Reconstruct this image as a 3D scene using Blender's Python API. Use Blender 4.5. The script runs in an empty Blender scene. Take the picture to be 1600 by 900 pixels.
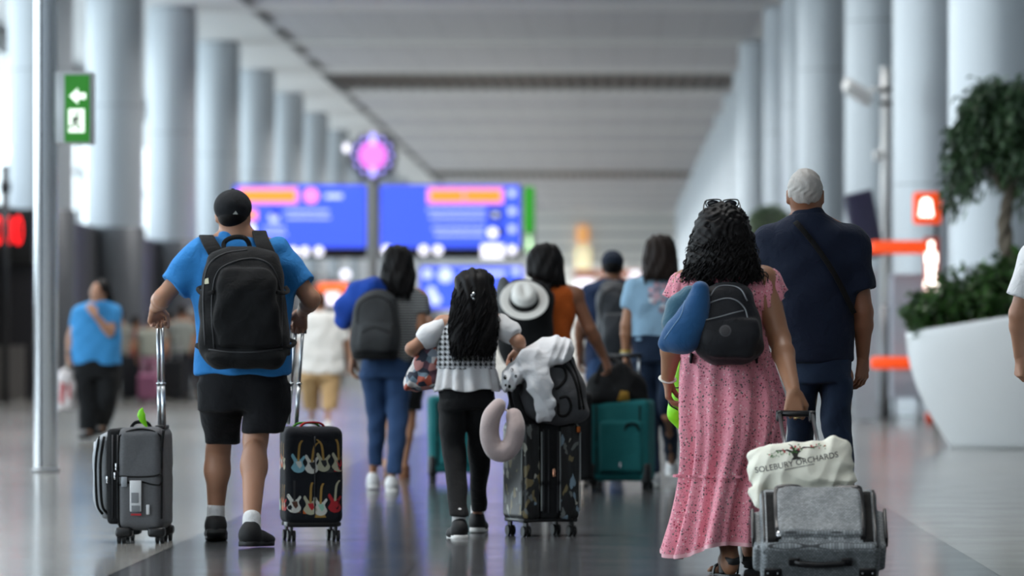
import bpy, bmesh, math, random
import numpy as np
from mathutils import Vector, Matrix
from mathutils.bvhtree import BVHTree
C = bpy.context.scene.collection
PI = math.pi
FP = 7111.0          # focal length in pixels of the 1600 x 900 frame (160 mm on 36 mm)
VX, VY, EYE = 961.0, 540.0, 1.0
rnd = random.Random(7)
np.random.seed(7)

# ------------------------------------------------------------------ places
class At:
    """a thing standing at scale s (pixels per metre) whose base is under pixel column px"""
    def __init__(self, px, s, off=(0, 0, 0)):
        self.s = s; self.y = FP / s; self.x = (px - VX) / s; self.off = np.array(off, float)
    @property
    def loc(self): return (self.x+self.off[0], self.y+self.off[1], self.off[2])
    def raw(self, px, py, dy=0.0):
        s = FP / (self.y + dy)
        return np.array([(px - VX) / s - self.x, dy, EYE + (VY - py) / s])
    def __call__(self, px, py, dy=0.0): return self.raw(px, py, dy)-self.off
    def X(self, px, dy=0.0): return self(px, 0, dy)[0]
    def Z(self, py, dy=0.0): return self(0, py, dy)[2]
    def shift(self, px, py, dy=0.0):
        """same frame, local origin moved to another point of the thing's surroundings"""
        n = At(0, self.s); n.x = self.x; n.y = self.y; n.off = self.raw(px, py, dy); return n
    def rows(self, rows, grow=0.0):
        return [(self.Z(py, yc), self.X(xl, yc)-grow, self.X(xr, yc)+grow, yc-self.off[1], ry+grow) for py, xl, xr, yc, ry in rows]

# ------------------------------------------------------------------ objects
def empty(name, loc=(0, 0, 0), rz=0):
    o = bpy.data.objects.new(name, None); C.objects.link(o)
    o.location = loc; o.rotation_euler = (0, 0, rz); o.empty_display_size = .1
    return o
def tag(o, label=None, cat=None, group=None, kind=None):
    if label: o['label'] = label
    if cat: o['category'] = cat
    if group: o['group'] = group
    if kind: o['kind'] = kind
    return o
def thing(name, label, cat, loc=(0, 0, 0), rz=0, group=None):
    return tag(empty(name, loc, rz), label, cat, group)
def dup(o, parent=None, loc=None, rz=None, label=None, group=None):
    c = o.copy(); C.objects.link(c); c.parent = parent
    if loc is not None: c.location = loc
    if rz is not None: c.rotation_euler = (0, 0, rz)
    if label: c['label'] = label
    if group: c['group'] = group
    for ch in list(o.children): dup(ch, c)
    return c
def link(name, me, mat=None, parent=None, smooth=True, label=None):
    o = bpy.data.objects.new(name, me); C.objects.link(o)
    if parent is not None: o.parent = parent
    if mat is not None:
        for m in (mat if isinstance(mat, (list, tuple)) else [mat]): me.materials.append(m)
    if smooth: me.polygons.foreach_set('use_smooth', [True] * len(me.polygons))
    if label: o['label'] = label
    return o
class MB:
    """collects polygons, then links them as one mesh object"""
    def __init__(self): self.v = []; self.f = []; self.m = []; self.n = 0
    def add(self, v, f, mi=0, M=None):
        v = np.asarray(v, dtype=float).reshape(-1, 3)
        if M is not None:
            M = np.array(M); v = v @ M[:3, :3].T + M[:3, 3]
        b = self.n; self.v.append(v); self.n += len(v)
        self.f.extend([tuple(int(i) + b for i in q) for q in f]); self.m.extend([mi] * len(f))
        return self
    def mesh(self, name):
        me = bpy.data.meshes.new(name)
        v = np.concatenate(self.v) if self.v else np.zeros((0, 3))
        me.from_pydata(v.tolist(), [], self.f)
        if any(self.m): me.polygons.foreach_set('material_index', self.m)
        me.update()
        return me
    def build(self, name, mat=None, parent=None, smooth=True, label=None, flat_angle=None):
        me = self.mesh(name)
        o = link(name, me, mat, parent, smooth, label)
        if flat_angle: me.set_sharp_from_angle(angle=math.radians(flat_angle))
        return o
def T(x=0, y=0, z=0): return Matrix.Translation((x, y, z))
def R(a, ax): return Matrix.Rotation(a, 4, ax)

def rbox(size, r=.01, seg=3, c=(0, 0, 0)):
    """rounded box -> (v, f), size full lengths"""
    bm = bmesh.new(); bmesh.ops.create_cube(bm, size=1)
    for v in bm.verts:
        v.co = Vector((v.co.x * size[0], v.co.y * size[1], v.co.z * size[2]))
    r = min(r, min(size) * .49)
    if r > 0: bmesh.ops.bevel(bm, geom=list(bm.edges), offset=r, segments=seg, profile=.5, affect='EDGES')
    v = np.array([list(x.co) for x in bm.verts]) + np.array(c)
    bm.verts.index_update()
    f = [[x.index for x in p.verts] for p in bm.faces]; bm.free()
    return v, f
def box(a, b):
    x0, y0, z0 = a; x1, y1, z1 = b
    v = [(x0,y0,z0),(x1,y0,z0),(x1,y1,z0),(x0,y1,z0),(x0,y0,z1),(x1,y0,z1),(x1,y1,z1),(x0,y1,z1)]
    f = [(0,3,2,1),(4,5,6,7),(0,1,5,4),(1,2,6,5),(2,3,7,6),(3,0,4,7)]
    return v, f
def cyl(p, r, h, n=24, r2=None, axis='Z'):
    r2 = r if r2 is None else r2
    a = np.linspace(0, 2 * PI, n, endpoint=False)
    v = np.concatenate([np.c_[r*np.cos(a), r*np.sin(a), np.zeros(n)], np.c_[r2*np.cos(a), r2*np.sin(a), np.full(n, h)]])
    if axis == 'X': v = v[:, [2, 0, 1]]
    if axis == 'Y': v = v[:, [1, 2, 0]]
    v = v + np.array(p)
    f = [(i, (i+1) % n, n+(i+1) % n, n+i) for i in range(n)] + [tuple(range(n))[::-1], tuple(range(n, 2*n))]
    return v, f
def lathe(prof, n=48, c=(0, 0, 0), sx=1, sy=1):
    a = np.linspace(0, 2*PI, n, endpoint=False); v = []
    for r, z in prof: v.append(np.c_[r*sx*np.cos(a), r*sy*np.sin(a), np.full(n, z)])
    v = np.concatenate(v) + np.array(c); f = []
    for j in range(len(prof)-1):
        for i in range(n): f.append((j*n+i, j*n+(i+1) % n, (j+1)*n+(i+1) % n, (j+1)*n+i))
    return v, f
def spline(pts, n=8):
    """Catmull-Rom through pts"""
    P = np.asarray(pts, float)
    if len(P) < 3: return np.array([P[0] + (P[-1]-P[0])*t for t in np.linspace(0, 1, n+1)])
    Q = np.vstack([2*P[0]-P[1], P, 2*P[-1]-P[-2]]); out = []
    for i in range(len(P)-1):
        a, b, c, d = Q[i:i+4]
        for t in np.linspace(0, 1, n, endpoint=False):
            out.append(.5*((2*b)+(c-a)*t+(2*a-5*b+4*c-d)*t*t+(3*b-a-3*c+d)*t**3))
    out.append(P[-1]); return np.array(out)
def tube(pts, r, n=8, flat=1.0, up=(0, 0, 1), cap=True, taper=None):
    """sweep an ellipse (half axes r across, r*flat along the up-ish normal) along pts"""
    P = np.asarray(pts, float); m = len(P)
    Tn = np.gradient(P, axis=0); Tn /= np.linalg.norm(Tn, axis=1)[:, None] + 1e-12
    U = np.asarray(up, float); U = np.tile(U, (m, 1)) if U.ndim == 1 else U
    S = np.cross(Tn, U); L = np.linalg.norm(S, axis=1)
    S[L < 1e-4] = (1, 0, 0); S /= np.linalg.norm(S, axis=1)[:, None]
    N = np.cross(S, Tn)
    rr = np.full(m, r) if np.isscalar(r) else np.asarray(r, float)
    if taper is not None: rr = rr*np.interp(np.linspace(0, 1, m), *zip(*taper))
    a = np.linspace(0, 2*PI, n, endpoint=False)
    v = (P[:, None, :] + rr[:, None, None]*(np.cos(a)[None, :, None]*S[:, None, :] + flat*np.sin(a)[None, :, None]*N[:, None, :])).reshape(-1, 3)
    f = []
    for j in range(m-1):
        for i in range(n): f.append((j*n+i, j*n+(i+1) % n, (j+1)*n+(i+1) % n, (j+1)*n+i))
    if cap: f += [tuple(range(n))[::-1], tuple(range((m-1)*n, m*n))]
    return v, f
def strip(pts, w, th, up):
    """flat strap: box section w wide, th thick, normal up (one or per point)"""
    P = np.asarray(pts, float); m = len(P)
    Tn = np.gradient(P, axis=0); Tn /= np.linalg.norm(Tn, axis=1)[:, None] + 1e-12
    U = np.asarray(up, float); U = np.tile(U, (m, 1)) if U.ndim == 1 else U
    S = np.cross(Tn, U); S /= np.linalg.norm(S, axis=1)[:, None] + 1e-12
    N = np.cross(S, Tn)
    w = np.full(m, w) if np.isscalar(w) else np.asarray(w, float)
    c = [(-.5,-.3),(-.44,-.5),(.44,-.5),(.5,-.3),(.5,.3),(.44,.5),(-.44,.5),(-.5,.3)]
    v = np.stack([P + S*(w*a)[:, None] + N*(th*b) for a, b in c], 1).reshape(-1, 3); n = 8; f = []
    for j in range(m-1):
        for i in range(n): f.append((j*n+i, j*n+(i+1) % n, (j+1)*n+(i+1) % n, (j+1)*n+i))
    f += [tuple(range(n))[::-1], tuple(range((m-1)*n, m*n))]
    return v, f

# ------------------------------------------------------------------ implicit surfaces
def _sl(p, axes, lo, hi):
    idx = []
    for k in range(3):
        a = int(np.searchsorted(axes[k], lo[k])); b = int(np.searchsorted(axes[k], hi[k]))
        idx.append(slice(max(a-1, 0), min(b+1, len(axes[k]))))
    return tuple(idx)
class SDF:
    def __init__(self): self.p = []; self.post = []
    def cap(self, a, b, ra, rb=None, k=.02, cut=None, op='u', sq=None):
        a = np.asarray(a, float); b = np.asarray(b, float); rb = ra if rb is None else rb
        m = max(ra, rb)
        def f(X, Y, Z):
            px, py, pz = X-a[0], Y-a[1], Z-a[2]; d = b-a; L = max(float(d @ d), 1e-9)
            t = np.clip((px*d[0]+py*d[1]+pz*d[2])/L, 0, 1)
            if sq: return np.sqrt((px-t*d[0])**2 + ((py-t*d[1])/sq)**2 + (pz-t*d[2])**2) - (ra+(rb-ra)*t)
            return np.sqrt((px-t*d[0])**2+(py-t*d[1])**2+(pz-t*d[2])**2) - (ra+(rb-ra)*t)
        self.p.append((f, np.minimum(a, b)-m, np.maximum(a, b)+m, k, op, cut)); return self
    def lump(self, pts, rs, k=.02, sq=.5, fold_=None):
        return self.chain(pts, rs, k, sq=sq)
    def chain(self, pts, rs, k=.02, **kw):
        for i in range(len(pts)-1): self.cap(pts[i], pts[i+1], rs[i], rs[i+1], k, **kw)
        return self
    def ell(self, c, r, k=.02, rot=None, op='u', cut=None):
        c = np.asarray(c, float); r = np.asarray(r, float) if not np.isscalar(r) else np.full(3, float(r))
        Mi = np.array(rot.to_3x3().inverted()) if rot is not None else None
        m = r if rot is None else np.full(3, r.max())
        def f(X, Y, Z):
            x, y, z = X-c[0], Y-c[1], Z-c[2]
            if Mi is not None:
                x, y, z = (Mi[0,0]*x+Mi[0,1]*y+Mi[0,2]*z, Mi[1,0]*x+Mi[1,1]*y+Mi[1,2]*z, Mi[2,0]*x+Mi[2,1]*y+Mi[2,2]*z)
            k0 = np.sqrt((x/r[0])**2+(y/r[1])**2+(z/r[2])**2); k1 = np.sqrt((x/r[0]**2)**2+(y/r[1]**2)**2+(z/r[2]**2)**2)+1e-9
            return k0*(k0-1)/k1
        self.p.append((f, c-m, c+m, k, op, cut)); return self
    def box(self, c, size, rad=.01, k=.005, rot=None, op='u', cut=None):
        c = np.asarray(c, float); h = np.asarray(size, float)/2-rad
        Mi = np.array(rot.to_3x3().inverted()) if rot is not None else None
        m = h+rad if rot is None else np.full(3, np.linalg.norm(h)+rad)
        def f(X, Y, Z):
            x, y, z = X-c[0], Y-c[1], Z-c[2]
            if Mi is not None:
                x, y, z = (Mi[0,0]*x+Mi[0,1]*y+Mi[0,2]*z, Mi[1,0]*x+Mi[1,1]*y+Mi[1,2]*z, Mi[2,0]*x+Mi[2,1]*y+Mi[2,2]*z)
            qx, qy, qz = np.abs(x)-h[0], np.abs(y)-h[1], np.abs(z)-h[2]
            return np.sqrt(np.maximum(qx,0)**2+np.maximum(qy,0)**2+np.maximum(qz,0)**2)+np.minimum(np.maximum(qx,np.maximum(qy,qz)),0)-rad
        self.p.append((f, c-m, c+m, k, op, cut)); return self
    def prof(self, rows, k=.02, n=2.2, rnd_=.01, op='u', grow=0.0, cut=None):
        """rows (z, xl, xr, yc, ry): a body whose left and right edge follow the rows"""
        A = np.array(sorted([tuple(r) for r in rows])); z0, z1 = A[0, 0], A[-1, 0]
        t = np.linspace(z0, z1, 60)
        # monotone-ish cubic through rows
        B = [t]
        for j in range(1, 5):
            m = np.gradient(A[:, j], A[:, 0]) if len(A) > 2 else np.full(len(A), (A[-1, j]-A[0, j])/(z1-z0))
            i = np.clip(np.searchsorted(A[:, 0], t, side='right')-1, 0, len(A)-2)
            h = A[i+1, 0]-A[i, 0]; u = (t-A[i, 0])/h
            B.append((2*u**3-3*u**2+1)*A[i, j]+(u**3-2*u**2+u)*h*m[i]+(-2*u**3+3*u**2)*A[i+1, j]+(u**3-u**2)*h*m[i+1])
        B = np.array(B); B[1] -= grow; B[2] += grow; B[4] = np.maximum(B[4]+grow, .008)
        lo = np.array([B[1].min(), (B[3]-B[4]).min(), z0]); hi = np.array([B[2].max(), (B[3]+B[4]).max(), z1])
        def f(X, Y, Z):
            z = Z[0, 0, :]; xl = np.interp(z, t, B[1]); xr = np.interp(z, t, B[2]); yc = np.interp(z, t, B[3]); ry = np.interp(z, t, B[4])
            rx = np.maximum((xr-xl)/2, .006); cx = (xl+xr)/2
            d = ((np.abs(X-cx)/rx)**n+(np.abs(Y-yc)/ry)**n)**(1/n)-1
            d = d*np.minimum(rx, ry)
            dz = np.maximum(Z-z1, z0-Z)+0*d
            h = np.clip(.5+.5*(dz-d)/rnd_, 0, 1)
            return d*(1-h)+dz*h+rnd_*h*(1-h)
        self.p.append((f, lo, hi, k, op, cut)); return self
    def disp(self, fn): self.post.append(fn); return self
    def run(self, vox, pad=.03):
        lo = np.min([q[1] for q in self.p if q[4] == 'u'], axis=0)-pad; hi = np.max([q[2] for q in self.p if q[4] == 'u'], axis=0)+pad
        axes = [np.arange(lo[i], hi[i]+vox, vox) for i in range(3)]
        D = np.full([len(a) for a in axes], .08, dtype=np.float32)
        for f, a, b, k, op, cut in self.p:
            mg = .02+k+vox*2
            sl = _sl(None, axes, a-mg, b+mg)
            X = axes[0][sl[0]][:, None, None]; Y = axes[1][sl[1]][None, :, None]; Z = axes[2][sl[2]][None, None, :]
            if 0 in (X.size, Y.size, Z.size): continue
            d = f(X, Y, Z)
            if cut is not None:
                for (pt, nn) in cut:
                    nn = np.asarray(nn, float)/np.linalg.norm(nn)
                    d = np.maximum(d, (X-pt[0])*nn[0]+(Y-pt[1])*nn[1]+(Z-pt[2])*nn[2])
            o = D[sl]
            if op == 'u':
                h = np.clip(.5+.5*(d-o)/max(k, 1e-5), 0, 1); D[sl] = d*(1-h)+o*h-k*h*(1-h)
            else:
                D[sl] = np.maximum(o, -d)
        if self.post:
            X = axes[0][:, None, None]; Y = axes[1][None, :, None]; Z = axes[2][None, None, :]
            for fn in self.post: D = fn(D, X, Y, Z)
        return nets(D, axes, vox)
def nets(D, axes, vox):
    D = np.ascontiguousarray(D, dtype=np.float32)
    D[0], D[-1] = .1, .1; D[:, 0], D[:, -1] = .1, .1; D[:, :, 0], D[:, :, -1] = .1, .1
    s = D < 0
    c = s[:-1, :-1, :-1].astype(np.int8)
    tot = sum(s[i:s.shape[0]-1+i, j:s.shape[1]-1+j, k:s.shape[2]-1+k].astype(np.int8) for i in (0,1) for j in (0,1) for k in (0,1))
    act = (tot > 0) & (tot < 8)
    I = np.argwhere(act); n = len(I)
    if n == 0: return np.zeros((0, 3)), []
    idx = np.full(act.shape, -1, dtype=np.int64); idx[act] = np.arange(n)
    acc = np.zeros((n, 3)); cnt = np.zeros(n)
    cor = [(i, j, k) for i in (0,1) for j in (0,1) for k in (0,1)]
    for a in cor:
        for ax in range(3):
            if a[ax]: continue
            b = list(a); b[ax] = 1
            da = D[I[:,0]+a[0], I[:,1]+a[1], I[:,2]+a[2]]; db = D[I[:,0]+b[0], I[:,1]+b[1], I[:,2]+b[2]]
            m = (da < 0) != (db < 0)
            t = np.where(m, da/(da-db+1e-12*(da == db)), 0)
            for q in range(3): acc[:, q] += m*(a[q]+(t if q == ax else 0))
            cnt += m
    v = (I+acc/cnt[:, None])*vox+np.array([a[0] for a in axes])
    F = []
    for ax in range(3):
        u, w = [(1, 2), (2, 0), (0, 1)][ax]
        A = np.take(s, range(s.shape[ax]-1), axis=ax); B = np.take(s, range(1, s.shape[ax]), axis=ax)
        E = np.argwhere(A != B)
        E = E[(E[:, u] > 0) & (E[:, w] > 0) & (E[:, u] < s.shape[u]-1) & (E[:, w] < s.shape[w]-1)]
        if not len(E): continue
        def g(du, dw):
            P = E.copy(); P[:, u] -= du; P[:, w] -= dw; return idx[P[:, 0], P[:, 1], P[:, 2]]
        q = np.stack([g(1, 1), g(0, 1), g(0, 0), g(1, 0)], 1)
        ins = A[E[:, 0], E[:, 1], E[:, 2]]
        q[~ins] = q[~ins][:, ::-1]
        F.append(q)
    return v, np.concatenate(F)
def npmesh(name, v, f):
    me = bpy.data.meshes.new(name); f = np.asarray(f, dtype=np.int32)
    me.vertices.add(len(v)); me.vertices.foreach_set('co', np.asarray(v, dtype=np.float32).ravel())
    me.loops.add(f.size); me.loops.foreach_set('vertex_index', f.ravel())
    me.polygons.add(len(f)); me.polygons.foreach_set('loop_start', np.arange(0, f.size, f.shape[1], dtype=np.int32))
    me.update(calc_edges=True); me.validate()
    return me
def relax(v, f, it=1, w=.5):
    f = np.asarray(f)
    for _ in range(it):
        acc = np.zeros_like(v); cnt = np.zeros(len(v))
        for a in range(4):
            for b in ((a+1) % 4, (a-1) % 4):
                np.add.at(acc, f[:, a], v[f[:, b]]); np.add.at(cnt, f[:, a], 1)
        v = v*(1-w)+w*acc/np.maximum(cnt, 1)[:, None]
    return v
def solid(name, S, vox, mat, parent, it=1, label=None, extra=None):
    """mesh an SDF (or several with their own voxel size) into one object"""
    Ls = S if isinstance(S, list) else [(S, vox)]
    V, Fs, n = [], [], 0
    for s_, vx in Ls:
        v, f = s_.run(vx)
        if len(v) == 0: continue
        v = relax(v, f, it); V.append(v); Fs.append(f+n); n += len(v)
    me = npmesh(name, np.concatenate(V), np.concatenate(Fs))
    return link(name, me, mat, parent, True, label)
def folds(amp, fx=16, fz=12, seed=0.0):
    def fn(D, X, Y, Z):
        a = np.sin(fx*X+.45*fz*Z+2.1*np.sin(9*Z+5*Y+seed)+seed)*np.sin(fz*Z-.5*fx*X+2.3*np.sin(7*X+11*Y+1.7*seed)+2*seed)
        b = np.sin(2.3*fx*X-1.4*fz*Z+seed*3+3*np.sin(6*Z+seed))*.4
        return (D+amp*(a+b)).astype(np.float32)
    return fn
def bvh_of(*objs):
    v, p, n = [], [], 0
    for o in objs:
        me = o.data; v += [x.co.copy() for x in me.vertices]; p += [[i+n for i in q.vertices] for q in me.polygons]; n = len(v)
    return BVHTree.FromPolygons(v, p)
def grid_poly(poly, step):
    """triangulated 2D polygon, subdivided so that it can follow a surface; -> verts2d, faces"""
    bm = bmesh.new(); vs = [bm.verts.new((a, 0, b)) for a, b in poly]; bm.faces.new(vs)
    xs = [a for a, b in poly]; zs = [b for a, b in poly]
    for ax, lo, hi in ((0, min(xs), max(xs)), (2, min(zs), max(zs))):
        k = lo+step
        while k < hi:
            co = Vector((0, 0, 0)); co[ax] = k; no = Vector((0, 0, 0)); no[ax] = 1
            bmesh.ops.bisect_plane(bm, geom=list(bm.verts)+list(bm.edges)+list(bm.faces), plane_co=co, plane_no=no)
            k += step
    bmesh.ops.triangulate(bm, faces=list(bm.faces))
    bm.verts.index_update()
    V = [(v.co.x, v.co.z) for v in bm.verts]; Fc = [[v.index for v in f.verts] for f in bm.faces]; bm.free()
    return V, Fc
def decal(mb, bvh, polys, mi=0, off=.0015, step=.02, frame=None, y0=-1.0):
    """lay 2D polygons (x, z) on a surface seen along +Y (in the frame's own axes)"""
    for poly in polys:
        V, Fc = grid_poly(poly, step); out = []; last = 0
        for a, b in V:
            o = Vector((a, y0, b)); d = Vector((0, 1, 0))
            if frame is not None: o = frame @ o; d = frame.to_3x3() @ d
            h = bvh.ray_cast(o, d)
            if h[0] is None: out.append(None); continue
            out.append(np.array(h[0])-np.array(d)*off)
        ok = [q for q in out if q is not None]
        if not ok: continue
        Fk = [f for f in Fc if all(out[i] is not None for i in f)]
        out = [q if q is not None else ok[0] for q in out]
        if Fk: mb.add(np.array(out), Fk, mi)
def text_polys(txt, size, align='CENTER'):
    """letters as polygons-with-faces in x,y -> (v2d, faces)"""
    cu = bpy.data.curves.new('t', 'FONT'); cu.body = txt; cu.size = size; cu.align_x = align; cu.align_y = 'CENTER'; cu.resolution_u = 3
    o = bpy.data.objects.new('t', cu); C.objects.link(o)
    me = bpy.data.meshes.new_from_object(o.evaluated_get(bpy.context.evaluated_depsgraph_get()))
    v = [(x.co.x, x.co.y) for x in me.vertices]; f = [list(p.vertices) for p in me.polygons]
    bpy.data.objects.remove(o); bpy.data.meshes.remove(me)
    return v, f
def text_on(mb, txt, size, M, mi=0, bvh=None, off=.0015, frame=None):
    """M maps (x, 0, z) of the lettering to local space"""
    v, f = text_polys(txt, size)
    P = [M @ Vector((a, 0, b)) for a, b in v]
    if bvh:
        Q = []
        for p in P:
            h = bvh.ray_cast(Vector((p.x, -1.2, p.z)), Vector((0, 1, 0)))
            Q.append(Vector((p.x, h[0].y-off, p.z)) if h[0] is not None else None)
        f = [q for q in f if all(Q[i] is not None for i in q)]
        P = [q if q is not None else Vector((0, 0, 0)) for q in Q]
    mb.add([list(p) for p in P], f, mi)

# ------------------------------------------------------------------ materials
def lin(c):
    if isinstance(c, str): c = [int(c[i:i+2], 16)/255 for i in (0, 2, 4)]
    return tuple(x/12.92 if x <= .04045 else ((x+.055)/1.055)**2.4 for x in c)+(1,)
class Mt:
    def __init__(self, name):
        self.m = bpy.data.materials.new(name); self.m.use_nodes = True
        self.nt = self.m.node_tree; self.N = self.nt.nodes; self.L = self.nt.links
        self.b = self.N['Principled BSDF']; self._co = None
    def node(self, t, **kw):
        n = self.N.new(t)
        for k, v in kw.items():
            if hasattr(n, k): setattr(n, k, v)
            else: n.inputs[k.replace('_', ' ')].default_value = v
        return n
    def co(self):
        if self._co is None: self._co = self.N.new('ShaderNodeTexCoord').outputs['Object']
        return self._co
    def map(self, scale=(1, 1, 1), rot=(0, 0, 0), loc=(0, 0, 0)):
        n = self.N.new('ShaderNodeMapping'); n.inputs['Scale'].default_value = scale; n.inputs['Rotation'].default_value = rot; n.inputs['Location'].default_value = loc
        self.L.new(self.co(), n.inputs[0]); return n.outputs[0]
    def noise(self, scale, detail=4, vec=None, rough=.55, dist=0):
        n = self.node('ShaderNodeTexNoise', Scale=scale, Detail=detail, Roughness=rough, Distortion=dist)
        self.L.new(vec if vec is not None else self.co(), n.inputs['Vector']); return n.outputs['Fac']
    def ramp(self, fac, stops, interp='LINEAR'):
        n = self.N.new('ShaderNodeValToRGB'); cr = n.color_ramp; cr.interpolation = interp
        while len(cr.elements) < len(stops): cr.elements.new(.5)
        for e, (p, c) in zip(cr.elements, stops): e.position = p; e.color = lin(c) if not isinstance(c, float) else (c, c, c, 1)
        self.L.new(fac, n.inputs[0]); return n.outputs[0]
    def mix(self, fac, a, b):
        n = self.N.new('ShaderNodeMix'); n.data_type = 'RGBA'
        for i, s in ((0, fac), (6, a), (7, b)):
            if isinstance(s, (str, tuple)): n.inputs[i].default_value = lin(s) if isinstance(s, str) else s
            elif isinstance(s, (int, float)): n.inputs[i].default_value = s
            else: self.L.new(s, n.inputs[i])
        return n.outputs[2]
    def math(self, op, a, b=0.0, c=None):
        n = self.N.new('ShaderNodeMath'); n.operation = op
        for i, s in enumerate((a, b, c)):
            if s is None: continue
            if isinstance(s, (int, float)): n.inputs[i].default_value = s
            else: self.L.new(s, n.inputs[i])
        return n.outputs[0]
    def xyz(self, vec=None):
        n = self.N.new('ShaderNodeSeparateXYZ'); self.L.new(vec if vec is not None else self.co(), n.inputs[0]); return n.outputs
    def base(self, c):
        if isinstance(c, str): self.b.inputs['Base Color'].default_value = lin(c)
        else: self.L.new(c, self.b.inputs['Base Color'])
        return self
    def bump(self, h, dist=.002, strength=.5):
        n = self.node('ShaderNodeBump', Strength=strength, Distance=dist); self.L.new(h, n.inputs['Height']); self.L.new(n.outputs[0], self.b.inputs['Normal']); return self
    def set(self, **kw):
        for k, v in kw.items(): self.b.inputs[k.replace('_', ' ')].default_value = v
        return self
_M = {}
def plain(name, c, rough=.5, metal=0.0, bump=None, var=.08, nscale=6, spec=.5, **kw):
    if name in _M: return _M[name]
    m = Mt(name); m.set(Roughness=rough, Metallic=metal); m.b.inputs['Specular IOR Level'].default_value = spec
    cc = lin(c); lo = tuple(x*(1-var) for x in cc[:3])+(1,); hi = tuple(min(1, x*(1+var)) for x in cc[:3])+(1,)
    m.base(m.mix(m.noise(nscale), lo, hi))
    if bump: m.bump(m.noise(bump[0], 5), bump[1], bump[2] if len(bump) > 2 else .5)
    for k, v in kw.items(): m.b.inputs[k.replace('_', ' ')].default_value = v
    _M[name] = m.m; return m.m
def cloth(name, c, rough=.85, weave=900, wr=14, var=.12, sheen=.04):
    if name in _M: return _M[name]
    m = Mt(name); m.set(Roughness=rough); m.b.inputs['Specular IOR Level'].default_value = .25
    m.b.inputs['Sheen Weight'].default_value = sheen
    cc = lin(c); lo = tuple(x*(1-var) for x in cc[:3])+(1,); hi = tuple(min(1, x*(1+var)) for x in cc[:3])+(1,)
    m.base(m.mix(m.noise(7, 5), lo, hi))
    w = m.noise(wr, 4, dist=.8); g = m.noise(weave, 1)
    m.bump(m.math('ADD', w, m.math('MULTIPLY', g, .04)), .02, .45)
    _M[name] = m.m; return m.m
def glow(name, c, strength):
    if name in _M: return _M[name]
    m = Mt(name); m.set(Roughness=.4); m.base('101010' if strength > 2 else c)
    m.b.inputs['Emission Color'].default_value = lin(c); m.b.inputs['Emission Strength'].default_value = strength
    _M[name] = m.m; return m.m
# ================================================================== materials of the place
BLACK = cloth('black fabric', '17181b', var=.2)
STEEL = plain('brushed steel', 'b4b8bc', .28, 1.0, var=.05)
DARKMETAL = plain('dark metal', '3a3b3e', .4, .6)
CHROME = plain('polished pole', 'd5d8dc', .18, 1.0, var=.03)
BLKPLASTIC = plain('black plastic', '141416', .38, spec=.5)
WHITEPL = plain('white plastic', 'e9e9e8', .35)
RUBBER = plain('wheel rubber', '1b1b1d', .6)

FILL = 270.0
COLX_L, COLR, CEIL = -11.51, .65, 9.82
ZC = [91.2+13.55*k for k in range(0, 15)]
Y0, Y1 = -14.0, 300.0
XL, XR = -17.0, 9.5
# floor -------------------------------------------------------------
def floor_mat():
    m = Mt('polished stone floor'); x, y, z = m.xyz()
    # dark walkway between two joints, lighter stone on both sides
    ins = m.math('MULTIPLY', m.math('GREATER_THAN', x, -2.2), m.math('LESS_THAN', x, 1.67))
    st = m.noise(.35, 3); fine = m.noise(60, 4)
    light = m.mix(st, '8b8a86', '979590'); dark = m.mix(st, '3d3f43', '484a4e')
    c = m.mix(ins, light, dark)
    tx = m.math('FLOOR', m.math('DIVIDE', m.math('SUBTRACT', x, -2.2), 1.29)); ty = m.math('FLOOR', m.math('DIVIDE', y, 1.29))
    comb = m.N.new('ShaderNodeCombineXYZ'); m.L.new(tx, comb.inputs[0]); m.L.new(ty, comb.inputs[1])
    wn = m.N.new('ShaderNodeTexWhiteNoise'); m.L.new(comb.outputs[0], wn.inputs['Vector'])
    c = m.mix(m.math('MULTIPLY', wn.outputs[0], .16), c, '2c2d30')
    c = m.mix(m.math('MULTIPLY', fine, .12), c, 'a5a49e')
    # joints
    fx = m.math('FRACT', m.math('DIVIDE', m.math('SUBTRACT', x, -2.2), 1.29)); fy = m.math('FRACT', m.math('DIVIDE', y, 1.29))
    jx = m.math('LESS_THAN', m.math('ABSOLUTE', m.math('SUBTRACT', fx, .5)), .4965)
    jy = m.math('LESS_THAN', m.math('ABSOLUTE', m.math('SUBTRACT', fy, .5)), .497)
    j = m.math('MULTIPLY', jx, jy)
    c = m.mix(j, '26272a', c); m.base(c)
    m.L.new(m.math('ADD', m.math('MULTIPLY', m.noise(2.2, 5), .10), .10), m.b.inputs['Roughness'])
    m.b.inputs['IOR'].default_value = 1.5
    return m.m
fl = MB().add(*box((XL-4, Y0, -.2), (XR, Y1, 0))).build('floor', floor_mat(), None, False); tag(fl, kind='structure')

# ceiling: panelled centre, plain soffits, slotted grilles ---------------
def ceil_mat(nm, c, slat=False):
    m = Mt(nm); x, y, z = m.xyz(); m.set(Roughness=.55)
    col = m.mix(m.noise(.5, 3), c, 'dedee0')
    if slat:
        f = m.math('FRACT', m.math('DIVIDE', m.math('SUBTRACT', y, 91.2), 13.55))
        band = m.math('LESS_THAN', m.math('ABSOLUTE', m.math('SUBTRACT', f, .5)), .40)
        g = m.math('FRACT', m.math('MULTIPLY', y, 1.25)); ln = m.math('LESS_THAN', g, .12)
        h = m.math('FRACT', m.math('MULTIPLY', x, .82)); ln2 = m.math('LESS_THAN', h, .03)
        col = m.mix(band, col, m.mix(.5, col, 'b0b0ba'))
        col = m.mix(m.math('MULTIPLY', m.math('MAXIMUM', ln, ln2), .35), col, '55555c')
    m.base(col); return m.m
CW = ceil_mat('white soffit', 'e6e6e4'); CP = ceil_mat('perforated ceiling panel', 'e4e4e8', True)
mb = MB()
gr = [(147-81.3, 156.8-81.3), (147, 156.8), (229, 238.6)]
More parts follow.
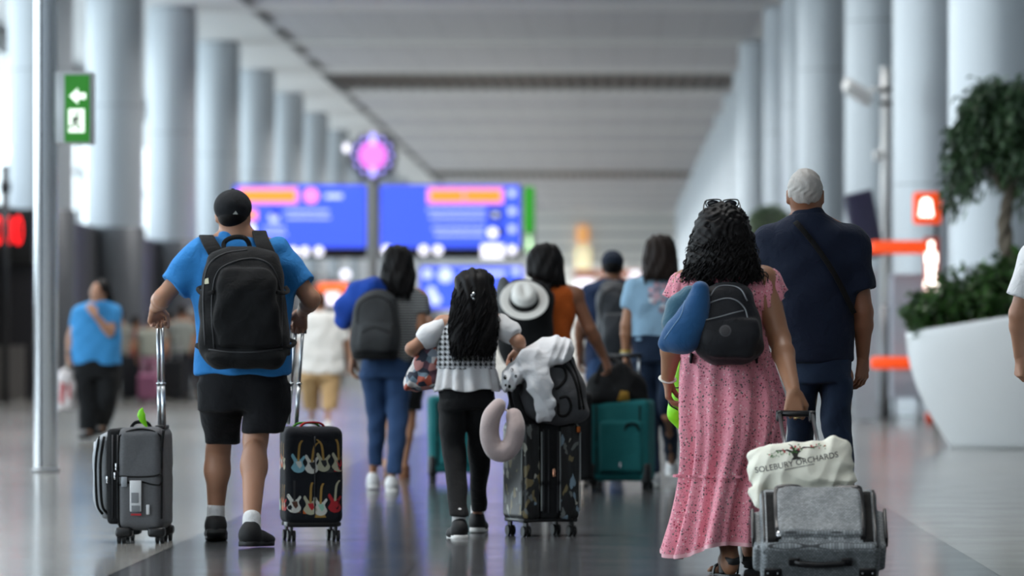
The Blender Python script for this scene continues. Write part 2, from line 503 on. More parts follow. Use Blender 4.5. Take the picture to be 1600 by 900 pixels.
GX0, GX1 = -9.6, 3.95
ys = [Y0]+[v for g in gr for v in g]+[Y1]
for i in range(0, len(ys), 2):
    mb.add(*box((GX0, ys[i], CEIL), (GX1, ys[i+1], CEIL+.25)), mi=1)
    mb.add(*box((GX0, ys[i], CEIL-.001+.25), (GX1, ys[i+1], CEIL+.4)), mi=0)
mb.add(*box((XL-4, Y0, CEIL-.02), (GX0-.0, Y1, CEIL+.4))); mb.add(*box((GX1, Y0, CEIL-.02), (XR, Y1, CEIL+.4)))
cg = mb.build('ceiling', [CW, CP], None, False); tag(cg, kind='structure')
# shadow gap along the seam
mb = MB()
for k in range(-6, 16):
    y = 91.2+13.55*k
    mb.add(*box((GX0+.12, y-5.6, CEIL-.05), (GX0+.34, y+5.6, CEIL-.004)))
tag(mb.build('trim_1', plain('dark gap profile', '5a5a5c', .6), None, False), kind='structure')
# cross beams at every bay
mb = MB()
for k in range(-6, 16):
    y = 91.2+13.55*k
    if Y0 < y < Y1-1: mb.add(*box((GX0+.05, y-.75, CEIL-.06), (GX1-.05, y+.75, CEIL-.006)))
tag(mb.build('trim_2', CW, None, False), kind='structure')
# grilles: slats running along the hall above a dark plenum
GRM = plain('brown grille slat', '2a1d1c', .5, var=.2); GRD = plain('plenum dark', '8f8583', .8)
for (a, b), wd in zip(gr, ('closest to the camera above the frame', 'spanning the ceiling in front of the blue board', 'far down the hall just above the blue board')):
    t = thing('ceiling_grille', 'dark brown slotted ceiling grille '+wd, 'ceiling grille', ((GX0+GX1)/2, a, CEIL))
    w = (GX1-GX0)/2
    MB().add(*box((-w, 0, .09), (w, b-a, .14))).build('grille_back', GRD, t, False)
    m_ = MB(); x = -w
    while x < w: m_.add(*box((x, 0, .0), (x+.25, b-a, .06))); x += .42
    m_.build('slat_panel', GRM, t, False)
    for yy in (0, b-a-.15): MB().add(*box((-w, yy, -.03), (w, yy+.15, .06))).build('grille_frame', CW, t, False)

# columns -----------------------------------------------------------
def col_mat():
    m = Mt('satin metal column'); m.set(Roughness=.38, Metallic=.15); m.b.inputs['Specular IOR Level'].default_value = .5
    x, y, z = m.xyz()
    g = m.math('FRACT', m.math('DIVIDE', z, 3.25)); ln = m.math('LESS_THAN', g, .006)
    m.base(m.mix(ln, m.mix(m.noise(.8, 3), 'b2b9c0', 'bcc3c9'), '7c8288')); return m.m
COLM = col_mat()
v, f = lathe([(0, 0), (COLR+.05, 0), (COLR+.05, .16), (COLR, .18), (COLR, CEIL-.14), (COLR-.05, CEIL-.13), (COLR-.05, CEIL-.02), (0, CEIL-.02)], 64)
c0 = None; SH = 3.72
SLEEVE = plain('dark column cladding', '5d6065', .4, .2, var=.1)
leftn = ['leftmost grey round column, half hidden behind the exit sign post', 'tall grey column just right of the green exit sign', 'grey round column behind and left of the man in the blue shirt',
         'grey column right behind the black cap of the man in blue', 'slim grey column above the left end of the blue board']
def column(x, y, label, group=None):
    global c0
    if c0 is None:
        c0 = MB().add(v, f).build('column', COLM, None, True); o = c0
        c0.data.set_sharp_from_angle(angle=math.radians(50)); o.location = (x, y, 0)
    else: o = c0.copy(); C.objects.link(o); o.location = (x, y, 0)
    tag(o, label, 'column')
    if group: o['group'] = group
    elif 'group' in o: del o['group']
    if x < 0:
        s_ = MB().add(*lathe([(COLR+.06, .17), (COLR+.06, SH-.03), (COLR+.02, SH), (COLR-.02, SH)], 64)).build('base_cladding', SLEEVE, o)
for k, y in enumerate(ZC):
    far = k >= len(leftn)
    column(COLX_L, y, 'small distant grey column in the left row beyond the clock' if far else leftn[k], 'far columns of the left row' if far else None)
RC = [(1482, 50.5, 'broad pale column behind the planter tree at the right edge'), (1395, 64.1, 'pale grey column right of the slim white camera pole'), (1320, 77.6, 'darker grey column behind the slim white camera pole'),
      (1246, 91.2, 'grey column right above the white haired man'), (1222, 104.75, 'narrow visible strip of column just left of the white haired man'), (1193, 118.3, 'column above the curly hair of the woman in pink, right of the last bulkhead'),
      (1155, 131.85, 'column at the right end of the near brown ceiling grille')]
for px, y, lb in RC:
    s = FP/y; column((px-VX)/s+COLR, y, lb)
for k in range(4, len(ZC)):
    column(4.42, ZC[k], 'small distant column in the right row past the near grille', 'far columns of the right row')

# left side: low dark shop fronts, glazing above ------------------------
SH = 3.72
WALLD = plain('dark shop cladding', '47484d', .5, var=.15); 
mb = MB().add(*box((XL, 70, 0), (COLX_L-.35, Y1, SH)))
tag(mb.build('wall_left_lower', WALLD, None, False), kind='structure')
mb = MB().add(*box((XL-.4, Y0, 0), (XL-.1, 69.9, 1.0))).add(*box((XL-.4, 70.1, 0), (XL-.1, Y1, SH))).add(*box((XL-.4, Y0, CEIL-.5), (XL-.1, Y1, CEIL)))
tag(mb.build('wall_left', plain('white wall', 'c9cccd', .6), None, False), kind='structure')
def glass():
    m = Mt('window glass'); nt = m.nt; N = m.N
    tr = N.new('ShaderNodeBsdfTransparent'); tr.inputs[0].default_value = (.93, .97, .96, 1)
    gl = N.new('ShaderNodeBsdfGlossy'); gl.inputs['Roughness'].default_value = .02
    mx = N.new('ShaderNodeMixShader'); fr = N.new('ShaderNodeFresnel'); fr.inputs[0].default_value = 1.25
    m.L.new(fr.outputs[0], mx.inputs[0]); m.L.new(tr.outputs[0], mx.inputs[1]); m.L.new(gl.outputs[0], mx.inputs[2])
    m.L.new(mx.outputs[0], N['Material Output'].inputs[0]); return m.m
GLASS = glass()
FRM = plain('window frame grey', '8d9397', .4, .3)
wi = 1
def window(a, b, z0, z1, x, rz=0):
    """glazed bay from y=a to y=b"""
    global wi
    e = empty('window_%d' % wi, (x, a, 0)); tag(e, kind='structure'); wi += 1
    MB().add([(0, 0, z0), (0, b-a, z0), (0, b-a, z1), (0, 0, z1)], [(0, 1, 2, 3)]).build('pane', GLASS, e, False)
    m_ = MB()
    for k in range(0, 5): m_.add(*box((-.08, (b-a)*k/5-.04, z0), (.08, (b-a)*k/5+.04, z1)))
    for zz in (z0, (z0+z1)/2, z1-.08): m_.add(*box((-.06, 0, zz), (.06, b-a, zz+.08)))
    m_.build('window_frame', FRM, e, False)
y = Y0
window(Y0, 28, 1.0, CEIL-.5, XL-.25); window(28, 70, 1.0, CEIL-.5, XL-.25)
for k in range(6): window(70+k*38.33, 70+(k+1)*38.33, SH, CEIL-.5, XL-.25)
# right wall with high windows
mb = MB().add(*box((XR, Y0, 0), (XR+.3, Y1, CEIL)))
tag(mb.build('wall_right', plain('grey wall', '85888c', .6), None, False), kind='structure')
# end wall
def end_mat():
    m = Mt('ribbed end wall'); x, y, z = m.xyz(); m.set(Roughness=.6)
    g = m.math('FRACT', m.math('MULTIPLY', z, 1.1)); ln = m.math('LESS_THAN', g, .35)
    m.base(m.mix(ln, 'f0f0ec', 'c6c8c8')); return m.m
mb = MB().add(*box((XL-4, Y1, 0), (XR+.3, Y1+.3, CEIL+.4)))
tag(mb.build('wall_back', end_mat(), None, False), kind='structure')

mb = MB().add(*box((XL-4, Y0-.3, 0), (XR+.3, Y0, CEIL+.4)))
tag(mb.build('wall_front', plain('pale wall', 'b9bcc0', .6), None, False), kind='structure')

# world ---------------------------------------------------------------
w = bpy.data.worlds.new('sky'); bpy.context.scene.world = w; w.use_nodes = True
nt = w.node_tree; bg = nt.nodes['Background']
tc = nt.nodes.new('ShaderNodeTexCoord'); sep = nt.nodes.new('ShaderNodeSeparateXYZ'); rp = nt.nodes.new('ShaderNodeValToRGB')
nt.links.new(tc.outputs['Generated'], sep.inputs[0]); nt.links.new(sep.outputs[2], rp.inputs[0]); nt.links.new(rp.outputs[0], bg.inputs[0])
cr = rp.color_ramp; cr.elements[0].position = 0; cr.elements[0].color = (.62, .70, .76, 1); cr.elements[1].position = .7; cr.elements[1].color = (.55, .72, 1.0, 1)
e_ = cr.elements.new(.15); e_.color = (.85, .93, 1.0, 1)
bg.inputs[1].default_value = 5.0

# camera ----------------------------------------------------------------
cam = bpy.data.cameras.new('camera'); co = bpy.data.objects.new('camera', cam); C.objects.link(co); bpy.context.scene.camera = co
co.location = (0, 0, EYE); co.rotation_euler = (PI/2, 0, 0)
cam.sensor_width = 36; cam.lens = 36*FP/1600; cam.shift_x = (800-VX)/1600; cam.shift_y = (VY-450)/1600
cam.clip_end = 1000; cam.dof.use_dof = True; cam.dof.focus_distance = 21.0; cam.dof.aperture_fstop = 2.5; cam.dof.aperture_blades = 9
sc = bpy.context.scene
sc.view_settings.view_transform = 'Standard'; sc.view_settings.look = 'None'; sc.view_settings.exposure = 0.12; sc.view_settings.gamma = 1; sc.view_settings.use_curve_mapping = False
sc.cycles.use_denoising = True; sc.cycles.max_bounces = 8; sc.cycles.diffuse_bounces = 4; sc.cycles.glossy_bounces = 4; sc.cycles.transparent_max_bounces = 12
sc.cycles.caustics_reflective = False; sc.cycles.caustics_refractive = False
sc.cycles.sample_clamp_indirect = 6
# unseen area lights added under the ceiling for overhead fill, stronger far off
for k in range(-6, 16):
    y = 91.2+13.55*(k+.0)
    if y > Y1-2: break
    for xx in (-6.6, -.6):
        ld = bpy.data.lights.new('ceiling_fill', 'AREA'); ld.shape = 'RECTANGLE'; ld.size = 3.6; ld.size_y = 1.0; ld.energy = FILL*(.85 if y < 40 else (1.25 if y < 140 else 2.4)); ld.color = (1.0, .985, .96); ld.spread = math.radians(125)
        lo_ = bpy.data.objects.new('ceiling_fill', ld); C.objects.link(lo_); lo_.location = (xx, y, CEIL-.10)
# ================================================================== signs, poles, kiosks, planter
BLUE = glow('lit blue sign face', '3f5cf0', 1.0); ORANGE = glow('lit orange band', 'f08a24', 1.25); WHITEG = glow('lit white marks', 'f4f2ff', 1.5)
WHITEL = glow('soft lit white', 'b9c4ff', 1.3)
PINKG = glow('lit pink display', 'e070d8', 1.5); PINKR = glow('lit pink rim', 'ff8fa8', 1.2); VIOLG = glow('lit violet hour marks', 'a9a0ff', 2.4)
GREENS = glow('lit green sign', '2c9a24', .75); GREENL = glow('pale green figure', 'c8f0c0', 1.4); REDLED = glow('red led digits', 'ff1a20', 2.6)
ORL = glow('lit orange panel', 'f4501a', .6); WARM = glow('warm lamp', 'ffd9a0', 3.0); WHOT = glow('bright white lettering', 'fff2e6', 4.0)
FRAMEG = plain('sign housing grey', '6a6c70', .4, .4); 

def plate(mb, a, x0, x1, y0, y1, yy, mi, th=.004, r=0):
    """flat mark on a sign face, corners in pixels"""
    X0, X1 = a.X(x0, yy), a.X(x1, yy); Z1, Z0 = a.Z(y0, yy), a.Z(y1, yy)
    if r: v, f = rbox((X1-X0, th, Z1-Z0), r, 3, ((X0+X1)/2, yy, (Z0+Z1)/2)); mb.add(v, f, mi)
    else: mb.add(*box((X0, yy-th/2, Z0), (X1, yy+th/2, Z1)), mi=mi)
def disc(mb, c, r, mi, th=.006, n=24, sx=1):
    v, f = cyl((0, 0, 0), r, th, n); v = v[:, [0, 2, 1]]*np.array([sx, 1, 1]); v[:, 1] -= th/2
    mb.add(v+np.array(c), [q[::-1] for q in f], mi)

# information pylon: pole with two blue boards and a round clock on top
a = At(583, 60)
t = thing('information_sign', 'pair of long lit blue flight information boards on one grey pole', 'information sign', a.loc)
MB().add(*rbox((.27, .27, a.Z(280)), .05, 4, (0, 0, a.Z(280)/2))).build('pole', plain('sign pole', '9a9b98', .35, .6), t)
for nm, x0, x1 in (('left', 364, 574), ('right', 593, 814)):
    X0, X1, Zt, Zb = a.X(x0), a.X(x1), a.Z(288), a.Z(404)
    bd = MB().add(*rbox((X1-X0, .22, Zt-Zb), .02, 2, ((X0+X1)/2, 0, (Zt+Zb)/2))).build('board', plain('board housing', '1c1d22', .4), t)
    Zc = a.Z(387)
    MB().add(*box((X0+.03, -.125, Zc), (X1-.03, -.112, Zt-.03))).build('screen', BLUE, bd, False)
    m_ = MB(); yy = -.135
    if nm == 'left':
        plate(m_, a, 372, 465, 294, 318, yy, 0, .01, .03); plate(m_, a, 376, 461, 298, 314, yy-.01, 1)
        disc(m_, a(486, 306, yy), .19, 2); disc(m_, a(486, 306, yy-.008), .13, 3)
        plate(m_, a, 484, 488, 300, 312, yy-.016, 0); plate(m_, a, 508, 535, 303, 310, yy, 4)
        plate(m_, a, 384, 402, 328, 344, yy, 0, .01, .03); plate(m_, a, 387, 399, 331, 341, yy-.01, 1)
        disc(m_, a(428, 340, yy), .13, 4); disc(m_, a(430, 333, yy-.01), .09, 5)
        for ln_, (xa, xb) in ((330, (446, 512)), (340, (448, 516)), (356, (414, 446)), (366, (412, 448))): 
            x = xa
            while x < xb: plate(m_, a, x, x+3.0, ln_-2.2, ln_+2.2, yy, 4); x += 4.6
        for x in (458, 476, 498): disc(m_, a(x, 393, yy), .115, 6)
        disc(m_, a(392, 358, yy), .12, 6)
    else:
        plate(m_, a, 668, 786, 294, 318, yy, 0, .01, .03); plate(m_, a, 673, 723, 298, 314, yy-.01, 1); plate(m_, a, 727, 782, 298, 314, yy-.01, 1)
        for y_ in (302, 330, 358): disc(m_, a(800, y_, yy), .10, 4)
        for ln_, (xa, xb) in ((329, (668, 756)), (340, (672, 756)), (357, (676, 756)), (367, (680, 756))):
            x = xa
            while x < xb: plate(m_, a, x, x+3.0, ln_-2.2, ln_+2.2, yy, 4); x += 4.6
        plate(m_, a, 763, 785, 326, 345, yy, 5); plate(m_, a, 769, 779, 332, 339, yy-.01, 4)
        disc(m_, a(770, 364, yy), .13, 6); plate(m_, a, 777, 787, 354, 370, yy, 5)
        plate(m_, a, 752, 787, 382, 403, yy, 6, .01, .08)
        for x in (604, 662, 684, 800): disc(m_, a(x, 391, yy), .12, 6)
    m_.build('sign_marks', [PINKR, ORANGE, PINKR, PINKG, WHITEL, BLKPLASTIC, WHITEG], bd, False)
gs = MB().add(*rbox((.3, .16, a.Z(290)-a.Z(398)), .02, 2, (a.X(827), 0, (a.Z(290)+a.Z(398))/2))).build('exit_banner', FRAMEG, t)
m_ = MB(); plate(m_, a, 819, 834, 292, 363, -.09, 0); plate(m_, a, 819, 834, 363, 396, -.09, 2)
disc(m_, a(827, 370, -.1), .05, 1); plate(m_, a, 823, 831, 374, 384, -.1, 1); plate(m_, a, 822, 826, 384, 392, -.1, 1); plate(m_, a, 828, 832, 384, 392, -.1, 1)
m_.build('banner_face', [GREENS, GREENL, plain('faded green', '7fa57c', .5)], gs, False)
# clock
a = At(583, 60.5)
t = thing('round_clock', 'round clock display glowing pink on top of the information sign pole', 'clock', (a.x, a.y, a.Z(284)))
zc = a.Z(243)-a.Z(284)
v, f = lathe([(0, -.14), (.60, -.14), (.63, -.1), (.63, .1), (.60, .14), (0, .14)], 56); v = v[:, [0, 2, 1]]+np.array([0, 0, zc])
MB().add(v, [q[::-1] for q in f]).build('case', plain('clock case', '4b4c55', .35, .4), t).data.set_sharp_from_angle(angle=.7)
m_ = MB(); disc(m_, (0, -.15, zc), .35, 0, .02, 40)
for k in range(12):
    an = k*PI/6; r_ = .47
    disc(m_, (math.sin(an)*r_, -.16, zc+math.cos(an)*r_), .095 if k % 6 == 0 else .05, 1, .02)
disc(m_, (0, -.17, zc+.36), .09, 1, .02); disc(m_, (0, -.17, zc-.36), .06, 1, .02)
m_.build('clock_face', [PINKG, VIOLG], t, False)
MB().add(*cyl((0, 0, -.06), .06, zc-.56+.06, 16)).build('neck', FRAMEG, t)
m_ = MB(); disc(m_, (-.68, -.1, zc+.19), .12, 0, .05, 24, .72)
m_.build('side_lamp', WHITEG, t, False)
# lower board
a = At(735, 57)
t = thing('display_screen', 'lower lit blue screen on two legs under the right information board', 'screen', a.loc)
X0, X1, Zt, Zb = a.X(656), a.X(818), a.Z(415), a.Z(484)
MB().add(*rbox((X1-X0, .18, Zt-Zb), .02, 2, ((X0+X1)/2, 0, (Zt+Zb)/2))).build('housing', plain('board housing', '1c1d22', .4), t)
MB().add(*box((X0+.03, -.10, Zb+.03), (X1-.03, -.088, Zt-.03))).build('screen', BLUE, t, False)
m_ = MB()
for x, y, r_ in ((668, 428, .13), (696, 430, .20), (674, 455, .12), (680, 468, .15), (806, 424, .1)): disc(m_, a(x, y, -.11), r_, 0)
plate(m_, a, 722, 790, 424, 430, -.11, 0); plate(m_, a, 722, 770, 436, 440, -.11, 0)
m_.build('screen_marks', WHITEL, t, False)
for x in (X0+.2, X1-.2): MB().add(*rbox((.1, .1, Zb), .02, 2, (x, 0, Zb/2))).build('leg', FRAMEG, t)

# far end shops and lamps
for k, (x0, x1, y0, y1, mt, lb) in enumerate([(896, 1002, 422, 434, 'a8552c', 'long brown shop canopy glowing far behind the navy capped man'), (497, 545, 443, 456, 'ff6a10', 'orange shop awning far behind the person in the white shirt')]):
    a = At((x0+x1)/2, 30 if k == 0 else 62)
    t = thing('shop_stall', lb, 'shop stall', a.loc)
    X0, X1 = a.X(x0), a.X(x1); Zt, Zb = a.Z(y0), a.Z(y1)
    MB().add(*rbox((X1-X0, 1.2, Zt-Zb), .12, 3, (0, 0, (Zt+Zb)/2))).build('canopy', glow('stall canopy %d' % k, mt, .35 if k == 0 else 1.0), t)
    MB().add(*box((X0+.2, -.3, 0), (X1-.2, .5, 1.1))).build('counter', plain('stall counter', '6a625c', .5), t, False)
    for q_ in (((900, 926, 436, 452, -.2), (985, 1000, 424, 440, -.7)) if k == 0 else ((509, 531, 457, 476, -.2),)):
        m_ = MB(); plate(m_, a, *q_, 0, .2, .04); m_.build('light_box', WHITEG, t, False)
    for x in (X0+.25, X1-.25): MB().add(*rbox((.12, .12, Zb), .02, 2, (x, .2, Zb/2))).build('post', FRAMEG, t)
a = At(905, 26)
t = thing('wall_lamp', 'warm glowing lamp panel high on the far end wall', 'lamp', (a.x, Y1-.2, 0)); a.y = Y1-.2; a.s = FP/a.y; a.x = (905-VX)/a.s
m_ = MB(); plate(m_, a, 896, 915, 352, 380, 0, 0, .3, .2); m_.build('lamp_panel', glow('warm panel', 'e8a868', .55), t, False)
m_ = MB(); plate(m_, a, 894, 918, 385, 420, 0, 0, .3, .2); m_.build('lower_panel', glow('pale warm panel', 'efe2b8', .65), t, False)
a = At(540, 60); t = thing('globe_lamp', 'round white globe lamp on a thin post above the orange awning', 'lamp', a.loc)
m_ = SDF().ell((0, 0, a.Z(429)), .13); solid('globe', m_, .02, WHITEG, t); MB().add(*cyl((0, 0, 0), .03, a.Z(433), 12)).build('post', FRAMEG, t)

# steel post with the exit sign
a = At(72, 197)
t = thing('steel_post', 'tall polished steel post carrying the green exit sign', 'post', a.loc)
hx = .5*35/197
MB().add(*rbox((hx*2, .2, CEIL-.03), .045, 5, (0, 0, (CEIL-.03)/2))).build('shaft', CHROME, t)
MB().add(*rbox((hx*2+.03, .23, .03), .02, 3, (0, 0, .015))).build('base_plate', STEEL, t)
MB().add(*box((a.X(64), -.106, .04), (a.X(68), -.098, 9.6))).build('joint_strip', plain('joint', '56585c', .4, .6), t, False)
a = At(117, 197)
t = thing('exit_sign', 'green emergency exit sign with white arrow and running figure on the steel post', 'exit sign', a.loc)
ga, gb = a.X(96), a.X(147); zt, zb = a.Z(113), a.Z(226)
MB().add(*rbox((gb-ga+.04, .16, zt-zb), .012, 3, ((ga+gb)/2-.02, 0, (zt+zb)/2))).build('housing', plain('sign housing silver', 'c3c7ca', .3, .3), t)
MB().add(*box((a.X(88)-.0, -.05, zb+.02), (ga-.02, .06, zt-.02))).build('bracket', plain('bracket white', 'd9dcde', .35), t, False)
m_ = MB(); plate(m_, a, 101, 140, 117, 222, -.082, 0, .006)
m_.add([a(108, 150, -.09), a(122, 137, -.09), a(122, 145, -.09), a(134, 145, -.09), a(134, 155, -.09), a(122, 155, -.09), a(122, 163, -.09)], [(0, 1, 2, 5, 6), (2, 3, 4, 5)], 1)
plate(m_, a, 107, 132, 170, 207, -.088, 1)
yy = -.093
disc(m_, a(121, 177, yy), .013, 2)
for pts, r_ in (([(119, 181), (117, 191)], .014), ([(117, 191), (123, 196), (122, 203)], .009), ([(117, 191), (113, 197), (108, 199)], .009), ([(119, 183), (126, 187)], .007), ([(118, 183), (112, 188)], .007)):
    m_.add(*tube([a(px, py, yy) for px, py in pts], r_, 6, .3, (0, 1, 0)), mi=2)
m_.build('sign_face', [glow('green exit face', '2a7a22', .55), glow('white exit marks', 'f2fff0', 1.0), plain('dark green figure', '123a14', .5)], t, False)

# left shop with red digits and a thin stanchion with lamp
a = At(20, 84)
t = thing('led_sign', 'black sign box with glowing red digits at the left edge', 'sign', a.loc)
MB().add(*box((a.X(-40), 0, 0), (a.X(54), .6, a.Z(412)))).build('shop_front', plain('dark shop pane', '2e2c2e', .25), t, False)
MB().add(*rbox((a.X(54)-a.X(-40), .5, a.Z(327)-a.Z(412)), .03, 2, ((a.X(54)+a.X(-40))/2, -.02, (a.Z(327)+a.Z(412))/2))).build('housing', BLKPLASTIC, t)
m_ = MB(); text_on(m_, '000', .78, Matrix.Translation((a.X(16), -.30, a.Z(363))) @ Matrix.Scale(.48, 4, (1, 0, 0))); m_.build('digits', REDLED, t, False)
MB().add(*box((a.X(-20), -.35, 0), (a.X(40), -.02, 1.0))).build('counter', plain('shop counter', '6c6865', .5), t, False)
a = At(8, 90)
t = thing('stanchion_lamp', 'thin dark post with a round white lamp at the far left edge', 'post lamp', a.loc)
MB().add(*cyl((0, 0, 0), .065, a.Z(258), 16)).build('post', DARKMETAL, t); MB().add(*cyl((0, 0, 0), .16, .04, 24)).build('base', DARKMETAL, t)
solid('lamp_head', SDF().ell((0, 0, a.Z(236)), (.09, .09, .17)), .02, WHITEG, t)
MB().add(*cyl((0, 0, a.Z(300)), .10, .18, 16)).build('collar', DARKMETAL, t)

# slim white pole with flood lamp at the right
a = At(1384, 114)
t = thing('camera_pole', 'slim white pole with a floodlight on an arm, lower part grey', 'pole', a.loc)
MB().add(*cyl((0, 0, 1.3), .07, a.Z(106)-1.3, 24)).build('upper_shaft', WHITEPL, t)
MB().add(*cyl((0, 0, 0), .085, 1.55, 24)).build('lower_shaft', plain('grey pole sleeve', '77777a', .4, .5), t)
MB().add(*cyl((0, 0, 0), .17, .03, 24)).build('base', DARKMETAL, t)
MB().add(*tube([a(1378, 140), a(1360, 140)], .03, 8)).build('arm', WHITEPL, t)
MB().add(*rbox((.42, .32, .15), .03, 3)).build('floodlight', WHITEPL, t); o = C.objects[-1]; o.location = a(1340, 144); o.rotation_euler = (.5, math.radians(28), .3)
l_ = MB().add(*rbox((.28, .2, .02), .008, 2, (0, 0, -.065))).build('lens', glow('pale lens', 'e8eef2', 1.0), o)
MB().add(*rbox((.12, .16, .14), .03, 3)).build('small_camera', WHITEPL, t); o = C.objects[-1]; o.location = a(1371, 243, -.02)
for y_ in (106, 138, 160): MB().add(*cyl((0, 0, a.Z(y_)-.05), .08, .06, 20)).build('collar', DARKMETAL if y_ > 110 else WHITEPL, t)
a = At(1352, 113)
t = thing('bollard_post', 'short dark post beside the white camera pole', 'post', a.loc)
MB().add(*cyl((0, 0, 0), .055, 1.3, 20)).build('shaft', DARKMETAL, t); MB().add(*cyl((0, 0, 0), .13, .03, 20)).build('base', DARKMETAL, t); MB().add(*cyl((0, 0, 1.3), .07, .05, 20)).build('cap', DARKMETAL, t)
# tilted dark screen
a = At(1350, 115)
t = thing('tilted_screen', 'dark purple panel of a leaning advertising screen beside the camera pole', 'screen', a.loc)
v, f = rbox((.42, .1, .92), .02, 2); o = MB().add(v, f).build('panel', plain('screen back', '3d3a52', .3), t); o.location = a(1350, 352); o.rotation_euler = (0, math.radians(-13), math.radians(24))
MB().add(*rbox((.37, .012, .86), .005, 2, (0, -.056, 0))).build('glass_face', plain('screen dark glass', '4a4763', .12), o)
MB().add(*cyl((0, .05, 0), .05, a.Z(380), 16)).build('post', DARKMETAL, t); MB().add(*cyl((0, .05, 0), .2, .03, 24)).build('base', DARKMETAL, t)
# orange kiosk
a = At(1432, 120)
t = thing('orange_kiosk', 'pale kiosk with orange bars and lit orange signs left of the planter', 'kiosk', a.loc)
MB().add(*box((a.X(1396), .1, a.Z(622)), (a.X(1500), 1.0, a.Z(428)))).build('counter_body', plain('kiosk pale panel', 'aeb4bf', .3), t, False)
for x in (1398, 1438, 1480): MB().add(*rbox((.07, .07, a.Z(622)), .01, 2, (a.X(x), .3, a.Z(622)/2))).build('leg', STEEL, t)
MB().add(*box((a.X(1338), .5, .02), (a.X(1374), .6, a.Z(420)))).build('side_panel', plain('kiosk side panel', 'a9adb3', .4), t, False)
MB().add(*rbox((a.X(1462)-a.X(1358), .16, .17), .04, 3, ((a.X(1462)+a.X(1358))/2, -.25, a.Z(387)))).build('upper_bar', ORL, t)
MB().add(*rbox((a.X(1424)-a.X(1358), .16, .16), .06, 3, ((a.X(1424)+a.X(1358))/2, -.25, a.Z(567)))).build('lower_bar', ORL, t)
MB().add(*rbox((.11, .1, a.Z(644)), .02, 2, (a.X(1452), .0, a.Z(644)/2))).build('foot', plain('orange painted foot', 'd8441c', .4), t)
MB().add(*rbox((.05, .05, a.Z(345)), .01, 2, (a.X(1462), -.1, a.Z(345)/2))).build('post', DARKMETAL, t)
vs = MB().add(*rbox((a.X(1466)-a.X(1441), .12, a.Z(371)-a.Z(462)), .02, 2, ((a.X(1466)+a.X(1441))/2, -.26, (a.Z(371)+a.Z(462))/2))).build('vertical_sign', plain('orange sign case', 'c9401a', .4), t)
m_ = MB()
plate(m_, a, 1451, 1459, 377, 392, -.33, 0, .01, .03); plate(m_, a, 1446, 1464, 394, 412, -.33, 0, .01, .05); plate(m_, a, 1448, 1462, 414, 432, -.33, 0, .01, .05)
disc(m_, a(1455, 444, -.33), .095, 0, .01); plate(m_, a, 1451, 1459, 452, 460, -.33, 0, .01)
m_.build('lit_letters', WHOT, vs, False)
vs = MB().add(*rbox((a.X(1469)-a.X(1425), .12, a.Z(301)-a.Z(351)), .04, 3, (a.X(1447), -.2, (a.Z(301)+a.Z(351))/2))).build('square_sign', ORL, t)
m_ = MB()
v, f = rbox((.155, .012, .17), .005, 2, (0, 0, -.05)); v[:, 0] *= np.interp(v[:, 2], [-.135, .035], [1.2, .85]); m_.add(v+a(1447, 322, -.265), f)
disc(m_, a(1447, 318, -.265), .07, 0, .012)
m_.build('bell_symbol', WHOT, vs, False)

# planter -----------------------------------------------------------
a = At(1652, 160)
t = thing('boat_planter', 'large white bowl planter with slanted rim full of shrubs at the right', 'planter', a.loc)
NR, NA = 26, 72; V = []
Zl = a.Z(519)-.0
def rim(th): return 1.20+.20*math.cos(th+PI)*-1
rows = []
for j in range(NR):
    u = j/(NR-1)
    r = 1.03+(1.48-1.03)*(1-(1-u)**1.9)
    rows.append((r, u))
for j, (r, u) in enumerate(rows):
    for i in range(NA):
        th = 2*PI*i/NA; cx = math.cos(th); zt_ = 1.36+.23*cx
        V.append((r*cx*(1+.0*u), r*.62*math.sin(th), u*zt_))
for (dr, dz) in ((-.03, .012), (-.06, 0), (-.09, -.12), (-1.3, -.13)):
    for i in range(NA):
        th = 2*PI*i/NA; cx = math.cos(th); r = 1.48+dr; V.append((r*cx, r*.62*math.sin(th), 1.36+.23*cx+dz))
Fc = []
for j in range(NR+3):
    for i in range(NA): Fc.append((j*NA+i, j*NA+(i+1) % NA, (j+1)*NA+(i+1) % NA, (j+1)*NA+i))
Fc.append(tuple(range(NA))[::-1])
MB().add(V, Fc).build('bowl', plain('planter white lacquer', 'e3e6e8', .3, var=.02), t)
SOIL = plain('dark soil', '2a211a', .95)
V = [(0, 0, 1.30)]+[(1.36*math.cos(q)*1.0, 1.36*.6*math.sin(q), 1.30+.21*math.cos(q)) for q in np.linspace(0, 2*PI, 40, endpoint=False)]
MB().add(V, [(0, i+1, (i+1) % 40+1) for i in range(40)]).build('soil', SOIL, t)
def leaf_mat(nm, c1, c2):
    m = Mt(nm); m.set(Roughness=.45); m.b.inputs['Subsurface Weight'].default_value = 0
    g = m.node('ShaderNodeNewGeometry') if False else m.N.new('ShaderNodeNewGeometry')
    m.base(m.mix(g.outputs['Random Per Island'], c1, c2)); return m.m
LEAF1 = leaf_mat('dark green leaves', '1c3320', '4a6a44'); LEAF2 = leaf_mat('shrub leaves', '1d3a1a', '4f7a3a'); BARK = plain('pale bark', '6f665a', .85, bump=(40, .01), var=.3)
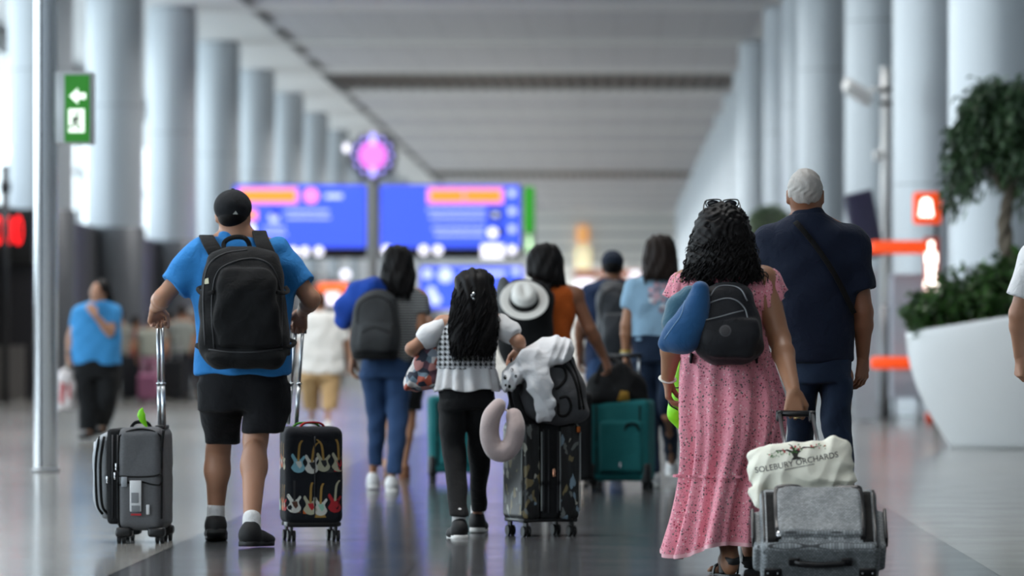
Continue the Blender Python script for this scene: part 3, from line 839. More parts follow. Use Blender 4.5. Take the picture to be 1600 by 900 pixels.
def leaves(mb, P, D, L, W, droop=.3):
    """diamond leaves folded along the middle; P points, D directions"""
    n = len(P); D = D/np.linalg.norm(D, axis=1)[:, None]; U = np.random.normal(size=(n, 3)); S = np.cross(D, U); S /= np.linalg.norm(S, axis=1)[:, None]; N = np.cross(S, D)
    L = L*np.random.uniform(.7, 1.3, n)[:, None]; W = W*np.random.uniform(.7, 1.3, n)[:, None]
    base = P; mid = P+D*L*.5+N*L*.06; tip = P+D*L-np.array([0, 0, 1])*L*droop; l = mid+S*W-N*L*.03; r = mid-S*W-N*L*.03
    V = np.stack([base, l, mid, r, tip], 1).reshape(-1, 3)
    F = [q for i in range(n) for q in ((5*i, 5*i+1, 5*i+2), (5*i, 5*i+2, 5*i+3), (5*i+1, 5*i+4, 5*i+2), (5*i+2, 5*i+4, 5*i+3))]
    mb.add(V, F)
# shrubs on the rim, each a plant of its own
rng = np.random.RandomState(3)
plants = [(1440, 482, .36, .42), (1462, 470, .36, .55), (1490, 470, .38, .6), (1518, 458, .38, .62), (1548, 462, .38, .62), (1580, 450, .4, .72), (1612, 448, .4, .8)]
names_ = ['leafy green shrub spilling over the left tip of the white planter', 'low bushy shrub second from the left tip of the planter', 'dark shrub in the planter, third from its left tip', 'tall pointed shrub in the planter between its left tip and the tree',
          'shrub in the planter just left of the tree trunk', 'shrub in the planter right at the tree trunk', 'shrub at the right picture edge above the planter']
for (px, py, w_, h_), lb in zip(plants, names_):
    X = (px-VX)/a.s-a.x; zz = 1.27+.155*X
    st = thing('planter_shrub', lb, 'shrub', (a.x+X, a.y-.15+rng.uniform(-.25, .15), zz), 0, None)
    m_ = MB(); P = []; D = []
    for k in range(26):
        th = rng.uniform(0, 2*PI); rr = w_*rng.uniform(.2, 1.0); hh = h_*rng.uniform(.5, 1.1)
        tip = np.array([rr*math.cos(th), rr*math.sin(th)*.9, hh*(1-.35*(rr/w_)**2)]); b0 = np.array([rr*.2*math.cos(th), rr*.2*math.sin(th), -.03])
        pts = spline([b0, b0*.5+tip*.5+np.array([0, 0, .05]), tip], 5); m_.add(*tube(pts, .006, 4))
        for q in range(46):
            u = rng.uniform(.15, 1); i = min(int(u*(len(pts)-1)), len(pts)-2); P.append(pts[i]+(pts[i+1]-pts[i])*rng.rand()); D.append(np.array([rng.normal(), rng.normal(), rng.normal()+.5]))
    m_.build('stems', BARK, st)
    m_ = MB(); leaves(m_, np.array(P), np.array(D), .085, .022, .1); m_.build('foliage', LEAF2, st, False)
# twisted little tree
tr = At(1578, 160)
t2 = thing('planter_tree', 'ornamental tree with twisted trunk and drooping narrow leaves in the white planter', 'tree', (tr.x, a.y+.1, 1.20))
def q(px, py, dy=0): v_ = tr(px, py, dy); return np.array([v_[0], dy, v_[2]-1.20])
m_ = MB()
for ph in (0, 2.1, 4.2):
    pts = []
    for k in range(26):
        u = k/25; c_ = q(1585-14*math.sin(u*3.0), 425-135*u)
        pts.append(c_+np.array([math.cos(ph+u*9)*.045*(1-.3*u), math.sin(ph+u*9)*.045, 0]))
    m_.add(*tube(pts, .05, 8, taper=[(0, 1.1), (.6, .75), (1, .6)]))
P = []; D = []
top = q(1573, 292)
for k in range(105):
    th = rng.uniform(0, 2*PI); ex, ez = 88/tr.s, 1.0
    u = rng.rand()
    rr = rng.uniform(.15, 1.0)**.7; end = q(1592+100*rr*math.cos(th), 142+75*(1-math.sqrt(max(0, 1-rr*rr)))+rng.uniform(-25, 85), .45*rr*math.sin(th))
    pts = spline([top+rng.normal(size=3)*.03, top*.45+end*.55+np.array([0, 0, .16]), end, end+np.array([.05*math.cos(th), .05*math.sin(th), -.34*rng.uniform(.4, 1.7)])], 6)
    m_.add(*tube(pts, .018, 5, taper=[(0, 1.3), (.3, .6), (1, .15)]))
    for g in range(150):
        i = int(rng.uniform(.32, 1)*(len(pts)-2)); p_ = pts[i]+(pts[i+1]-pts[i])*rng.rand()+rng.normal(size=3)*.05
        P.append(p_); D.append(np.array([math.cos(th)*.3+rng.normal()*.45, math.sin(th)*.3+rng.normal()*.45, -.55+rng.normal()*.5]))
m_.build('trunk', BARK, t2)
m_ = MB(); leaves(m_, np.array(P), np.array(D), .105, .016, .25); m_.build('foliage', LEAF1, t2, False)
# distant potted bush behind the white haired man
b = At(1203, 92)
t3 = thing('potted_bush', 'round leafy potted bush far back between the curly hair and the white haired man', 'potted plant', b.loc)
MB().add(*lathe([(0, 0), (.28, 0), (.40, .9), (.36, .9), (.34, .8), (0, .8)], 32)).build('pot', plain('planter white lacquer', 'e3e6e8', .3, var=.02), t3)
m_ = MB()
for k in range(5): m_.add(*tube(spline([(0, 0, .8), (rng.normal()*.08, rng.normal()*.08, 1.8), (rng.normal()*.25, rng.normal()*.25, b.Z(360))], 6), .025, 6))
m_.build('stems', BARK, t3)
n = 2600; U = rng.normal(size=(n, 3)); U /= np.linalg.norm(U, axis=1)[:, None]; P = U*rng.uniform(.4, 1, n)[:, None]*np.array([.36, .36, .30])+np.array([0, 0, b.Z(350)])
m_ = MB(); leaves(m_, P, U+rng.normal(size=(n, 3))*.5, .09, .022); m_.build('foliage', leaf_mat('olive leaves', '3a4f3a', '76886c'), t3, False)
# ================================================================== people
def skin_mat(nm, c, c2):
    m = Mt(nm); m.set(Roughness=.5); m.b.inputs['Subsurface Weight'].default_value = .08; m.b.inputs['Subsurface Radius'].default_value = (.02, .008, .004); m.b.inputs['Subsurface Scale'].default_value = .5
    m.base(m.mix(m.noise(9, 5), c, c2)); m.bump(m.noise(220, 3), .0008, .4); return m.m
SK_A = skin_mat('warm tan skin', '9c6c50', 'aa795a'); SK_B = skin_mat('light skin', 'b4866c', 'a5775e'); SK_C = skin_mat('brown skin', '80543c', '8e6047'); SK_D = skin_mat('deep tan skin', '96684c', 'a17458')
def hair_mat(nm, c, c2):
    m = Mt(nm); m.set(Roughness=.55); m.b.inputs['Specular IOR Level'].default_value = .18
    m.base(m.mix(m.noise(25, 4, m.map((1, 1, .25))), c, c2)); m.bump(m.noise(160, 3, m.map((1, 1, .12))), .003, .6); return m.m
HAIR_K = hair_mat('black hair', '080708', '100d0e'); HAIR_B = hair_mat('dark brown hair', '1a1412', '2b201b'); HAIR_G = hair_mat('short grey hair', '85817d', 'd0ccc8'); HAIR_BR = hair_mat('brown hair', '4a2f22', '654233')
DENIM = cloth('blue denim', '2b4468', weave=1200, var=.22); DENIM_D = cloth('dark denim', '1b2a40', weave=1200, var=.2); BLKPANT = cloth('black trousers', '101113', var=.2)
SHOEW = plain('white trainer', 'd8d8d8', .5); SHOEK = plain('black trainer knit', '111113', .7, bump=(300, .001)); SOLEK = plain('black sole', '0c0c0d', .6); SOLEW = plain('white sole', 'e4e3e0', .5); SOCK = cloth('white sock', 'e4e4e4', wr=60)

def nrm(v): v = np.asarray(v, float); return v/(np.linalg.norm(v)+1e-12)
def hand(S, w, d, n, side=1, curl=.5, sc=1.0, spread=.021, thumb=.6, per=None):
    """w wrist, d wrist->knuckles, n back-of-hand normal, side: thumb towards side*cross(d, n)"""
    d = nrm(d); n = np.asarray(n, float); n = nrm(n-d*(n@d)); l = np.cross(d, n)*side
    L = [.074, .082, .076, .058]; R0 = [.0092, .0095, .009, .0078]
    for i in range(4):
        off = (1.5-i)*spread; kn = w+d*(.088-.004*abs(i-1.2))*sc+l*off*sc
        S.cap(w+l*off*.45*sc+d*.01*sc, kn, .0165*sc, .0125*sc, .012)
        c = curl if per is None else per[i]
        p = kn; ang = 0; r = R0[i]*sc
        for j, fr in enumerate((.45, .31, .24)):
            ang += c*(1.35 if j == 1 else (1.0 if j == 0 else .8))
            dir_ = d*math.cos(ang)-n*math.sin(ang)
            q = p+dir_*L[i]*fr*sc; S.cap(p, q, r*1.04 if j == 0 else r, r*.93, .0035); p = q; r *= .93
    b = w+d*.022*sc+l*.026*sc-n*.006*sc
    k1 = b+nrm(d*.75+l*.62-n*.25)*.045*sc; k2 = k1+nrm(d*(1-thumb*.4)+l*(.35-thumb*.6)-n*(.2+thumb*.5))*.034*sc; k3 = k2+nrm(d*(.9-thumb*.5)+l*(.1-thumb*.7)-n*(.3+thumb*.6))*.027*sc
    S.cap(b-d*.008, k1, .0175*sc, .0135*sc, .012); S.cap(k1, k2, .0125*sc, .0108*sc, .004); S.cap(k2, k3, .0108*sc, .009*sc, .003)
def head(S, c, yaw=0.0, pitch=0.0, sz=1.0, bald=False):
    """c skull centre; faces +Y when yaw = 0"""
    M = R(yaw, 'Z') @ R(pitch, 'X'); A = np.array(M.to_3x3())
    P = lambda x, y, z: c+A @ np.array([x, y, z])*sz
    S.ell(P(0, -.004, .012), np.array([.077, .096, .100])*sz, .02, M)
    S.ell(P(0, .026, -.052), np.array([.060, .066, .066])*sz, .03, M)
    S.cap(P(-.02, .062, -.098), P(.02, .062, -.098), .022*sz, .022*sz, .03)
    S.cap(P(0, .092, .002), P(0, .108, -.034), .008*sz, .014*sz, .012)
    for s_ in (-1, 1):
        S.ell(P(s_*.016, .098, -.037), np.array([.009, .010, .008])*sz, .006, M)
        S.ell(P(s_*.046, .064, -.028), np.array([.022, .022, .020])*sz, .02, M)
        S.ell(P(s_*.033, .093, -.001), np.array([.017, .010, .011])*sz, .008, M, op='s')
        S.ell(P(s_*.033, .081, -.001), np.array([.0125, .0125, .012])*sz, .002, M)
        S.cap(P(s_*.016, .090, .019), P(s_*.048, .080, .020), .008*sz, .007*sz, .01)
        S.ell(P(s_*.078, -.006, -.014), np.array([.012, .022, .034])*sz, .006, M @ R(s_*-.25, 'Z') @ R(-.15, 'X'))
        S.ell(P(s_*.086, -.002, -.012), np.array([.005, .012, .020])*sz, .003, M @ R(s_*-.25, 'Z'), op='s')
    S.ell(P(0, .094, -.061), np.array([.025, .009, .006])*sz, .004, M); S.ell(P(0, .092, -.071), np.array([.021, .009, .007])*sz, .004, M)
    return P
def shoe(ank, yaw, pitch, fl, up, sole, parent, nm='shoe', collar=True, wide=1.0, label=None):
    """trainer around the ankle joint (ankle sits .085 above the sole); pitch>0 lifts the heel"""
    S = SDF()
    S.ell((0, -.028, -.032), (.040*wide, .046, .052), .02); S.cap((0, 0, -.040), (0, fl*.42, -.052), .044*wide, .036*wide, .03)
    S.ell((.0, fl*.60, -.056), (.049*wide, .075, .034), .03); S.cap((0, -.02, -.02), (0, -.006, -.002), .037*wide, .038*wide, .015)
    S.ell((0, .0, .035), (.026, .03, .03), .005, op='s')
    for k_ in range(4): S.cap((-.02, .07+.022*k_, -.018-.008*k_), (.02, .07+.022*k_, -.018-.008*k_), .004, k=.003)
    S.box((0, .05, -.125), (.3, .5, .09), .001, op='s')
    M = Matrix.Translation(Vector(ank)) @ R(yaw, 'Z') @ R(-pitch, 'X')
    A = np.array(M)
    v, f = S.run(.0045); v = relax(v, f, 1) @ A[:3, :3].T+A[:3, 3]
    o = link(nm, npmesh(nm, v, f), up, parent, True, label)
    out = [(.030, -.066), (.040, -.045), (.041, 0), (.037, fl*.28), (.046, fl*.52), (.046, fl*.66), (.035, fl*.82), (.012, fl*.90)]
    poly = [(x*wide, y) for x, y in out]+[(-x*wide*.92, y) for x, y in out[::-1]]; poly = [tuple(p) for p in spline(poly+[poly[0]], 4)[:-1, :2]] if False else poly
    n = len(poly); V = [(x*s_, y*(1 if s_ < 1.02 else 1.01), z) for s_, z in ((.97, -.062), (1.05, -.066), (1.05, -.082), (1.0, -.087)) for x, y in poly]
    F = [(j*n+i, j*n+(i+1) % n, (j+1)*n+(i+1) % n, (j+1)*n+i)[::-1] for j in range(3) for i in range(n)]+[tuple(range(n)), tuple(range(3*n, 4*n))[::-1]]
    MB().add(V, F, 0, M).build('sole', sole, o, True)
    return o
def limb_cut(a, b, t, keep='a'):
    """cut plane across the limb a->b at fraction t"""
    a, b = np.asarray(a, float), np.asarray(b, float); p = a+(b-a)*t; n = nrm(b-a)
    return [(p, n if keep == 'a' else -n)]
class Fig:
    """a person: px tuples (x, y, dy) become joints; torso rows in pixels"""
    def __init__(self, px, s, label, cat='person'):
        self.a = At(px, s); self.t = thing('person', label, cat, self.a.loc); self.J = {}
    def P(self, q): return self.a(q[0], q[1], q[2] if len(q) > 2 else 0.0)
    def rows(self, rows, grow=0.0):
        """(py, xl, xr, yc, ry) -> local rows"""
        return self.a.rows(rows, grow)
    def joints(self, **kw):
        for k, v in kw.items(): self.J[k] = self.P(v)
        return self.J
    def body(self, torso, skin, b=1.0, yaw=0, pitch=0, hs=1.0, hands=(), legs=None, vox=.007, hv=.003, arm_r=(.046, .040, .036, .026), leg_r=(.080, .056, .052, .034), neck_r=.055, shrink=.022):
        J = self.J; S = SDF(); H = J['head']
        self.Ph = head(S, H, yaw, pitch, hs)
        S.cap(J['neck'], H+np.array([0, -.006, -.03]), neck_r*1.08, neck_r*.95, .03)
        rr = self.rows(torso); S.prof([(z, xl+shrink, xr-shrink, yc, ry-shrink) for z, xl, xr, yc, ry in rr], .03, 2.3, .05)
        for s_ in 'lr':
            sh, el, wr = J['sh'+s_], J['el'+s_], J['wr'+s_]
            S.cap(J['neck'], sh, neck_r*.8, arm_r[0]*1.05*b, .04)
            S.cap(sh, el, arm_r[0]*1.08*b, arm_r[1]*b, .02); S.ell(sh, .056*b, .03)
            m_ = el+(wr-el)*.28; S.cap(el, m_, arm_r[1]*b, arm_r[2]*1.12*b, .02); S.cap(m_, wr, arm_r[2]*1.12*b, arm_r[3]*b, .02)
        if legs is None:
            for s_ in 'lr':
                hp, kn, an = J['hp'+s_], J['kn'+s_], J['an'+s_]
                S.cap(hp, kn, leg_r[0]*b, leg_r[1]*b, .03)
                cf = kn+(an-kn)*.30+np.array([0, -.012, 0]); S.cap(kn, cf, leg_r[1]*.92*b, leg_r[2]*1.1*b, .02); S.cap(cf, an, leg_r[2]*1.05*b, leg_r[3]*b, .02)
                cs = (leg_r[2]/.052)**2; S.ell(kn+(an-kn)*.26+np.array([0, -.024*cs, 0]), np.array([.052, .05, .10])*b*cs, .03)
                S.ell(an+np.array([0, -.015, -.02]), .035, .02)
                if 'to'+s_ in J:
                    to = J['to'+s_]; dd = nrm(to-an); S.cap(an+np.array([0, -.02, -.045]), an+np.array([0, -.02, -.045])*.5+to*.5, .030, .030, .02); S.cap(an, to, .032, .020, .02, sq=None)
                    lat = nrm(np.cross(dd, (0, 0, 1)))
                    for q in range(5): S.cap(to+lat*(q-2)*.017-dd*.02, to+lat*(q-2)*.018+dd*(.028-.003*abs(q-1)), .011, .009, .004)
        Ls = [(S, vox)]
        for s_, dd, nn, kw in hands:
            wr, el = J['wr'+s_], J['el'+s_]; Hs = SDF(); Hs.cap(wr-(wr-el)*.16, wr, arm_r[3]*1.10*b, arm_r[3]*b*.95, .012); hand(Hs, wr, dd, nn, **kw); Ls.append((Hs, hv))
        return solid('body', Ls, None, skin, self.t, 1)
    def garment(self, nm, rows, mat, caps=(), vox=.008, fold=(.006, 16, 12, 0.0), n=2.3, rnd_=.02, k=.03, grow=0, cuts=None, parent=None, label=None, extra=None):
        S = SDF()
        for q in (rows if rows and isinstance(rows[0], list) else [rows]):
            if q: S.prof(self.rows(q, grow), k, n, rnd_, cut=cuts)
        for c_ in caps: S.cap(*c_[:4], k=c_[4] if len(c_) > 4 else .03, cut=c_[5] if len(c_) > 5 else None)
        if extra: extra(S)
        if fold: S.disp(folds(*fold))
        return solid(nm, S, vox, mat, parent or self.t, 1, label)
def strands(mb, roots, tips, n=10, r=.003, wave=.01, curls=0, mid=None, seed=1, flat=1.0, bulge=None):
    """hair locks from roots to tips as thin tubes"""
    g = np.random.RandomState(seed)
    for i, (a, b) in enumerate(zip(roots, tips)):
        m = (a+b)/2+(mid[i] if mid is not None else 0); t = np.linspace(0, 1, n)[:, None]
        p = (1-t)**2*a+2*t*(1-t)*m+t*t*b
        L = np.linalg.norm(b-a); ph = g.uniform(0, 6.3); fq = (curls if curls else 2)*L*2*PI*g.uniform(.8, 1.2)
        e1 = nrm(np.cross(b-a, g.normal(size=3))); e2 = nrm(np.cross(b-a, e1)); w_ = wave*g.uniform(.5, 1.4)
        p = p+(np.cos(fq*t+ph)*e1+np.sin(fq*t+ph)*e2)*w_*np.minimum(1, t*4)
        mb.add(*tube(p, r, 4, flat, cap=False, taper=[(0, 1), (.7, .9), (1, .3)]))
def belt(mb, pts, w, th, up, n=6): mb.add(*strip(spline(pts, n), w, th, up))
# ================================================================== shared: luggage
def wheel(parent, x, y, r=.026, top=.075, two=True):
    m_ = MB()
    for dx in ((-.012, .012) if two else (0,)):
        v, f = cyl((x+dx-.008, y, r), r, .016, 20, axis='X'); m_.add(v, f)
    m_.add(*rbox((.014, .05, top-r), .006, 2, (x, y+.004, (top+r)/2))); m_.add(*rbox((.05, .05, .02), .006, 2, (x, y, top)))
    return m_.build('wheel', RUBBER, parent).data.set_sharp_from_angle(angle=.7)
def poles(parent, pts, r=.008, nm='handle_pole', mat=None):
    for a_, b_ in pts:
        a_, b_ = np.array(a_, float), np.array(b_, float); m = a_+(b_-a_)*.42
        MB().add(*tube([a_, m], r*1.25, 12)).add(*tube([m, m+(b_-a_)*.02], r*1.6, 12)).add(*tube([m, b_], r, 12)).build(nm, mat or STEEL, parent)
def arc(p0, p1, up, n=12):
    p0, p1, up = map(lambda q: np.asarray(q, float), (p0, p1, up)); t = np.linspace(0, 1, n)[:, None]
    return p0*(1-t)+p1*t+up*(1-(2*t-1)**4)
GBODY = [(-.45,-.92),(0,-1.05),(.48,-.92),(.72,-.52),(.5,-.05),(.5,.22),(.74,.58),(.58,.78),(.26,.42),(0,.34),(-.24,.5),(-.58,1.0),(-.76,.74),(-.5,.22),(-.52,-.08),(-.76,-.5)]
def guitar(mb, bvh, cx, cz, sc, bend, cb, cn, cg, nl=2.2, frame=None, flip=1):
    decal(mb, bvh, [[(cx+flip*x*sc, cz+y*sc) for x, y in spline(GBODY+[GBODY[0]], 3)[:-1]]], cb, .0012, .03, frame)
    decal(mb, bvh, [[(cx+flip*x*sc, cz+y*sc) for x, y in [(-.3,.15),(.3,.2),(.4,-.3),(.15,-.6),(-.1,-.3)]]], cg, .0022, .03, frame)
    P = spline([(cx, cz+.2*sc), (cx+bend*.3*sc, cz+(1+nl*.45)*sc), (cx+bend*sc, cz+(.6+nl)*sc)], 5); w = .12*sc
    for i in range(len(P)-1):
        (a, b), (c, d) = P[i], P[i+1]; decal(mb, bvh, [[(a-w, b), (a+w, b), (c+w, d), (c-w, d)]], cn, .0018, .05, frame)
INK = [plain('print '+n, c, .6) for n, c in (('white', 'd8d8d0'), ('sky', '7fb6c6'), ('cream', 'b9b79c'), ('tan neck', 'a8843f'), ('red', 'b4202a'), ('mint', '9fd0b8'), ('brown', '5c3a2c'), ('dark', '26282a'), ('green', '3f7a2a'), ('orange', 'd0662a'))]

# ------------------------------------------------------------------ man in blue between two suitcases
F = Fig(372, 312, 'man in bright blue t-shirt, black shorts and black cap pushing two suitcases')
F.joints(head=(364, 333), neck=(370, 368), shl=(315, 394), shr=(433, 394), ell=(254, 466, -.04), elr=(486, 468, -.02), wrl=(243, 480, .17), wrr=(472, 488, .17),
         hpl=(350, 590), hpr=(410, 590), knl=(341, 702, .34), knr=(399, 688, -.02), anl=(337, 811, .42), anr=(393, 826, -.30))
TR = [(370, 338, 398, 0, .07), (381, 304, 440, 0, .10), (402, 296, 450, 0, .125), (450, 300, 454, 0, .135), (500, 305, 454, 0, .145), (550, 306, 454, 0, .155), (590, 308, 454, 0, .155)]
F.body(TR, SK_B, 1.12, yaw=.05, hs=1.02, neck_r=.066, vox=.0065, hands=[('l', (-.05, .5, -.62), (-.45, .6, .6), dict(side=1, curl=.95)), ('r', (-.15, .45, -.68), (.45, .6, .6), dict(side=-1, curl=.95))])
BLUT = cloth('bright blue jersey', '2f7fc4', wr=20); BL2 = cloth('black shorts fabric', '121317', var=.15)
J = F.J
def ex(S):
    for s_, fr in (('l', .62), ('r', .60)):
        a_, b_ = J['sh'+s_], J['el'+s_]; out = a_+(b_-a_)*1.0; S.cap(a_+np.array([0, 0, -.008]), out, .083, .078, .03, limb_cut(a_, b_, fr+.12))
F.garment('t_shirt', [(TR[0][0]-2,)+TR[0][1:]]+TR[1:-1]+[(586, 307, 455, 0, .16)], BLUT, extra=ex, fold=(.007, 14, 16, .4), vox=.0065, grow=.004)
F.garment('collar', [(358, 345, 393, .0, .068), (368, 338, 397, 0, .074), (377, 333, 402, 0, .078)], BLUT, fold=None, vox=.005)
F.garment('shorts', [[(570, 309, 452, 0, .145), (600, 309, 452, 0, .152), (642, 310, 450, .03, .15)], [(600, 309, 384, .03, .135), (650, 314, 379, .15, .13), (693, 321, 375, .28, .115)], [(600, 374, 452, 0, .135), (645, 378, 449, 0, .13), (677, 377, 443, -.0, .115)]], BL2, fold=(.006, 15, 14, 1.3), vox=.0065, rnd_=.012)
for s_, p_, yw in (('l', .22, .08), ('r', .02, -.42)):
    an = J['an'+s_]; S = SDF().cap(an+np.array([0, 0, -.03]), an+nrm(J['kn'+s_]-an)*.06+np.array([0, -.010, 0]), .047, .046, .01); solid('sock', S, .005, SOCK, F.t)
    shoe(an, yw, p_, .19, SHOEK, SOLEK, F.t, wide=1.24)
c = J['head']
CAPM = cloth('black cap twill', '1a1c20', weave=1500)
S = SDF().ell(c+np.array([0, -.008, .030]), (.095, .108, .088), .01, cut=[(c+np.array([0, 0, -.012]), (0, .34, -1))])
S.disp(lambda D, X, Y, Z: D-.0012*np.abs(np.sin(3*np.arctan2(Y-c[1], X-c[0]))) )
cp = solid('cap', S, .005, CAPM, F.t)
S = SDF().ell(c+np.array([.0, .12, .012]), (.075, .085, .012), .01); solid('cap_brim', S, .005, CAPM, cp)
MB().add(*cyl(c+np.array([0, -.008, .115]), .009, .008, 12)).build('cap_button', CAPM, cp)
m_ = MB(); B = bvh_of(cp); x_, z_ = F.a.X(370.5), F.a.Z(334)
decal(m_, B, [[(x_-.013, z_-.006), (x_+.013, z_-.006), (x_+.002, z_+.011)]], 0, .001); m_.build('cap_logo', INK[0], cp, False)
S = SDF().ell(c+np.array([0, -.008, .002]), (.080, .099, .098), .01, cut=[(c+np.array([0, 0, .03]), (0, 0, 1)), (c+np.array([0, 0, -.062]), (0, .35, -1)), (c+np.array([0, .03, 0]), (0, 1, .2))]); solid('hair', S, .005, HAIR_K, F.t)

# his backpack
a = F.a.shift(381, 578, -.25)
t = thing('backpack', 'large black travel backpack worn by the man in the blue t-shirt', 'backpack', a.loc)
PK = cloth('black ripstop', '0f1012', weave=700, var=.18); PK2 = cloth('darker black webbing', '0d0d0e'); CORD = plain('dark zip tape', '2b2c2f', .6)
S = SDF(); S.prof(a.rows([(386, 350, 414, -.23, .08), (393, 334, 426, -.24, .10), (412, 322, 438, -.26, .125), (455, 315, 444, -.27, .135), (505, 312, 449, -.28, .14), (552, 314, 451, -.28, .14), (574, 330, 440, -.27, .115)]), .02, 3.4, .035)
S.prof(a.rows([(418, 345, 424, -.39, .03), (440, 339, 431, -.40, .05), (500, 337, 436, -.41, .055), (543, 340, 438, -.41, .05)]), .012, 3.5, .02)
S.prof(a.rows([(545, 322, 446, -.35, .10), (560, 322, 446, -.36, .11), (576, 336, 436, -.34, .09)]), .015, 3, .03)
S.disp(folds(.004, 20, 18, .7)); pk = solid('pack_body', S, .006, PK, t)
B = bvh_of(pk)
def line_on(mb, pts, r, off=.002, fl=.6, nseg=6):
    P = []
    for x_, z_ in spline(pts, nseg)[:, :2] if len(pts) > 2 else pts:
        h = B.ray_cast(Vector((x_, -1.5, z_)), Vector((0, 1, 0)))
        if h[0] is not None: P.append(np.array(h[0])-np.array([0, off, 0]))
    if len(P) > 2: mb.add(*tube(P, r, 6, fl, (0, 1, 0)))
pp = lambda q: (a.X(q[0], -.4), a.Z(q[1], -.4))
m_ = MB(); line_on(m_, [pp(q) for q in ((335, 545), (331, 470), (340, 425), (368, 408), (400, 404), (425, 418), (438, 460), (441, 540))], .004); m_.build('zip', CORD, t)
m_ = MB(); line_on(m_, [pp(q) for q in ((321, 540), (317, 460), (325, 415), (350, 396), (385, 390))], .005); m_.build('zip', CORD, t)
m_ = MB(); line_on(m_, [pp(q) for q in ((326, 546), (360, 550), (400, 550), (442, 545))], .004); m_.build('zip', CORD, t)
m_ = MB(); decal(m_, B, [[pp(q) for q in ((354, 437), (421, 437), (421, 452), (354, 452))]], 0, .002); m_.build('velcro_patch', PK2, t, False)
m_ = MB(); decal(m_, B, [[pp(q) for q in ((318, 436), (325, 434), (326, 443), (319, 444))]], 0, .004); m_.build('logo_patch', INK[2], t, False)
for pts in ([(352, 398, -.27), (350, 380, -.24), (364, 371, -.24), (382, 372, -.24), (390, 384, -.24), (388, 398, -.27)],): MB().add(*strip(spline([a(*q) for q in pts], 6), .024, .008, (0, -1, .2))).build('grab_handle', PK2, t)
for sg, pts in ((-1, [(340, 400, -.20), (328, 380, -.15), (322, 369, -.03), (322, 380, .12), (324, 430, .165), (318, 500, .15), (312, 545, .03), (318, 552, -.16)]), (1, [(420, 400, -.20), (410, 378, -.15), (405, 362, -.03), (410, 376, .12), (424, 430, .165), (440, 500, .15), (452, 545, .03), (446, 552, -.16)])):
    P = spline([a(*q) for q in pts], 7); U = np.array([np.interp(np.linspace(0, 7, len(P)), range(8), [u[k] for u in ((0, -.8, .5), (0, -.5, .9), (0, 0, 1), (0, .7, .7), (0, 1, 0), (sg*.5, 1, 0), (sg, .2, 0), (sg*.8, -.6, 0))]) for k in range(3)]).T
    w_ = np.interp(np.linspace(0, 1, len(P)), [0, .1, .5, .65, 1], [.075, .075, .065, .03, .03]); MB().add(*strip(P, w_, .014, U)).build('shoulder_strap', PK, t)
for pts in ([(316, 448, -.22), (309, 452, -.3), (318, 460, -.36), (334, 456, -.41)], [(314, 538, -.2), (307, 540, -.3), (318, 545, -.37), (336, 540, -.42)], [(446, 448, -.22), (450, 455, -.3), (442, 458, -.37), (432, 456, -.42)], [(450, 530, -.2), (461, 535, -.3), (452, 542, -.35), (440, 540, -.40)]):
    MB().add(*strip(spline([a(*q) for q in pts], 5), .02, .006, (0, -1, .1))).build('compression_strap', PK2, t)
v, f = lathe([(.012, -.002), (.015, 0), (.012, .002), (.009, 0), (.012, -.002)], 18); MB().add(v[:, [0, 2, 1]]+a(321, 374, -.06), f).build('key_ring', STEEL, t)

# ------------------------------------------------------------------ grey suitcase with strapped front case, left of him
GREYT = Mt('grey ballistic weave'); GREYT.set(Roughness=.6)
w1 = GREYT.node('ShaderNodeTexBrick', Scale=60.0); GREYT.L.new(GREYT.map((1, 1, 1), (PI/2, 0, 0)), w1.inputs['Vector'])
w1.inputs['Color1'].default_value = lin('58595c'); w1.inputs['Color2'].default_value = lin('626366'); w1.inputs['Mortar'].default_value = lin('4b4c4f'); w1.inputs['Mortar Size'].default_value = .03
GREYT.base(w1.outputs['Color']); GREYT.bump(GREYT.noise(8, 3), .01, .3); GREYT = GREYT.m
SILV = cloth('silver grey fabric', '9aa0a6', rough=.55)
a = At(226, 307)
t = thing('suitcase', 'grey upright suitcase with bulging black and silver front case, left of the man in blue', 'suitcase', a.loc, math.radians(-2))
X0, X1, Z0, Z1 = a.X(190), a.X(263), a.Z(833), a.Z(667)
W = X1-X0; xc = (X0+X1)/2; D_ = .40
S = SDF(); S.box((xc, 0, (Z0+Z1)/2+.01), (W, D_, Z1-Z0-.02), .045, .01); S.disp(folds(.0015, 14, 10, .2))
bd = solid('case_body', S, .007, GREYT, t)
B = bvh_of(bd)
m_ = MB()
for y_ in (-D_/2+.012, D_/2-.012): m_.add(*tube(spline([(X0+.035, y_-.004, Z0+.03), (X0+.012, y_, Z0+.08), (X0+.010, y_, Z1-.10), (X0+.03, y_, Z1-.035), (xc, y_, Z1-.008), (X1-.03, y_, Z1-.03), (X1-.008, y_, Z1-.10), (X1-.008, y_, Z0+.08)], 6), .0055, 6))
m_.build('piping', PK2, t)
for sx, x_ in ((1, X0), (-1, X1)):
    for sy in (-1, 1):
        MB().add(*rbox((.085, .09, .05), .016, 3, (x_+sx*.036, sy*(D_/2-.038), Z0+.012))).build('corner_guard', BLKPLASTIC, t)
        wheel(t, x_+sx*.022, sy*(D_/2-.045), .028, Z0)
for sg, (pa, pb) in ((1, ((249, 668, .08), (246, 508, .08))), (2, ((257, 668, -.06), (254, 508, -.06)))): poles(t, [(a(*pa), a(*pb))], .009)
MB().add(*rbox((.045, .20, .028), .012, 3, (a.X(250), .01, a.Z(505)))).build('grip', BLKPLASTIC, t)
MB().add(*rbox((.05, .18, .02), .006, 2, (a.X(253), .01, Z1))).build('pole_housing', BLKPLASTIC, t)
MB().add(*tube(arc((xc-.07, 0, Z1-.005), (xc+.03, 0, Z1-.005), (0, 0, .03)), .009, 8)).build('top_handle', PK2, t)
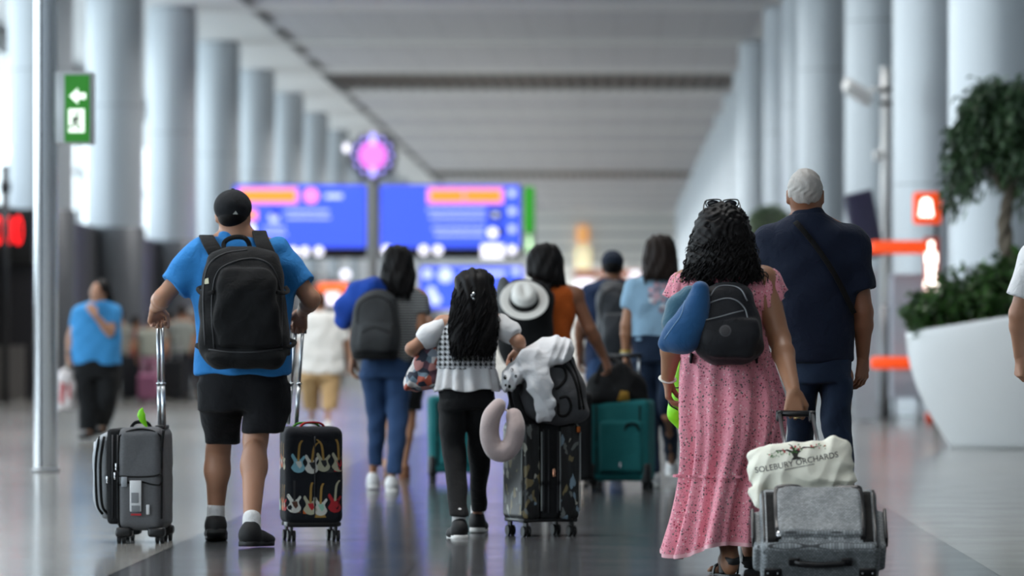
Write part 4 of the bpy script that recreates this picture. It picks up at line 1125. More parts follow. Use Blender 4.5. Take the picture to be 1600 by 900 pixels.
MB().add(*strip(spline([a(*q) for q in ((258, 672, -.2), (256, 690, -.205), (255, 705, -.206))], 4), .014, .006, (0, -1, 0))).build('pull_strap', PK2, t)
fy = -D_/2-.006
for pts in ([(188, 744), (215, 745), (240, 744), (252, 741)], [(188, 758), (215, 752), (240, 757), (252, 758)], [(252, 741), (256, 750), (252, 758)]):
    MB().add(*tube(spline([a(x_, y_, fy) for x_, y_ in pts], 5), .004, 6, .7, (0, 1, 0))).build('elastic_cord', PK2, t)
tg = MB().add(*rbox((a.X(231)-a.X(213), .006, a.Z(718+38)-a.Z(804)), .003, 2, (a.X(221), fy-.008, (a.Z(742)+a.Z(804))/2))).build('luggage_tag', plain('tag paper', 'd4d6d8', .5), t)
m_ = MB()
k = 768
while k < 784: m_.add(*box((a.X(214.5), fy-.0135, a.Z(k+.9)), (a.X(226), fy-.0115, a.Z(k)))); k += 1.8
k = 788
while k < 799: m_.add(*box((a.X(215), fy-.0135, a.Z(k+.9)), (a.X(228), fy-.0115, a.Z(k)))); k += 1.8
m_.add(*box((a.X(214), fy-.0135, a.Z(803)), (a.X(230), fy-.0115, a.Z(800))), mi=1); m_.build('barcode', [plain('barcode ink', '5a5f68', .6), INK[4]], tg, False)
MB().add(*rbox((.018, .004, .05), .002, 1, (a.X(240), fy-.003, a.Z(794)))).build('sticker', plain('tag paper', 'd4d6d8', .5), t)
MB().add(*rbox((.03, .006, .05), .002, 1, (a.X(203), fy-.003, a.Z(751)))).build('tag_loop', SILV, t)
lf = [a(230, 668, -.02), a(223, 655, -.03), a(221, 645, -.03), a(223, 637, -.03)]
MB().add(*tube(spline(lf, 6), .021, 10, .25, (0, 1, 0), taper=[(0, .2), (.3, .8), (.55, 1), (.8, .6), (1, .08)])).build('leaf_tag', plain('neon green rubber', '86e01c', .4), t)
# the strapped front case
xa, xb = a.X(150), a.X(197); zt, zb = a.Z(669), a.Z(817)
g_ = MB().add(*rbox((.072, .37, zt-zb), .022, 4, (xb-.036, 0, (zt+zb)/2))).build('front_case', cloth('black case gusset', '1a1b1d'), t)
S = SDF(); S.prof([(zb+.02, xb-.10, xb-.06, 0, .15), (zb+.07, xb-.135, xb-.06, 0, .165), ((zt+zb)/2, xa+.0, xb-.06, 0, .172), (zt-.10, xa+.004, xb-.06, 0, .17), (zt-.035, xb-.118, xb-.06, 0, .155), (zt-.015, xb-.09, xb-.06, 0, .12)], .01, 4, .02)
sh_ = solid('silver_shell', S, .006, SILV, g_)
B = bvh_of(sh_)
for off in (.028, .052):
    m_ = MB(); P = spline([(xb-.06-off, -.20, zt-.04), (xb-.075-off, -.20, zt-.14), (xb-.078-off, -.20, (zt+zb)/2), (xb-.07-off, -.20, zb+.10), (xb-.045-off, -.20, zb+.05)], 6)
    Q = []
    for p_ in P:
        h = B.ray_cast(Vector((p_[0], -.5, p_[2])), Vector((0, 1, 0))); 
        if h[0] is not None: Q.append(np.array(h[0])-np.array([0, .001, 0]))
    if len(Q) > 3: m_.add(*tube(Q, .007, 6, .5, (0, 1, 0))); m_.build('black_trim', PK2, g_)
for x_ in (a.X(184), a.X(192)): MB().add(*tube([(x_, -.188, zt-.03), (x_, -.188, zb+.03)], .004, 6)).build('zip', CORD, g_)
for (x_, y_) in ((176, 748), (190, 728), (188, 742)): MB().add(*rbox((.010, .008, .038), .003, 2, (a.X(x_), -.195, a.Z(y_)))).build('zip_pull', CHROME, g_)
MB().add(*rbox((.02, .04, .05), .008, 2, (a.X(154), -.1, a.Z(697)))).build('buckle', plain('pale buckle', 'c9ccd0', .3), g_)

# ------------------------------------------------------------------ guitar print suitcase, right of him
a = At(486, 304)
t = thing('suitcase', 'small black suitcase covered in guitar prints, right of the man in blue', 'suitcase', a.loc, math.radians(13))
CASEK = cloth('black case canvas', '191c22', weave=600); W, D_, Z0, Z1 = .300, .235, .085, .585
S = SDF(); S.box((0, 0, (Z0+Z1)/2), (W, D_, Z1-Z0), .042, .01); S.disp(folds(.0015, 12, 9, 2.0)); bd = solid('case_body', S, .007, CASEK, t); B = bvh_of(bd)
m_ = MB(); k = .040
for cx, cz, cb, cg, bend, cn in ((-.085, .40, 1, 0, .4, 3), (-.015, .395, 0, 7, .9, 3), (.045, .405, 2, 7, -.7, 3), (.125, .405, 2, 4, -.3, 3), (-.105, .195, 0, 6, .0, 7), (-.022, .185, 2, 4, .2, 3), (.03, .18, 0, 5, .3, 3), (.105, .195, 4, 4, .5, 2)):
    guitar(m_, B, cx, cz, k*1.2, bend, cb, cn, cg, 1.8)
for x0_, x1_, z_, ci in ((.10, .14, .355, 4), (.06, .10, .35, 7), (-.06, -.03, .14, 9), (-.12, -.07, .145, 6), (.0, .06, .12, 3)): decal(m_, B, [[(x0_, z_), (x1_, z_), (x1_-.01, z_+.02), (x0_, z_+.018)]], ci, .001)
fr = R(-PI/2, 'Z')
for cx, cz, cb, cg in ((-.07, .40, 0, 4), (.0, .41, 9, 0), (.065, .40, 2, 6), (-.06, .19, 5, 0), (.02, .19, 9, 2), (.075, .19, 4, 2)): guitar(m_, B, cx, cz, .034, .2, cb, 3, cg, 2.3, frame=fr)
for cx, cz, cb, cg in ((-.06, .40, 1, 4), (.03, .40, 2, 0), (-.06, .19, 4, 0), (.03, .19, 0, 2)): guitar(m_, B, cx, cz, .034, .2, cb, 3, cg, 2.3, frame=R(PI/2, 'Z'))
m_.build('guitar_print', INK, t, False)
m_ = MB(); m_.add(*tube(spline([(0, -D_/2-.002, Z0+.04), (0, -D_/2-.003, .3), (0, -D_/2-.002, Z1-.05)], 6), .003, 6)); m_.build('centre_seam', CORD, t)
for sx in (-1, 1):
    for sy in (-1, 1): wheel(t, sx*(W/2-.035), sy*(D_/2-.04), .027, .085)
MB().add(*rbox((W-.03, D_-.03, .03), .01, 2, (0, 0, .085))).build('base_tray', BLKPLASTIC, t)
p1, p2 = (a(450, 662, .06), a(462, 517, .1)), (a(463, 662, .06), a(473, 517, .1))
rot = R(-math.radians(13), 'Z').to_3x3()
Q = lambda p_: np.array(rot @ Vector(p_))
poles(t, [(Q(p1[0]), Q(p1[1])), (Q(p2[0]), Q(p2[1]))], .009)
MB().add(*tube([Q(p1[1])+np.array([-.02, 0, .0]), Q(p2[1])+np.array([.02, 0, .0])], .015, 10)).build('grip', BLKPLASTIC, t)
hd = MB().add(*strip(arc((-.06, -.01, Z1-.006), (.07, -.01, Z1-.006), (0, 0, .026)), .03, .010, (0, 0, 1))).build('top_handle', cloth('handle black red', 'a01c20'), t)
MB().add(*tube(arc((-.09, .02, Z1-.004), (.05, .02, Z1-.004), (0, 0, .022)), .007, 6)).build('green_strap', cloth('green webbing', '3f8a2a'), t)
MB().add(*rbox((.022, .006, .055), .006, 2)).build('luggage_tag', INK[0], t); o = C.objects[-1]; o.location = Q(a(444, 640, .03)); o.rotation_euler = (0, .15, .3)
MB().add(*tube(spline([Q(a(444, 650, .03)), Q(a(446, 658, .03)), Q(a(452, 664, .05))], 4), .003, 6)).build('tag_cord', INK[0], t)
# ================================================================== woman in the pink dress
def loft(mb, rows, a, fn=None, n=120, mi=0, m=10):
    """rows (py, xl, xr, yc, ry) -> open skirt; fn(th, u) -> (radial offset, dz)"""
    A = np.array(sorted([tuple(r) for r in a.rows(rows)], reverse=True)); K = spline(A, m); nr = len(K); th = np.linspace(0, 2*PI, n, endpoint=False); V = []
    for j, (z, xl, xr, yc, ry) in enumerate(K):
        u = j/(nr-1); rx = (xr-xl)/2; cx = (xl+xr)/2; off, dz = fn(th, u) if fn else (0*th, 0*th)
        V.append(np.c_[cx+(rx+off)*np.cos(th), yc+(ry+off)*np.sin(th), z+dz])
    F_ = [(j*n+i, j*n+(i+1) % n, (j+1)*n+(i+1) % n, (j+1)*n+i)[::-1] for j in range(nr-1) for i in range(n)]
    mb.add(np.concatenate(V), F_, mi)
def solidify(o, th=.002):
    md = o.modifiers.new('s', 'SOLIDIFY'); md.thickness = th; md.offset = 0; return o
def floral():
    m = Mt('pink floral cotton'); m.set(Roughness=.8); m.b.inputs['Sheen Weight'].default_value = .2; m.b.inputs['Specular IOR Level'].default_value = .25
    base = m.mix(m.noise(5, 4), 'e08a9c', 'e89aa8')
    def spots(sc, thr, stops, base):
        v = m.node('ShaderNodeTexVoronoi', Scale=sc); m.L.new(m.co(), v.inputs['Vector']); s_ = m.N.new('ShaderNodeSeparateColor'); m.L.new(v.outputs['Color'], s_.inputs[0])
        c = m.ramp(s_.outputs[0], stops, 'CONSTANT'); k = m.math('MULTIPLY', m.math('LESS_THAN', v.outputs['Distance'], thr), m.math('GREATER_THAN', s_.outputs[1], .45)); return m.mix(k, base, c)
    base = spots(85, .34, [(0, '5a4a50'), (.3, 'ac4058'), (.55, 'f0d0d4'), (.8, '60706a')], base)
    base = spots(150, .30, [(0, 'b54a60'), (.4, '3f3a42'), (.7, 'f2c8cc')], base)
    m.base(base); m.bump(m.noise(22, 4, dist=.6), .012, .35); return m.m
FLORAL = floral()
F = Fig(1140, 358, 'woman with black curly hair in a long pink floral dress pulling a grey suitcase')
F.joints(head=(1128, 359), neck=(1130, 408), shl=(1072, 446), shr=(1193, 440), ell=(1052, 528, .0), elr=(1218, 530, -.10), wrl=(1043, 592, .10), wrr=(1240, 612, -.38),
         hpl=(1108, 610), hpr=(1168, 610), knl=(1120, 735, -.02), knr=(1166, 735, .25), anl=(1141, 872, -.10), anr=(1172, 848, .35), tol=(1122, 889, .07), tor=(1178, 874, .48))
TR = [(415, 1105, 1155, 0, .06), (426, 1070, 1194, 0, .09), (450, 1062, 1202, 0, .118), (490, 1063, 1198, 0, .128), (530, 1068, 1195, 0, .122), (560, 1064, 1203, 0, .14)]
F.body(TR+[(620, 1066, 1218, 0, .15)], SK_D, 1.12, vox=.0065, leg_r=(.085, .055, .048, .033), arm_r=(.050, .042, .038, .026), neck_r=.052, shrink=.02,
       hands=[('l', (.05, .10, -1), (-1, .1, 0), dict(side=1, curl=.55, sc=.95)), ('r', (.0, -.25, -.95), (.1, -1, .2), dict(side=-1, curl=.98, sc=1.0))])
J = F.J
F.garment('bodice', [(418, 1092, 1168, 0, .085)]+TR[1:], FLORAL, fold=(.003, 18, 14, .3), vox=.0065, grow=.003, rnd_=.012)
SK = [(526, 1067, 1196, 0, .126), (551, 1064, 1202, 0, .143), (591, 1062, 1214, 0, .158), (636, 1062, 1222, .0, .168), (690, 1068, 1214, .0, .172), (745, 1068, 1196, .02, .185), (800, 1060, 1188, .02, .235), (850, 1047, 1190, .03, .275)]
def pl(th, u):
    g = np.clip((u-.1)/.9, 0, 1)**1.3
    w_ = np.sin(9*th+4.0*u)*.5+.35*np.sin(17*th+5*u+1)+.3*np.sin(5*th+1.5*u+2)
    w_ = np.sign(w_)*np.abs(w_)**.75
    dz = -.035*u**6*np.cos(th-3.5)+.02*u**6*np.sin(3*th); fine = .0035*np.sin(64*th)*np.exp(-((u-.52)/.05)**2)
    return w_*(.006+.054*g)+fine+.004*np.clip((u-.5)*40, 0, 1)*(u > .5), dz
m_ = MB(); loft(m_, SK, F.a, pl, 200, m=9); sk = m_.build('skirt', FLORAL, F.t); solidify(sk)
m_ = MB(); loft(m_, [(741, 1061, 1209, .02, .193), (745, 1061, 1209, .02, .194)], F.a, lambda th, u: (pl(th, .72)[0]+.003, 0*th), 200, m=2); m_.build('tier_seam', FLORAL, sk)
m_ = MB(); loft(m_, [(846, 1047, 1190, .03, .277), (852, 1047, 1190, .03, .280)], F.a, lambda th, u: (pl(th, .985)[0]+.002, pl(th, 1.0)[1]), 200, m=2); m_.build('hem_trim', plain('pale pink trim', 'e8b4bc', .7), sk)
for s_, sg in (('l', -1), ('r', 1)):
    c = J['sh'+s_]+np.array([sg*-.006, 0, 0]); V = []; n_ = 90; pr_ = [(.030, .060), (.052, .053), (.069, .035), (.078, .010), (.084, -.016), (.090, -.038), (.096, -.056)]
    for j, (r0, z0) in enumerate(pr_):
        u = j/(len(pr_)-1)
        for i in range(n_):
            th = 2*PI*i/n_; out = max(0, sg*math.cos(th)); back = max(0, -math.sin(th)); wv = (math.sin(th*10+sg)*.010+math.sin(th*23)*.004)*u**1.5
            V.append(c+np.array([(r0*(.92+.12*out)+wv)*math.cos(th), (r0*1.02+wv)*math.sin(th), z0-.045*u*back*(1.5 if sg > 0 else .4)+wv*.5+.012*u*out]))
    Fq = [(j*n_+i, j*n_+(i+1) % n_, (j+1)*n_+(i+1) % n_, (j+1)*n_+i) for j in range(len(pr_)-1) for i in range(n_)]
    solidify(MB().add(V, Fq).build('ruffle_sleeve', FLORAL, F.t), .003)
# curly hair
c = J['head']
S = SDF(); S.prof(F.rows([(317, 1112, 1146, 0, .06), (328, 1097, 1161, -.005, .095), (350, 1086, 1172, -.02, .12), (385, 1077, 1178, -.035, .125), (415, 1074, 1180, -.06, .115), (434, 1086, 1172, -.075, .08)]), .02, 2.1, .05)
S.ell(c+np.array([0, .085, -.03]), (.06, .07, .09), op='s')
S.disp(lambda D, X, Y, Z: D+.007*np.sin(70*X+9*np.sin(22*Z))*np.sin(64*Z+6*np.sin(30*X+20*Y))+.004*np.sin(130*Z+60*Y)*np.sin(110*X))
hr = solid('hair', S, .0055, HAIR_K, F.t)
g = np.random.RandomState(5); roots, tips = [], []
for k in range(760):
    th = g.uniform(PI*.92, PI*2.08); z = g.uniform(.0, 1.0)**.8
    py = 318+105*z; xl, xr, ry = np.interp(py, [317, 328, 350, 385, 415, 434], [1112, 1097, 1086, 1077, 1072, 1078]), np.interp(py, [317, 328, 350, 385, 415, 434], [1146, 1161, 1172, 1178, 1182, 1180]), np.interp(py, [317, 328, 350, 385, 415, 434], [.06, .095, .12, .125, .115, .08])
    yc = np.interp(py, [317, 350, 434], [0, -.02, -.075]); zz = F.a.Z(py); X0, X1 = F.a.X(xl), F.a.X(xr); cx, rx = (X0+X1)/2, (X1-X0)/2
    r_ = g.uniform(.86, 1.0); p_ = np.array([cx+rx*r_*math.cos(th), yc+ry*r_*math.sin(th), zz]); ln = g.uniform(.08, .17); lo = max(zz-ln, F.a.Z(443)+g.uniform(-.01, .03))
    roots.append(p_); tips.append(np.array([cx+(rx+.012+g.uniform(-.01, .022))*math.cos(th), yc+(ry+.012)*math.sin(th), lo]))
for k in range(60): roots.append(F.a(g.uniform(1150, 1178), g.uniform(380, 410), g.uniform(-.08, .06))); tips.append(F.a(g.uniform(1165, 1206), g.uniform(428, 446), g.uniform(-.12, .06)))
m_ = MB(); strands(m_, roots, tips, 22, .0032, .0085, 17, seed=3); m_.build('curls', HAIR_K, hr)
# sunglasses on the hair
m_ = MB()
for sg in (-1, 1):
    cx = 1128+sg*13.5; P = [F.a(cx+dx, 318+dy_, .02) for dx, dy_ in ((-11, -5), (0, -6.5), (11, -5.5), (12, 1), (8, 6), (-7, 6), (-11.5, 1))]; P.append(P[0]); m_.add(*tube(spline(P, 5), .0032, 6))
    m_.add(*tube(spline([F.a(1128+sg*26, 314, .02), F.a(1128+sg*28.5, 322, -.03), F.a(1128+sg*29, 334, -.07)], 5), .003, 6))
m_.add(*tube([F.a(1125, 315, .02), F.a(1131, 315, .02)], .003, 6))
sg_ = m_.build('sunglasses', BLKPLASTIC, F.t); 
m_ = MB()
for s2 in (-1, 1):
    v, f = cyl((0, 0, 0), .028, .002, 20); m_.add(v[:, [0, 2, 1]]*np.array([1, 1, .55])+F.a(1128+s2*13.5, 318, .02), f)
m_.build('lens', plain('dark lens', '22242a', .1), sg_)
m_ = MB(); w_ = J['wrl']; d_ = nrm(J['wrl']-J['ell']); m_.add(*tube([w_+.031*(math.cos(q)*nrm(np.cross(d_, (0, 1, 0)))+math.sin(q)*nrm(np.cross(d_, np.cross(d_, (0, 1, 0))))) for q in np.linspace(0, 2*PI, 26)], .010, 8, .35, d_*1.0)); m_.build('watch_band', INK[0], F.t)
def sandal(an, to, mat, parent):
    d_ = to-an; yaw = math.atan2(-d_[0], d_[1]); fl = .25; low = min(to[2]-.022, an[2]-.075); pitch = math.atan2((an[2]-.075)-(to[2]-.022), max(.05, np.linalg.norm(d_[:2])+.02))
    M = Matrix.Translation(Vector((an[0], an[1], an[2]-.070))) @ R(yaw, 'Z') @ R(-pitch, 'X')
    out = [(.025, -.065), (.036, -.04), (.037, .02), (.036, .08), (.046, .13), (.042, .17), (.022, .20)]; poly = out+[(-x, y) for x, y in out[::-1]]; n_ = len(poly)
    V = [(x, y, z) for z in (0, -.022) for x, y in poly]; o = MB().add(V, [tuple(range(n_)), tuple(range(n_, 2*n_))[::-1]]+[(i, (i+1) % n_, n_+(i+1) % n_, n_+i)[::-1] for i in range(n_)], 0, M).build('sandal', mat, parent)
    o.data.set_sharp_from_angle(angle=.7)
    def st(pts, nf=lambda q: (q[0], 0, q[2])): MB().add(*strip(spline(pts, 5), .030, .007, [nrm(nf(q)) for q in spline(pts, 5)]), M=M).build('strap', mat, o)
    st([(-.040, .12, .0), (-.034, .11, .032), (0, .105, .048), (.034, .11, .032), (.042, .12, .0)])
    st([(-.036, .01, .0), (-.038, .00, .05), (-.03, -.005, .085), (0, .03, .098), (.03, -.005, .085), (.038, .0, .05), (.036, .01, .0)], lambda q: (q[0], -.02, q[2]*.2))
    st([(-.036, .0, .065), (-.028, -.035, .060), (0, -.052, .055), (.028, -.035, .060), (.036, .0, .065)], lambda q: (q[0], q[1]-.0, .001))
for s_ in 'lr': sandal(J['an'+s_], J['to'+s_], plain('black sandal leather', '151416', .5), F.t)
m_ = MB(); m_.add(*tube([J['wrr']+nrm((0, -.25, -.95))*.115+np.array([.013*math.cos(q)+.012, .013*math.sin(q)-.02, 0]) for q in np.linspace(0, 2*PI, 16)], .003, 6)); m_.build('ring', plain('gold ring', 'd8c08a', .25, 1.0), F.t)
PW = F
# her backpack
a = F.a.shift(1142, 571, -.18)
t = thing('backpack', 'small black backpack with grey zips worn over the pink dress', 'backpack', a.loc)
NYL = cloth('black nylon', '14151a', rough=.6)
S = SDF(); S.prof(a.rows([(440, 1118, 1156, -.16, .05), (449, 1106, 1168, -.18, .07), (480, 1098, 1182, -.20, .09), (525, 1090, 1192, -.22, .10), (552, 1090, 1190, -.22, .10), (570, 1108, 1170, -.20, .08)]), .02, 2.8, .03)
S.prof(a.rows([(496, 1100, 1182, -.29, .03), (525, 1097, 1186, -.30, .045), (560, 1106, 1176, -.29, .04)]), .012, 3, .02); S.disp(folds(.003, 22, 18, .2)); pk = solid('pack_body', S, .006, NYL, t); B = bvh_of(pk)
ZG = plain('grey zip', '7c7f84', .4, .4); pp = lambda q: (a.X(q[0], -.3), a.Z(q[1], -.3))
for pts in ([(1110, 462), (1122, 448), (1142, 446), (1158, 452), (1168, 470)], [(1104, 476), (1118, 470), (1136, 466), (1152, 470), (1164, 482), (1168, 496)], [(1098, 501), (1120, 496), (1142, 490), (1162, 485)]):
    m_ = MB(); line_on(m_, [pp(q) for q in pts], .0032); m_.build('zip', ZG, t)
m_ = MB(); cx, cz = pp((1133, 517)); decal(m_, B, [[(cx+.026*math.cos(q), cz+.026*math.sin(q)) for q in np.linspace(0, 2*PI, 24, endpoint=False)]], 0, .0015); decal(m_, B, [[(cx+.019*math.cos(q), cz+.019*math.sin(q)) for q in np.linspace(0, 2*PI, 24, endpoint=False)]], 1, .0025)
m_.build('round_badge', [plain('badge rim', '2c2d33', .4), plain('badge', '1d1d22', .5)], t, False)
for sg, x0, x1, x2 in ((-1, 1112, 1092, 1090), (1, 1158, 1170, 1172)):
    P = spline([a(*q) for q in ((x0, 448, -.12), (x1, 432, -.11), (x2, 421, -.01), (x2, 436, .11), (x2-sg*-4, 490, .14), (x2+sg*14, 548, .06), (x2+sg*10, 560, -.12))], 7); U = np.array([np.interp(np.linspace(0, 6, len(P)), range(7), [u[k] for u in ((0, -.8, .5), (0, -.5, .9), (0, 0, 1), (0, .8, .6), (0, 1, 0), (sg, .4, 0), (sg, -.5, 0))]) for k in range(3)]).T
    MB().add(*strip(P, .045, .010, U)).build('shoulder_strap', NYL, t)
MB().add(*tube(arc(a(1126, 442, -.14), a(1148, 442, -.14), (0, 0, .03)), .006, 6)).build('grab_handle', NYL, t)
# blue neck pillow
VEL = cloth('blue velour', '1b5080', rough=.75, sheen=.3); TEALV = cloth('teal grey velour', '3c6478', sheen=.5)
a = F.a.shift(1068, 551, -.24)
t = thing('neck_pillow', 'blue velour travel neck pillow hanging on the left side of the small black backpack', 'travel pillow', a.loc)
S = SDF(); S.chain([a(1094, 453, -.26), a(1090, 478, -.26), a(1084, 506, -.26), a(1076, 528, -.26)], [.040, .048, .058, .060], .04); S.chain([a(1078, 500, -.26), a(1058, 526, -.25), a(1039, 538, -.24)], [.06, .060, .026], .05); S.disp(folds(.002, 15, 12, .9))
b_ = solid('cushion', S, .006, VEL, t)
S = SDF().chain([a(1078, 462, -.19), a(1060, 480, -.18), a(1052, 505, -.18), a(1060, 530, -.2)], [.045, .046, .042, .04], .04); solid('rear_lobe', S, .006, TEALV, t)
B = bvh_of(b_); m_ = MB(); P = []
for x_, z_ in spline([(a.X(q[0], -.25), a.Z(q[1], -.25)) for q in ((1079, 446), (1070, 470), (1064, 492), (1050, 512), (1038, 530))], 6):
    h = B.ray_cast(Vector((x_, -1, z_)), Vector((0, 1, 0)))
    if h[0] is not None: P.append(np.array(h[0]))
if len(P) > 3: m_.add(*tube(P, .003, 6)); m_.build('piping', plain('pale blue piping', '6f93b8', .6), t)
# neon green bag in front of her left hip
a = F.a.shift(1062, 674, .24)
t = thing('tote_bag', 'neon green bag showing at the left side of the pink dress', 'bag', a.loc)
NEON = cloth('neon green nylon', '8ce01e', rough=.5)
S = SDF(); S.prof(a.rows([(556, 1060, 1085, .26, .02), (575, 1053, 1100, .26, .05), (620, 1045, 1108, .26, .06), (655, 1047, 1104, .26, .06), (673, 1058, 1092, .26, .04)]), .01, 2.4, .02).disp(folds(.006, 18, 16, 2)); solid('bag_body', S, .006, NEON, t)
MB().add(*strip(spline([a(1056, 560, .22), a(1046, 600, .17), a(1046, 630, .19), a(1058, 640, .21)], 5), .02, .006, (-1, -.4, 0))).build('strap', BLKPLASTIC, t)
m_ = MB(); m_.add(*tube(spline([a(1049, 600, .185), a(1056, 606, .175), a(1064, 604, .178)], 4), .003, 5)); m_.build('seam', BLKPLASTIC, t)

# ------------------------------------------------------------------ white haired man
F = Fig(1268, 345, 'white haired man in dark navy short sleeved shirt and jeans beside the woman in pink')
F.joints(head=(1258, 303), neck=(1263, 342), shl=(1203, 378), shr=(1332, 378), ell=(1190, 460, .05), elr=(1349, 488, -.02), wrl=(1192, 520, .2), wrr=(1348, 560, .03),
         hpl=(1255, 590), hpr=(1308, 590), knl=(1252, 690, .12), knr=(1310, 680, -.05), anl=(1250, 835, .40), anr=(1318, 842, -.12))
TR = [(332, 1238, 1290, 0, .075), (346, 1216, 1312, 0, .10), (362, 1196, 1336, 0, .12), (392, 1190, 1342, 0, .13), (450, 1196, 1336, 0, .138), (520, 1205, 1334, 0, .142), (566, 1212, 1333, 0, .145)]
F.body(TR, SK_C, 1.08, yaw=-.05, neck_r=.060, leg_r=(.07, .045, .035, .03), vox=.0065, hands=[('l', (.1, .3, -.9), (-1, .1, .1), dict(side=1, curl=.5)), ('r', (-.05, .05, -1), (.75, -.65, .1), dict(side=-1, curl=.42))])
J = F.J; NAVY = cloth('navy cotton shirt', '121c30', wr=18)
def ex(S):
    for s_, fr in (('l', .62), ('r', .68)): S.cap(J['sh'+s_], J['el'+s_], .078, .070, .03, limb_cut(J['sh'+s_], J['el'+s_], fr))
F.garment('shirt', TR, NAVY, extra=ex, fold=(.006, 13, 15, 1.1), vox=.0065, grow=.003)
F.garment('collar', [(322, 1242, 1283, 0, .066), (332, 1237, 1289, 0, .075), (342, 1231, 1297, 0, .08)], NAVY, fold=None, vox=.005)
F.garment('jeans', [[(556, 1233, 1331, 0, .135), (600, 1230, 1333, 0, .14)], [(590, 1230, 1281, 0, .12), (615, 1229, 1276, .02, .115), (650, 1228, 1273, .06, .105), (690, 1229, 1271, .12, .09), (760, 1232, 1270, .25, .075), (838, 1232, 1268, .40, .068)], [(590, 1280, 1333, 0, .12), (645, 1283, 1331, -.03, .105), (668, 1284, 1331, -.05, .095), (700, 1294, 1334, -.07, .085), (760, 1300, 1335, -.1, .075), (848, 1302, 1335, -.12, .068)]], DENIM_D, fold=(.006, 14, 22, .3), vox=.0065, rnd_=.012, k=.008)
for s_, yw in (('l', .05), ('r', -.12)): shoe(J['an'+s_], yw, .02, .19, SHOEK, SOLEK, F.t, wide=1.1)
c = J['head']; S = SDF().ell(c+np.array([0, -.006, .016]), (.0805, .101, .101), .01, cut=[(c+np.array([0, 0, -.012]), (0, .45, -1)), (c+np.array([0, .055, 0]), (0, 1, -.9))]); S.disp(lambda D, X, Y, Z: D+.0026*np.sin(170*X+5*np.sin(50*Z))*np.sin(70*Z+20*X)); solid('hair', S, .005, HAIR_G, F.t)
P = spline([F.a(*q) for q in ((1236, 345, -.02), (1246, 350, -.115), (1275, 385, -.145), (1305, 430, -.150), (1335, 490, -.10))], 8); MB().add(*strip(P, .024, .005, (0, -1, .25))).build('crossbody_strap', PK2, F.t)

# ------------------------------------------------------------------ woven grey rolling case in front
WOV = Mt('woven black and white tweed'); WOV.set(Roughness=.55)
bk = WOV.node('ShaderNodeTexBrick', Scale=68.0); cx_ = WOV.xyz(); cb_ = WOV.N.new('ShaderNodeCombineXYZ'); WOV.L.new(cx_[0], cb_.inputs[0]); WOV.L.new(WOV.math('ADD', cx_[1], cx_[2]), cb_.inputs[1]); WOV.L.new(cb_.outputs[0], bk.inputs['Vector'])
bk.inputs['Color1'].default_value = lin('8d9396'); bk.inputs['Color2'].default_value = lin('bcc2c5'); bk.inputs['Mortar'].default_value = lin('222428'); bk.inputs['Mortar Size'].default_value = .075; bk.inputs['Row Height'].default_value = .6; bk.inputs['Brick Width'].default_value = .85
WOV.base(WOV.mix(WOV.noise(30, 3), bk.outputs['Color'], WOV.mix(.75, bk.outputs['Color'], '5f6366'))); WOV.bump(WOV.noise(10, 3), .012, .4); WOV = WOV.m
a = At(1280, 388); TH = math.radians(36)
t = thing('suitcase', 'grey woven two wheeled case at the bottom right, pulled by the woman in pink', 'suitcase', a.loc)
# case space: x across, y = handle side (away/down), z = up the case; leaning away from the camera
LM = Matrix.Translation((0, -.04, .035)) @ R(-(PI/2-TH), 'X'); W, D_, H = .470, .205, .385
def P3(x, y, z): return np.array(LM @ Vector((x, y, z)))
def addL(mb, v, f, mi=0): return mb.add(v, f, mi, LM)
S = SDF(); S.box((0, -D_/2, H/2), (W, D_, H), .028, .01); S.box((0, -D_-.012, H*.52), (W*.74, .04, H*.80), .016, .008)
S.box((-W/2-.012, -D_*.5, H*.42), (.035, D_*.62, H*.62), .014, .008); S.box((W/2+.012, -D_*.5, H*.42), (.035, D_*.62, H*.62), .014, .008); S.disp(folds(.0025, 16, 14, .5))
v, f = S.run(.006); v = relax(v, f, 1); me = npmesh('case_body', v, f); bd = link('case_body', me, WOV, t); bd.matrix_local = LM
bd.rotation_mode = 'XYZ'
B = bvh_of(bd)
def onface(pts, r, nm, mat, off=.001, y0=-1, w=None):
    Q = []
    for x_, z_ in spline(pts, 6):
        h = B.ray_cast(Vector((x_, y0, z_)), Vector((0, 1, 0)))
        if h[0] is not None: Q.append(np.array(h[0])-np.array([0, off, 0]))
    v, f = tube(Q, r, 8, .5, (0, 1, 0)) if w is None else strip(Q, w, .005, (0, 1, 0)); o = MB().add(v, f).build(nm, mat, t); o.matrix_local = LM; return o
onface([(-W*.36, H*.10), (-W*.365, H*.5), (-W*.36, H*.82), (-W*.31, H*.90), (0, H*.925), (W*.31, H*.90), (W*.36, H*.82), (W*.365, H*.5), (W*.36, H*.10)], .0055, 'pocket_zip', BLKPLASTIC, w=.022)
